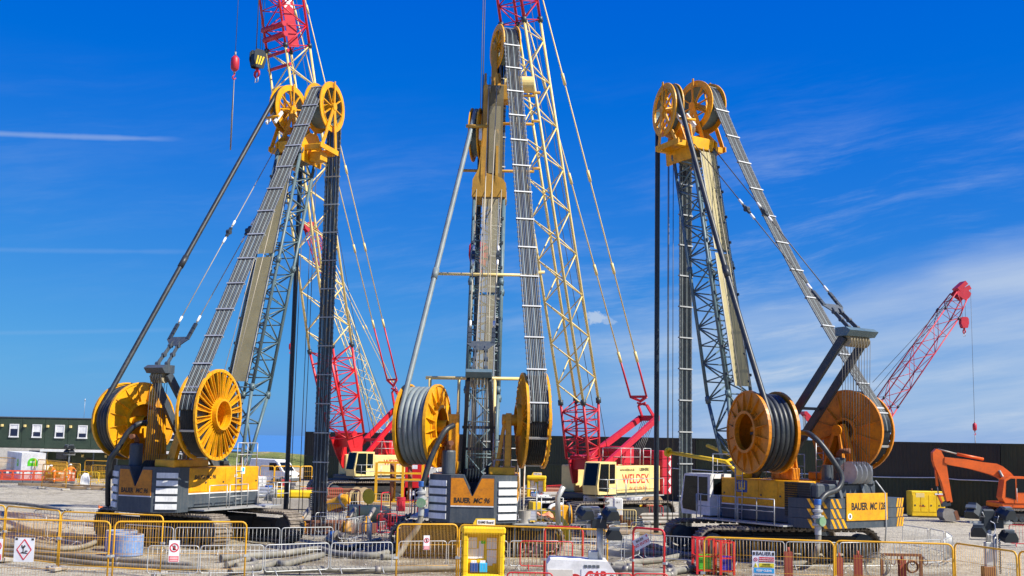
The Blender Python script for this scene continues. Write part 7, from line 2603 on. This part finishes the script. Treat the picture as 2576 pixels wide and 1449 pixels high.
part('leg', MB().tube([(-0.35, 0, 0), (-0.2, 0.2, 0.9)], 0.02, 5).tube([(0.35, 0, 0), (0.2, 0.2, 0.9)], 0.02, 5), MAT['galvanised'], t)

# lighting tower by the offices
P = gp(170, 1204, 0)
t = thing('lighting_mast', 'small dark lighting mast in front of the office canopy', 'lighting tower', P, 0, 'lighting towers')
part('mast', MB().tube([(0, 0, 0), (0, 0, 2.6)], 0.06, 8), MAT['lamp_grey'], t)
part('base', MB().box(-0.6, 0.6, -0.4, 0.4, 0, 0.7, 0.05), MAT['pale_panel'], t)
for s in (-1, 1):
    flood_lamp(t, V((0.25 * s, 0, 2.5)), 0.3 * s, -0.6)
    flood_lamp(t, V((0.22 * s, 0, 3.0)), 0.3 * s, 0.3)

# plank and timber bits at the fence feet
for (x, y, L, a, lab) in ((255, 1232, 6.0, -0.06, 'long timber baulk beside the wheel valve'), (195, 1226, 5.0, -0.08, 'timber baulk under the yard fence'), (105, 1222, 4.0, 0.02, 'pale timber baulk below the red plastic barriers')):
    P = gp(x, y, 0)
    t = thing('timber_baulk', lab, 'timber', P, a, 'timber baulks on the yard ground')
    part('baulk', MB().box(-L / 2, L / 2, -0.15, 0.15, 0, 0.22, 0.02), MAT['timber'], t)

# cone and tarpaulin at the left rig's rear
P = gp(262, 1290, 0)
t = thing('traffic_cone', 'orange traffic cone lying on its side behind the counterweight', 'cone', P, 0.4)
part('cone', MB().lathe([(0.04, 0.75), (0.19, 0.0), (0.17, 0.0), (0.02, 0.74)], (-0.3, 0, 0.2), V((1, 0.2, 0.1)), 16), MAT['hi_vis'], t)
part('base', MB().box(-0.34, -0.29, -0.22, 0.22, 0.0, 0.42), MAT['hi_vis'], t)
part('sleeve', MB().lathe([(0.135, 0.30), (0.10, 0.50)], (-0.3, 0, 0.2), V((1, 0.2, 0.1)), 16), MAT['reflective'], t)

# ---------------------------------------------------------------- van beyond the left rig
P = gp(700, 1217, 0)
t = thing('van', 'white panel van parked below the grassed bank', 'van', P, math.radians(-28))
side = [(-3.6, 0.35), (1.9, 0.35), (1.95, 0.95), (1.3, 1.25), (0.55, 2.15), (0.2, 2.35), (-3.5, 2.4), (-3.65, 2.2)]
body = part('body', MB().prism(side, (0, -0.95, 0), (1, 0, 0), (0, 0, 1), (0, 1.9, 0)), MAT['white_paint'], t)
a, b = V((1.27, 0, 1.30)), V((0.62, 0, 2.10))
u = (b - a)
n = V((u.z, 0, -u.x)).normalized()
part('windscreen', MB().prism([(-0.8, 0), (0.8, 0), (0.72, u.length), (-0.72, u.length)], a + n * 0.004, (0, 1, 0), u.normalized(), n * 0.02), MAT['cab_glass'], body)
for s in (-1, 1):
    part('side_window', MB().prism([(-0.45, 1.3), (0.95, 1.3), (0.4, 2.05), (-0.45, 2.05)], (0, s * 0.952, 0), (1, 0, 0), (0, 0, 1), (0, s * 0.012, 0)), MAT['cab_glass'], body)
    part('headlight', MB().box(1.93, 1.98, s * 0.55 - 0.18 * (s < 0) - 0.0, s * 0.55 + 0.2 * (s > 0) + 0.02, 0.75, 0.95), MAT['lamp_glass'], body)
    for x in (-2.5, 1.2):
        w = part('wheel', MB().lathe([(0.02, -0.1), (0.36, -0.1), (0.36, 0.1), (0.02, 0.1)], (x, s * 0.86, 0.36), (0, 1, 0), 20), MAT['black_rubber'], t)
        part('rim', MB().lathe([(0.02, 0), (0.2, 0), (0.2, 0.02), (0.02, 0.02)], (x, s * 0.965, 0.36), (0, s, 0), 16), MAT['bare_steel'], w)
part('bumper', MB().box(1.9, 2.05, -0.93, 0.93, 0.33, 0.62, 0.03), MAT['lamp_grey'], body)

# spread of packed materials between van and left rig
PK = 'stacked materials near the van'
bits = [(640, 1224, 1.6, 0.5, 'white_paint', 'pallet of white sacks'), (672, 1228, 1.2, 0.7, 'timber', 'timber pallet stack'), (695, 1226, 0.9, 0.8, 'lamp_black', 'black drum crate'), (715, 1222, 1.0, 0.6, 'deep_red', 'dark red tool box'), (655, 1240, 2.2, 0.3, 'galvanised', 'bundle of steel props'), (735, 1230, 1.1, 0.6, 'concrete', 'grey concrete block'), (622, 1236, 1.3, 0.5, 'pale_panel', 'pale bagged material'), (700, 1240, 1.8, 0.35, 'hose_mud', 'grey sheet stack')]
for (x, y, w, h, mt, nm) in bits:
    P = gp(x, y, 0)
    t = thing('material_stack', nm + ' lying near the white van', 'materials', P, random.uniform(-0.5, 0.5), PK)
    n = max(2, int(h / 0.14))
    for k in range(n):
        o = random.uniform(-0.05, 0.05)
        part('layer', MB().box(-w / 2 + o, w / 2 + o, -0.45 + o, 0.45 + o, k * h / n, (k + 1) * h / n - 0.015, 0.02), MAT[mt], t)

# ---------------------------------------------------------------- trench guide and gear between the rigs
P = gp(815, 1338, 0)
t = thing('trench_guide', 'yellow trench guide frame at the foot of the hanging hose bundle', 'guide frame', P, 0.35)
g = MB()
for y in (-1.1, 1.1):
    g.box(-2.4, 2.4, y - 0.18, y + 0.18, 0.0, 0.5, 0.03)
for x in (-2.2, 2.2):
    g.box(x - 0.18, x + 0.18, -0.92, 0.92, 0.0, 0.45, 0.03)
part('frame', g, MAT['rust'], t)
for x in (-1.4, 0.9, 1.9):
    part('clamp', MB().box(x - 0.22, x + 0.22, -1.42, -1.1, 0.1, 0.62, 0.04).box(x - 0.1, x + 0.1, -1.36, -1.16, 0.62, 0.85, 0.02), MAT['rig_yellow'], t)
    part('ram', MB().tube([(x, -1.2, 0.6), (x + 0.5, -0.6, 1.2)], 0.1, 8), MAT['bare_steel'], t)
P = gp(752, 1282, 0)
t = thing('power_pack', 'flat yellow topped power pack by the foot of the hanging black hose', 'power pack', P, 0.1)
part('casing', MB().box(-1.7, 1.4, -0.6, 0.6, 0.05, 0.75, 0.04), MAT['concrete'], t)
part('cover', MB().box(-1.5, 1.35, -0.62, 0.62, 0.752, 1.25, 0.12), MAT['bright_yellow'], t)
gr = part('grille', MB().box(0.75, 1.3, -0.66, -0.622, 0.2, 1.1), MAT['lamp_black'], t)
for k in range(7):
    part('slat', MB().box(0.77, 1.28, -0.68, -0.661, 0.25 + 0.12 * k, 0.29 + 0.12 * k), MAT['galvanised'], gr)
P = gp(850, 1288, 0)
t = thing('yellow_cone_tank', 'tilted yellow cylinder beside the hose bundle', 'cylinder', P, -0.3)
part('shell', MB().lathe([(0.01, -0.7), (0.4, -0.7), (0.42, -0.6), (0.42, 0.5), (0.3, 0.75), (0.01, 0.8)], (0, 0, 0.55), V((0.8, 0, 0.35)), 20), MAT['rig_yellow'], t)
part('clamp_ring', MB().ring(V((0.35, 0, 0.70)), V((0.8, 0, 0.35)), 0.42, 0.5, 0.12, 20), MAT['bare_steel'], t)
part('stand', MB().box(-0.4, 0.4, -0.3, 0.3, 0.0, 0.25), MAT['rust'], t)
P = gp(928, 1318, 0)
t = thing('yellow_pipe', 'yellow pipe section with an open round lid', 'pipe', P, 0.1)
part('pipe_body', MB().lathe([(0.5, -1.2), (0.5, 1.2), (0.44, 1.2), (0.44, -1.2)], (0, 0, 0.55), (1, 0, 0), 24, closed=True), MAT['cream'], t)
part('end_cap', MB().disc(V((-1.15, 0, 0.55)), V((1, 0, 0)), 0.45, 0.06, 24), MAT['cream'], t)
part('lid', MB().lathe([(0.01, 0.0), (0.36, 0.0), (0.42, 0.04), (0.42, 0.1), (0.01, 0.12)], (-0.1, -0.1, 1.5), V((0.75, -0.9, 0.15)), 24), MAT['bright_yellow'], t)
part('lid_hinge', MB().tube([(-0.1, -0.05, 1.0), (-0.1, -0.08, 1.15)], 0.05, 8), MAT['bright_yellow'], t)
for (x, y, w, h, mt, lab) in ((890, 1322, 1.4, 0.5, 'bare_steel', 'pile of steel fittings beside the yellow pipe'), (868, 1332, 1.2, 0.45, 'rig_yellow', 'yellow clamp parts on the trench edge'), (970, 1330, 0.9, 0.8, 'deep_red', 'red gas bottle rack by the crowd barriers')):
    P = gp(x, y, 0)
    t = thing('fittings_pile', lab, 'fittings', P, 0.3, 'loose fittings round the trench')
    for k in range(7):
        c = V((random.uniform(-w / 2, w / 2), random.uniform(-0.4, 0.4), random.uniform(0.08, h)))
        e = V((random.uniform(-1, 1), random.uniform(-1, 1), random.uniform(-0.2, 0.2))).normalized() * random.uniform(0.2, 0.5)
        c.z = max(c.z * 0.6, 0.1)
        part('fitting', MB().tube([c - e, c + e], random.uniform(0.05, 0.1), 8), MAT[mt], t)

# hose couplings in blue beside the trench
P = gp(846, 1348, 0.2)
t = thing('hose_coupling', 'blue hose coupling lying on the wet ground', 'coupling', P, -0.6)
part('collar', MB().tube([(-0.35, 0, 0), (0.0, 0, 0)], 0.2, 14), MAT['blue_paint'], t)
part('flange', MB().tube([(0.0, 0, 0), (0.1, 0, 0)], 0.26, 14).tube([(0.2, 0, 0), (0.6, 0, 0)], 0.17, 14), MAT['bare_steel'], t)

# ---------------------------------------------------------------- yellow work platform by the left crane
d = 86.0
P0 = dp(944, 1270, d)
t = thing('work_platform', 'yellow tubular work platform in front of the cream crane', 'platform', (P0.x, d, 0), 0.0)
kx = d / PF
xs_ = [0, 44 * kx, 66 * kx, 114 * kx]
for i, x in enumerate(xs_):
    part('post', MB().box(x - 0.09, x + 0.09, -0.09 + (i % 2) * 0.6, 0.09 + (i % 2) * 0.6, 0.0, 2.95), MAT['fence_yellow'], t)
m = MB()
for z in (0.12, 1.75, 2.2, 2.95):
    m.box(0.09, xs_[3] - 0.09, -0.05, 0.05, z - 0.06, z + 0.06)
    m.box(0.09, xs_[3] - 0.09, 0.55, 0.65, z - 0.06, z + 0.06)
part('rails', m, MAT['fence_yellow'], t, kind='stuff')
part('floor', MB().box(0.0, xs_[3], 0.06, 0.54, 1.62, 1.68), MAT['galvanised'], t)
for x in (1.1, 2.4):
    part('hanging_hose', MB().tube([(x, 0.3, 2.9), (x + 0.05, 0.3, 1.2), (x - 0.05, 0.3, 0.2)], 0.16, 8), MAT['rust'], t)
for (px, lab) in (((1008, 1226, 1058, 1290), 'red tank standing behind the work platform'), ((1018, 1160, 1062, 1205), 'red power pack on the crane side of the work platform')):
    t, o, hw, z0, zz = cabinet('red_tank', lab, 'tank', px, 90.0, 1.5, 'crane_red', 'red tanks by the platform')
    part('filler', MB().tube([(0, 0.5, zz), (0, 0.5, zz + 0.2)], 0.12, 10), MAT['dark_steel'], t)
    part('label_plate', MB().box(-0.3, 0.3, -0.012, -0.002, zz - 0.6, zz - 0.3), MAT['paper'], o)
P = gp(1050, 1292, 0)
t = thing('hose_rack', 'white pipe rack of upright flags and valves beside the tall-headed rig', 'rack', P, 0)
part('frame', MB().tube([(-0.5, 0, 0), (-0.5, 0, 1.5)], 0.03, 6).tube([(0.4, 0, 0), (0.4, 0, 1.5)], 0.03, 6).tube([(-0.5, 0, 1.3), (0.4, 0, 1.3)], 0.03, 6).tube([(-0.5, 0, 0.5), (0.4, 0, 0.5)], 0.03, 6), MAT['galvanised'], t)
for k in range(4):
    part('rod', MB().tube([(-0.35 + 0.2 * k, 0.02, 0.2), (-0.4 + 0.22 * k, 0.02, 1.55)], 0.025, 6), MAT['lamp_black'], t)

# ---------------------------------------------------------------- gear right of the middle rig
d = 66.0
P0 = dp(1410, 1318, d)
t = thing('slurry_pump', 'yellow slurry pump with white pipe and grey flywheel', 'pump', (P0.x, d, 0), 0.25)
part('pump_body', MB().box(-0.5, 0.3, -0.6, 0.6, 0.15, 1.25, 0.06), MAT['rig_yellow'], t)
part('flywheel', MB().lathe([(0.01, 0), (0.62, 0), (0.66, 0.05), (0.62, 0.14), (0.01, 0.16)], (0.32, -0.1, 0.75), (1, -0.15, 0), 26), MAT['slate'], t)
part('guard_ring', MB().ring(V((0.50, -0.12, 0.55)), V((1, -0.15, 0)), 0.62, 0.72, 0.06, 26), MAT['rig_yellow'], t)
part('white_pipe', MB().tube(spline([(-0.9, -0.5, 0.2), (-0.85, -0.5, 0.8), (-0.75, -0.5, 1.15), (-0.4, -0.4, 1.28), (0.0, -0.3, 1.3)], 5), 0.10, 10), MAT['white_paint'], t)
part('hopper', MB().prism([(-0.45, 0), (0.25, 0), (0.35, 0.9), (0.35, 1.3), (-0.1, 1.3), (-0.1, 0.8), (-0.5, 0.75)], (-1.6, -0.4, 0.1), (1, 0, 0), (0, 0, 1), (0, 0.9, 0)), MAT['bright_yellow'], t)
part('skid', MB().box(-2.0, 0.6, -0.7, 0.7, 0.0, 0.14, 0.02), MAT['rust'], t)
Pp = [dp(x, y, 58.0) for x, y in ((1345, 1302), (1375, 1298), (1400, 1312), (1415, 1335), (1420, 1362))]
t = thing('yellow_duct', 'fat yellow flexible duct curving down beside the tall-headed rig', 'duct', (Pp[0].x, 58.0, 0), 0)
Q = spline([p - V((Pp[0].x, 58.0, 0)) for p in Pp], 8)
part('duct', MB().tube(Q, [0.36 + 0.02 * (i % 2) for i in range(len(Q))], 14), MAT['bright_yellow'], t)
P = dp(1352, 1300, 56.5)
t = thing('tarpaulin', 'crumpled orange tarpaulin draped over the track beside the yellow duct', 'tarpaulin', (P.x, 56.5, 1.0), 0.2)
vs, n = [], 9
for j in range(n):
    for i in range(n):
        x, y = (i / (n - 1) - 0.5) * 1.6, (j / (n - 1) - 0.5) * 0.9
        vs.append((x, y, 0.28 + 0.35 * noise.noise(V((x * 3, y * 3, 2.2))) - 0.25 * x * x))
part('sheet', MB().add(vs, [(j * n + i, j * n + i + 1, (j + 1) * n + i + 1, (j + 1) * n + i) for j in range(n - 1) for i in range(n - 1)], True), MAT['tarp'], t)
t = thing('grey_bucket', 'pale grey bucket standing by the counterweight of the tall-headed rig', 'bucket', dp(1320, 1290, 49.0), 0)
t.location.z = 1.4
part('bucket', MB().lathe([(0.01, 0.0), (0.22, 0.0), (0.26, 0.5), (0.24, 0.5), (0.2, 0.03), (0.01, 0.03)], (0, 0, 0), (0, 0, 1), 20), MAT['concrete'], t)
part('platform', MB().box(-0.5, 0.9, -0.3, 0.4, -0.06, 0.0), MAT['galvanised'], t)
part('stand', MB().tube([(-0.4, 0, -1.4), (-0.4, 0, -0.06)], 0.03, 6).tube([(0.8, 0, -1.4), (0.8, 0, -0.06)], 0.03, 6), MAT['galvanised'], t)
# access steps with rails beside the middle rig
P = dp(1335, 1320, 52.0)
t = thing('access_steps', 'galvanised access platform with hand rails beside the tall-headed rig', 'steps', (P.x, 52.0, 0), 0)
m = MB()
rail(m, [(-0.5, 0, 1.2), (1.4, 0, 1.2)], 1.1)
part('hand_rail', m, MAT['galvanised'], t)
part('platform', MB().box(-0.5, 1.4, 0.0, 0.9, 1.12, 1.19), MAT['galvanised'], t)
m = MB()
for x in (-0.4, 1.3):
    m.tube([(x, 0.45, 0), (x, 0.45, 1.12)], 0.035, 6)
part('legs', m, MAT['galvanised'], t, kind='stuff')
part('pole', MB().tube([(-0.35, -0.1, 0), (-0.3, -0.1, 4.6)], 0.035, 8), MAT['pale_panel'], t)
part('chute', MB().tube([(1.2, -0.1, 1.2), (1.15, -0.1, 2.3), (1.4, -0.1, 2.8)], 0.12, 10), MAT['galvanised'], t)

for (nm, lab, px, d, dep, mt) in (('control_cabinet', 'tall white control cabinet with number plate', (1544, 1254, 1567, 1313), 67.0, 0.6, 'white_paint'),
                                  ('control_cabinet', 'white cabinet framed in red beside the tall cabinet', (1520, 1251, 1543, 1300), 68.5, 0.6, 'white_paint'),
                                  ('control_cabinet', 'low grey cabinet with red scrawled lettering', (1469, 1248, 1507, 1296), 69.0, 0.9, 'pale_panel')):
    t, o, hw, z0, zz = cabinet(nm, lab, 'cabinet', px, d, dep, mt, 'cabinets behind the lighting mast')
    part('door', MB().box(-hw + 0.04, hw - 0.04, -0.015, -0.002, 0.15, zz - 0.08, 0.005), MAT[mt], o)
    part('plinth', MB().box(-hw, hw, 0, dep, 0.0, 0.05), MAT['dark_steel'], t)
    if 'grey' in lab:
        lettering('3.yste', 0.42, MAT['letter_red'], o, (0.05, -0.017, zz - 0.55), (1, 0, 0), (0, 0, 1), 0.0, 0.2)
        for k in range(6):
            part('louvre', MB().box(-hw + 0.04, -hw + 0.16, -0.02, -0.004, zz - 0.2 - 0.12 * k, zz - 0.14 - 0.12 * k), MAT['lamp_grey'], o)
    elif 'red' in lab:
        fr_ = MB()
        for x in (-hw - 0.03, hw + 0.0):
            fr_.box(x, x + 0.03, -0.03, 0.0, 0.0, zz)
        fr_.box(-hw, hw, -0.03, 0.0, zz, zz + 0.04)
        part('red_trim', fr_, MAT['barrier_red'], o)
    else:
        lettering('N 1', 0.14, MAT['letter_black'], o, (0.0, -0.017, zz - 0.22), (1, 0, 0), (0, 0, 1))
t, o, hw, z0, zz = cabinet('hire_generator', 'grey hooded hire generator with red badge behind the lighting mast', 'generator', (1476, 1276, 1510, 1312), 60.0, 0.9, 'pale_panel')
part('badge', MB().box(-hw + 0.05, -hw + 0.25, -0.012, -0.002, zz - 0.25, zz - 0.1), MAT['letter_red'], o)
for k in range(5):
    part('louvre', MB().box(0.05, 0.3, -0.014, -0.002, zz - 0.2 - 0.07 * k, zz - 0.17 - 0.07 * k), MAT['lamp_black'], o)
part('feet', MB().box(-hw, hw, 0, 0.9, 0.0, 0.05), MAT['lamp_black'], t)
# hand-lettered scaffold light further back
P = gp(1500, 1300, 0)
t = thing('lighting_mast', 'slim grey lighting mast with small lamps before the lettered crane', 'lighting tower', (P.x, 70.0, 0), 0, 'lighting towers')
part('mast', MB().tube([(0, 0, 0), (0, 0, 2.7)], 0.07, 8).tube([(0, 0, 2.6), (0.05, 0, 3.1)], 0.11, 10), MAT['galvanised'], t)
for k in range(4):
    part('lamp', MB().disc(V((-0.25, -0.1, 2.1 + 0.28 * k)), V((-1, -0.4, 0.2)), 0.16, 0.08, 14), MAT['lamp_glass'], t)
part('base', MB().box(-0.4, 0.4, -0.3, 0.3, 0, 0.4, 0.03), MAT['galvanised'], t)
# ground gear right of there: yellow clamps, rusty frames
for (x, y, w, mt, lab) in ((1610, 1300, 1.5, 'bright_yellow', 'yellow clamp frame by the lettered crane tracks'), (1580, 1318, 1.6, 'rust', 'rusty steel frame on the ground behind the red gate'), (1655, 1290, 1.3, 'bright_yellow', 'yellow clamp box under the hanging black hose'), (1560, 1330, 1.4, 'rust', 'rusty bracket pile beside the tall white cabinet'), (1440, 1322, 1.5, 'bare_steel', 'steel couplings on the ground by the pump')):
    P = gp(x, y, 0)
    t = thing('beam_stack', lab, 'beams', P, random.uniform(-0.4, 0.4), 'steel frames lying between the rigs')
    for k in range(3):
        z = 0.08 + 0.16 * k
        part('beam', MB().bar((-w / 2, -0.3 + 0.25 * k, z), (w / 2, 0.3 - 0.2 * k, z), 0.14, 0.14), MAT[mt], t)
    part('upright', MB().box(-0.12, 0.12, -0.12, 0.12, 0.0, 0.75, 0.02), MAT[mt], t)

# planks and sleepers by the crane tracks
for (x, y, L, lab) in ((965, 1272, 5.0, 'timber crane mat before the work platform'), (1600, 1345, 3.5, 'muddy timber sleeper beside the no entry gate'), (1320, 1258, 8.0, 'long timber mat behind the yellow pump'), (800, 1262, 6.0, 'timber crane mat under the cream crane tracks')):
    P = gp(x, y, 0)
    t = thing('timber_mat', lab, 'timber', P, random.uniform(-0.15, 0.15), 'timber mats on the ground')
    for k in range(3):
        part('baulk', MB().box(-L / 2, L / 2, 0.33 * k, 0.33 * k + 0.3, 0, 0.18, 0.02), MAT['timber'], t)


# ---------------------------------------------------------------- more site stores in the middle distance
def tote(P, rz, label):
    t = thing('tote_tank', label, 'tank', P, rz, 'caged white tote tanks')
    part('pallet', MB().box(-0.5, 0.5, -0.6, 0.6, 0.0, 0.14), MAT['timber'], t)
    part('bottle', MB().box(-0.47, 0.47, -0.57, 0.57, 0.15, 1.1, 0.08), MAT['white_paint'], t)
    m = MB()
    for z in (0.3, 0.6, 0.9, 1.12):
        m.tube([(-0.5, -0.6, z), (0.5, -0.6, z), (0.5, 0.6, z), (-0.5, 0.6, z)], 0.015, 4, closed=True)
    for x in (-0.5, -0.17, 0.17, 0.5):
        for y in (-0.6, 0.6):
            m.tube([(x, y, 0.14), (x, y, 1.12)], 0.015, 4)
    part('cage', m, MAT['galvanised'], t, kind='stuff')
    part('cap', MB().disc(V((0, 0, 1.12)), V((0, 0, 1)), 0.12, 0.06, 14), MAT['deep_red'], t)


def cable_reel(P, rz, label, r=0.7):
    t = thing('cable_reel', label, 'cable reel', P, rz, 'timber cable reels')
    for y in (-0.36, 0.36):
        part('flange', MB().disc(V((0, y, r)), V((0, 1, 0)), r, 0.06, 24), MAT['timber'], t)
    part('core', MB().lathe([(r * 0.7, -0.33), (r * 0.7, 0.33)], (0, 0, r), (0, 1, 0), 24), MAT['black_rubber'], t)


def coiled_hose(P, label, r=0.55, mat='hose_dark', n=4):
    t = thing('coiled_hose', label, 'hose', P, 0, 'coiled hoses on the ground')
    for k in range(n):
        part('turn', MB().tube(arc(V((0.05 * (k % 2), 0.04 * k, 0.07 + 0.12 * k)), V((1, 0, 0)), V((0, 1, 0)), r * (1 - 0.06 * k), 0, 2 * math.pi * 23 / 24, 23), 0.065, 7, closed=True), MAT[mat], t)


def drum(P, mat, label):
    t = thing('steel_drum', label, 'drum', P, 0, 'steel drums')
    part('shell', MB().lathe([(0.01, 0), (0.29, 0), (0.30, 0.02), (0.29, 0.29), (0.305, 0.30), (0.29, 0.31), (0.29, 0.58), (0.305, 0.59), (0.29, 0.60), (0.30, 0.87), (0.29, 0.88), (0.01, 0.86)], (0, 0, 0), (0, 0, 1), 20), MAT[mat], t)
    part('bung', MB().disc(V((0.15, 0, 0.88)), V((0, 0, 1)), 0.04, 0.03, 8), MAT['dark_steel'], t)


def pipe_stack(P, rz, L, r, mat, label):
    t = thing('pipe_stack', label, 'pipes', P, rz, 'stacked pipes')
    for row, cnt in enumerate((4, 3, 2)):
        for k in range(cnt):
            y = (k - (cnt - 1) / 2) * 2.05 * r
            part('pipe', MB().lathe([(r, -L / 2), (r, L / 2), (r * 0.85, L / 2), (r * 0.85, -L / 2)], (0, y, r + row * 1.75 * r), (1, 0, 0), 12, closed=True), MAT[mat], t)


tote(gp(1360, 1285, 0), 0.3, 'white tote tank beside the yellow slurry pump')
tote(gp(1345, 1262, 0), -0.2, 'white tote tank below the small notice stand')
tote(gp(1598, 1290, 0), 0.1, 'white tote tank before the lettered crane tracks')
tote(gp(655, 1230, 0), 0.2, 'white tote tank beside the white van')
cable_reel(gp(1640, 1300, 0), 0.5, 'timber cable reel beside the hanging black hose')
cable_reel(gp(1455, 1296, 0), -0.4, 'timber cable reel behind the folded lighting mast')
cable_reel(gp(905, 1278, 0), 0.9, 'timber cable reel under the cream crane')
coiled_hose(gp(985, 1322, 0), 'dark coiled hose by the red crowd barrier', 0.6)
coiled_hose(gp(1590, 1326, 0), 'dark coiled hose beyond the red gate frame', 0.65)
coiled_hose(gp(1460, 1345, 0), 'muddy coiled hose behind the white generator trailer', 0.6, 'hose_mud')
coiled_hose(gp(690, 1258, 0), 'dark coiled hose near the power pack', 0.7)
for x, y, mt, lab in ((1530, 1304, 'blue_paint', 'blue steel drum beside the white cabinets'), (1575, 1300, 'deep_red', 'dark red steel drum beside the tall white cabinet'), (1392, 1338, 'bright_yellow', 'yellow steel drum by the tracks of the tall-headed rig'), (1008, 1285, 'deep_red', 'dark red steel drum below the work platform'), (862, 1282, 'lamp_black', 'black steel drum beside the tilted yellow cylinder'), (675, 1250, 'blue_paint', 'blue steel drum near the stacked materials')):
    drum(gp(x, y, 0), mt, lab)
pipe_stack(gp(1430, 1268, 0), 0.2, 4.0, 0.16, 'concrete', 'stack of grey pipes behind the yellow pump')
pipe_stack(gp(1385, 1250, 0), -0.1, 5.0, 0.14, 'timber', 'stack of pale pipes along the container wall')
pipe_stack(gp(860, 1255, 0), 0.15, 4.5, 0.15, 'rust', 'stack of rusty pipes before the cream crane tracks')
pipe_stack(gp(620, 1250, 0), -0.15, 4.0, 0.14, 'galvanised', 'stack of pale pipes in front of the white van')
pipe_stack(gp(1660, 1318, 0), 0.3, 3.0, 0.12, 'bare_steel', 'stack of steel pipes at the tracks of the largest rig')
for (x0, x1, y, lab) in ((1490, 1545, 1268, 'red crowd barrier below the lettered crane cab'), (1620, 1668, 1272, 'red crowd barrier below the lettered crane body'), (1000, 1050, 1258, 'red crowd barrier before the red tank')):
    low_barrier((x0, y), (x1, y + 1), lab, 'barrier_red', group=RB, r=0.022, bar=0.009)
for (x0, x1, y, lab) in ((870, 925, 1240, 'cream barrier below the cream crane cab'), (928, 980, 1242, 'cream barrier below the cream crane body'), (1545, 1600, 1282, 'yellow low barrier before the white tote tank')):
    low_barrier((x0, y), (x1, y + 1), lab, 'cream', group='pale barriers', r=0.024, bar=0.01)

# ---------------------------------------------------------------- loose stones
def stones():
    vs, fs = [], []
    rnd = random.Random(3)
    for k in range(9000):
        y = 27 + 45 * rnd.random() ** 1.6
        x = rnd.uniform(-0.5, 0.5) * y * 0.95
        s = rnd.uniform(0.012, 0.05) * (1.8 if rnd.random() < 0.06 else 1)
        z = ground_z(x, y) if 22 < y < 120 else 0
        o = len(vs)
        a = rnd.uniform(0, 6.3)
        ca, sa = math.cos(a) * s, math.sin(a) * s
        vs += [(x + ca, y + sa, z), (x - sa * 0.8, y + ca * 0.8, z), (x - ca * 0.9, y - sa * 0.9, z), (x + sa * 0.8, y - ca * 0.8, z), (x + ca * 0.2, y, z + s * rnd.uniform(0.6, 1.1))]
        fs += [(o, o + 1, o + 4), (o + 1, o + 2, o + 4), (o + 2, o + 3, o + 4), (o + 3, o, o + 4)]
    o = link('gravel', MB().add(vs, fs).mesh('gravel', MAT['concrete']))
    tag(o, 'loose stones scattered over the site ground', 'gravel', kind='stuff')


stones()
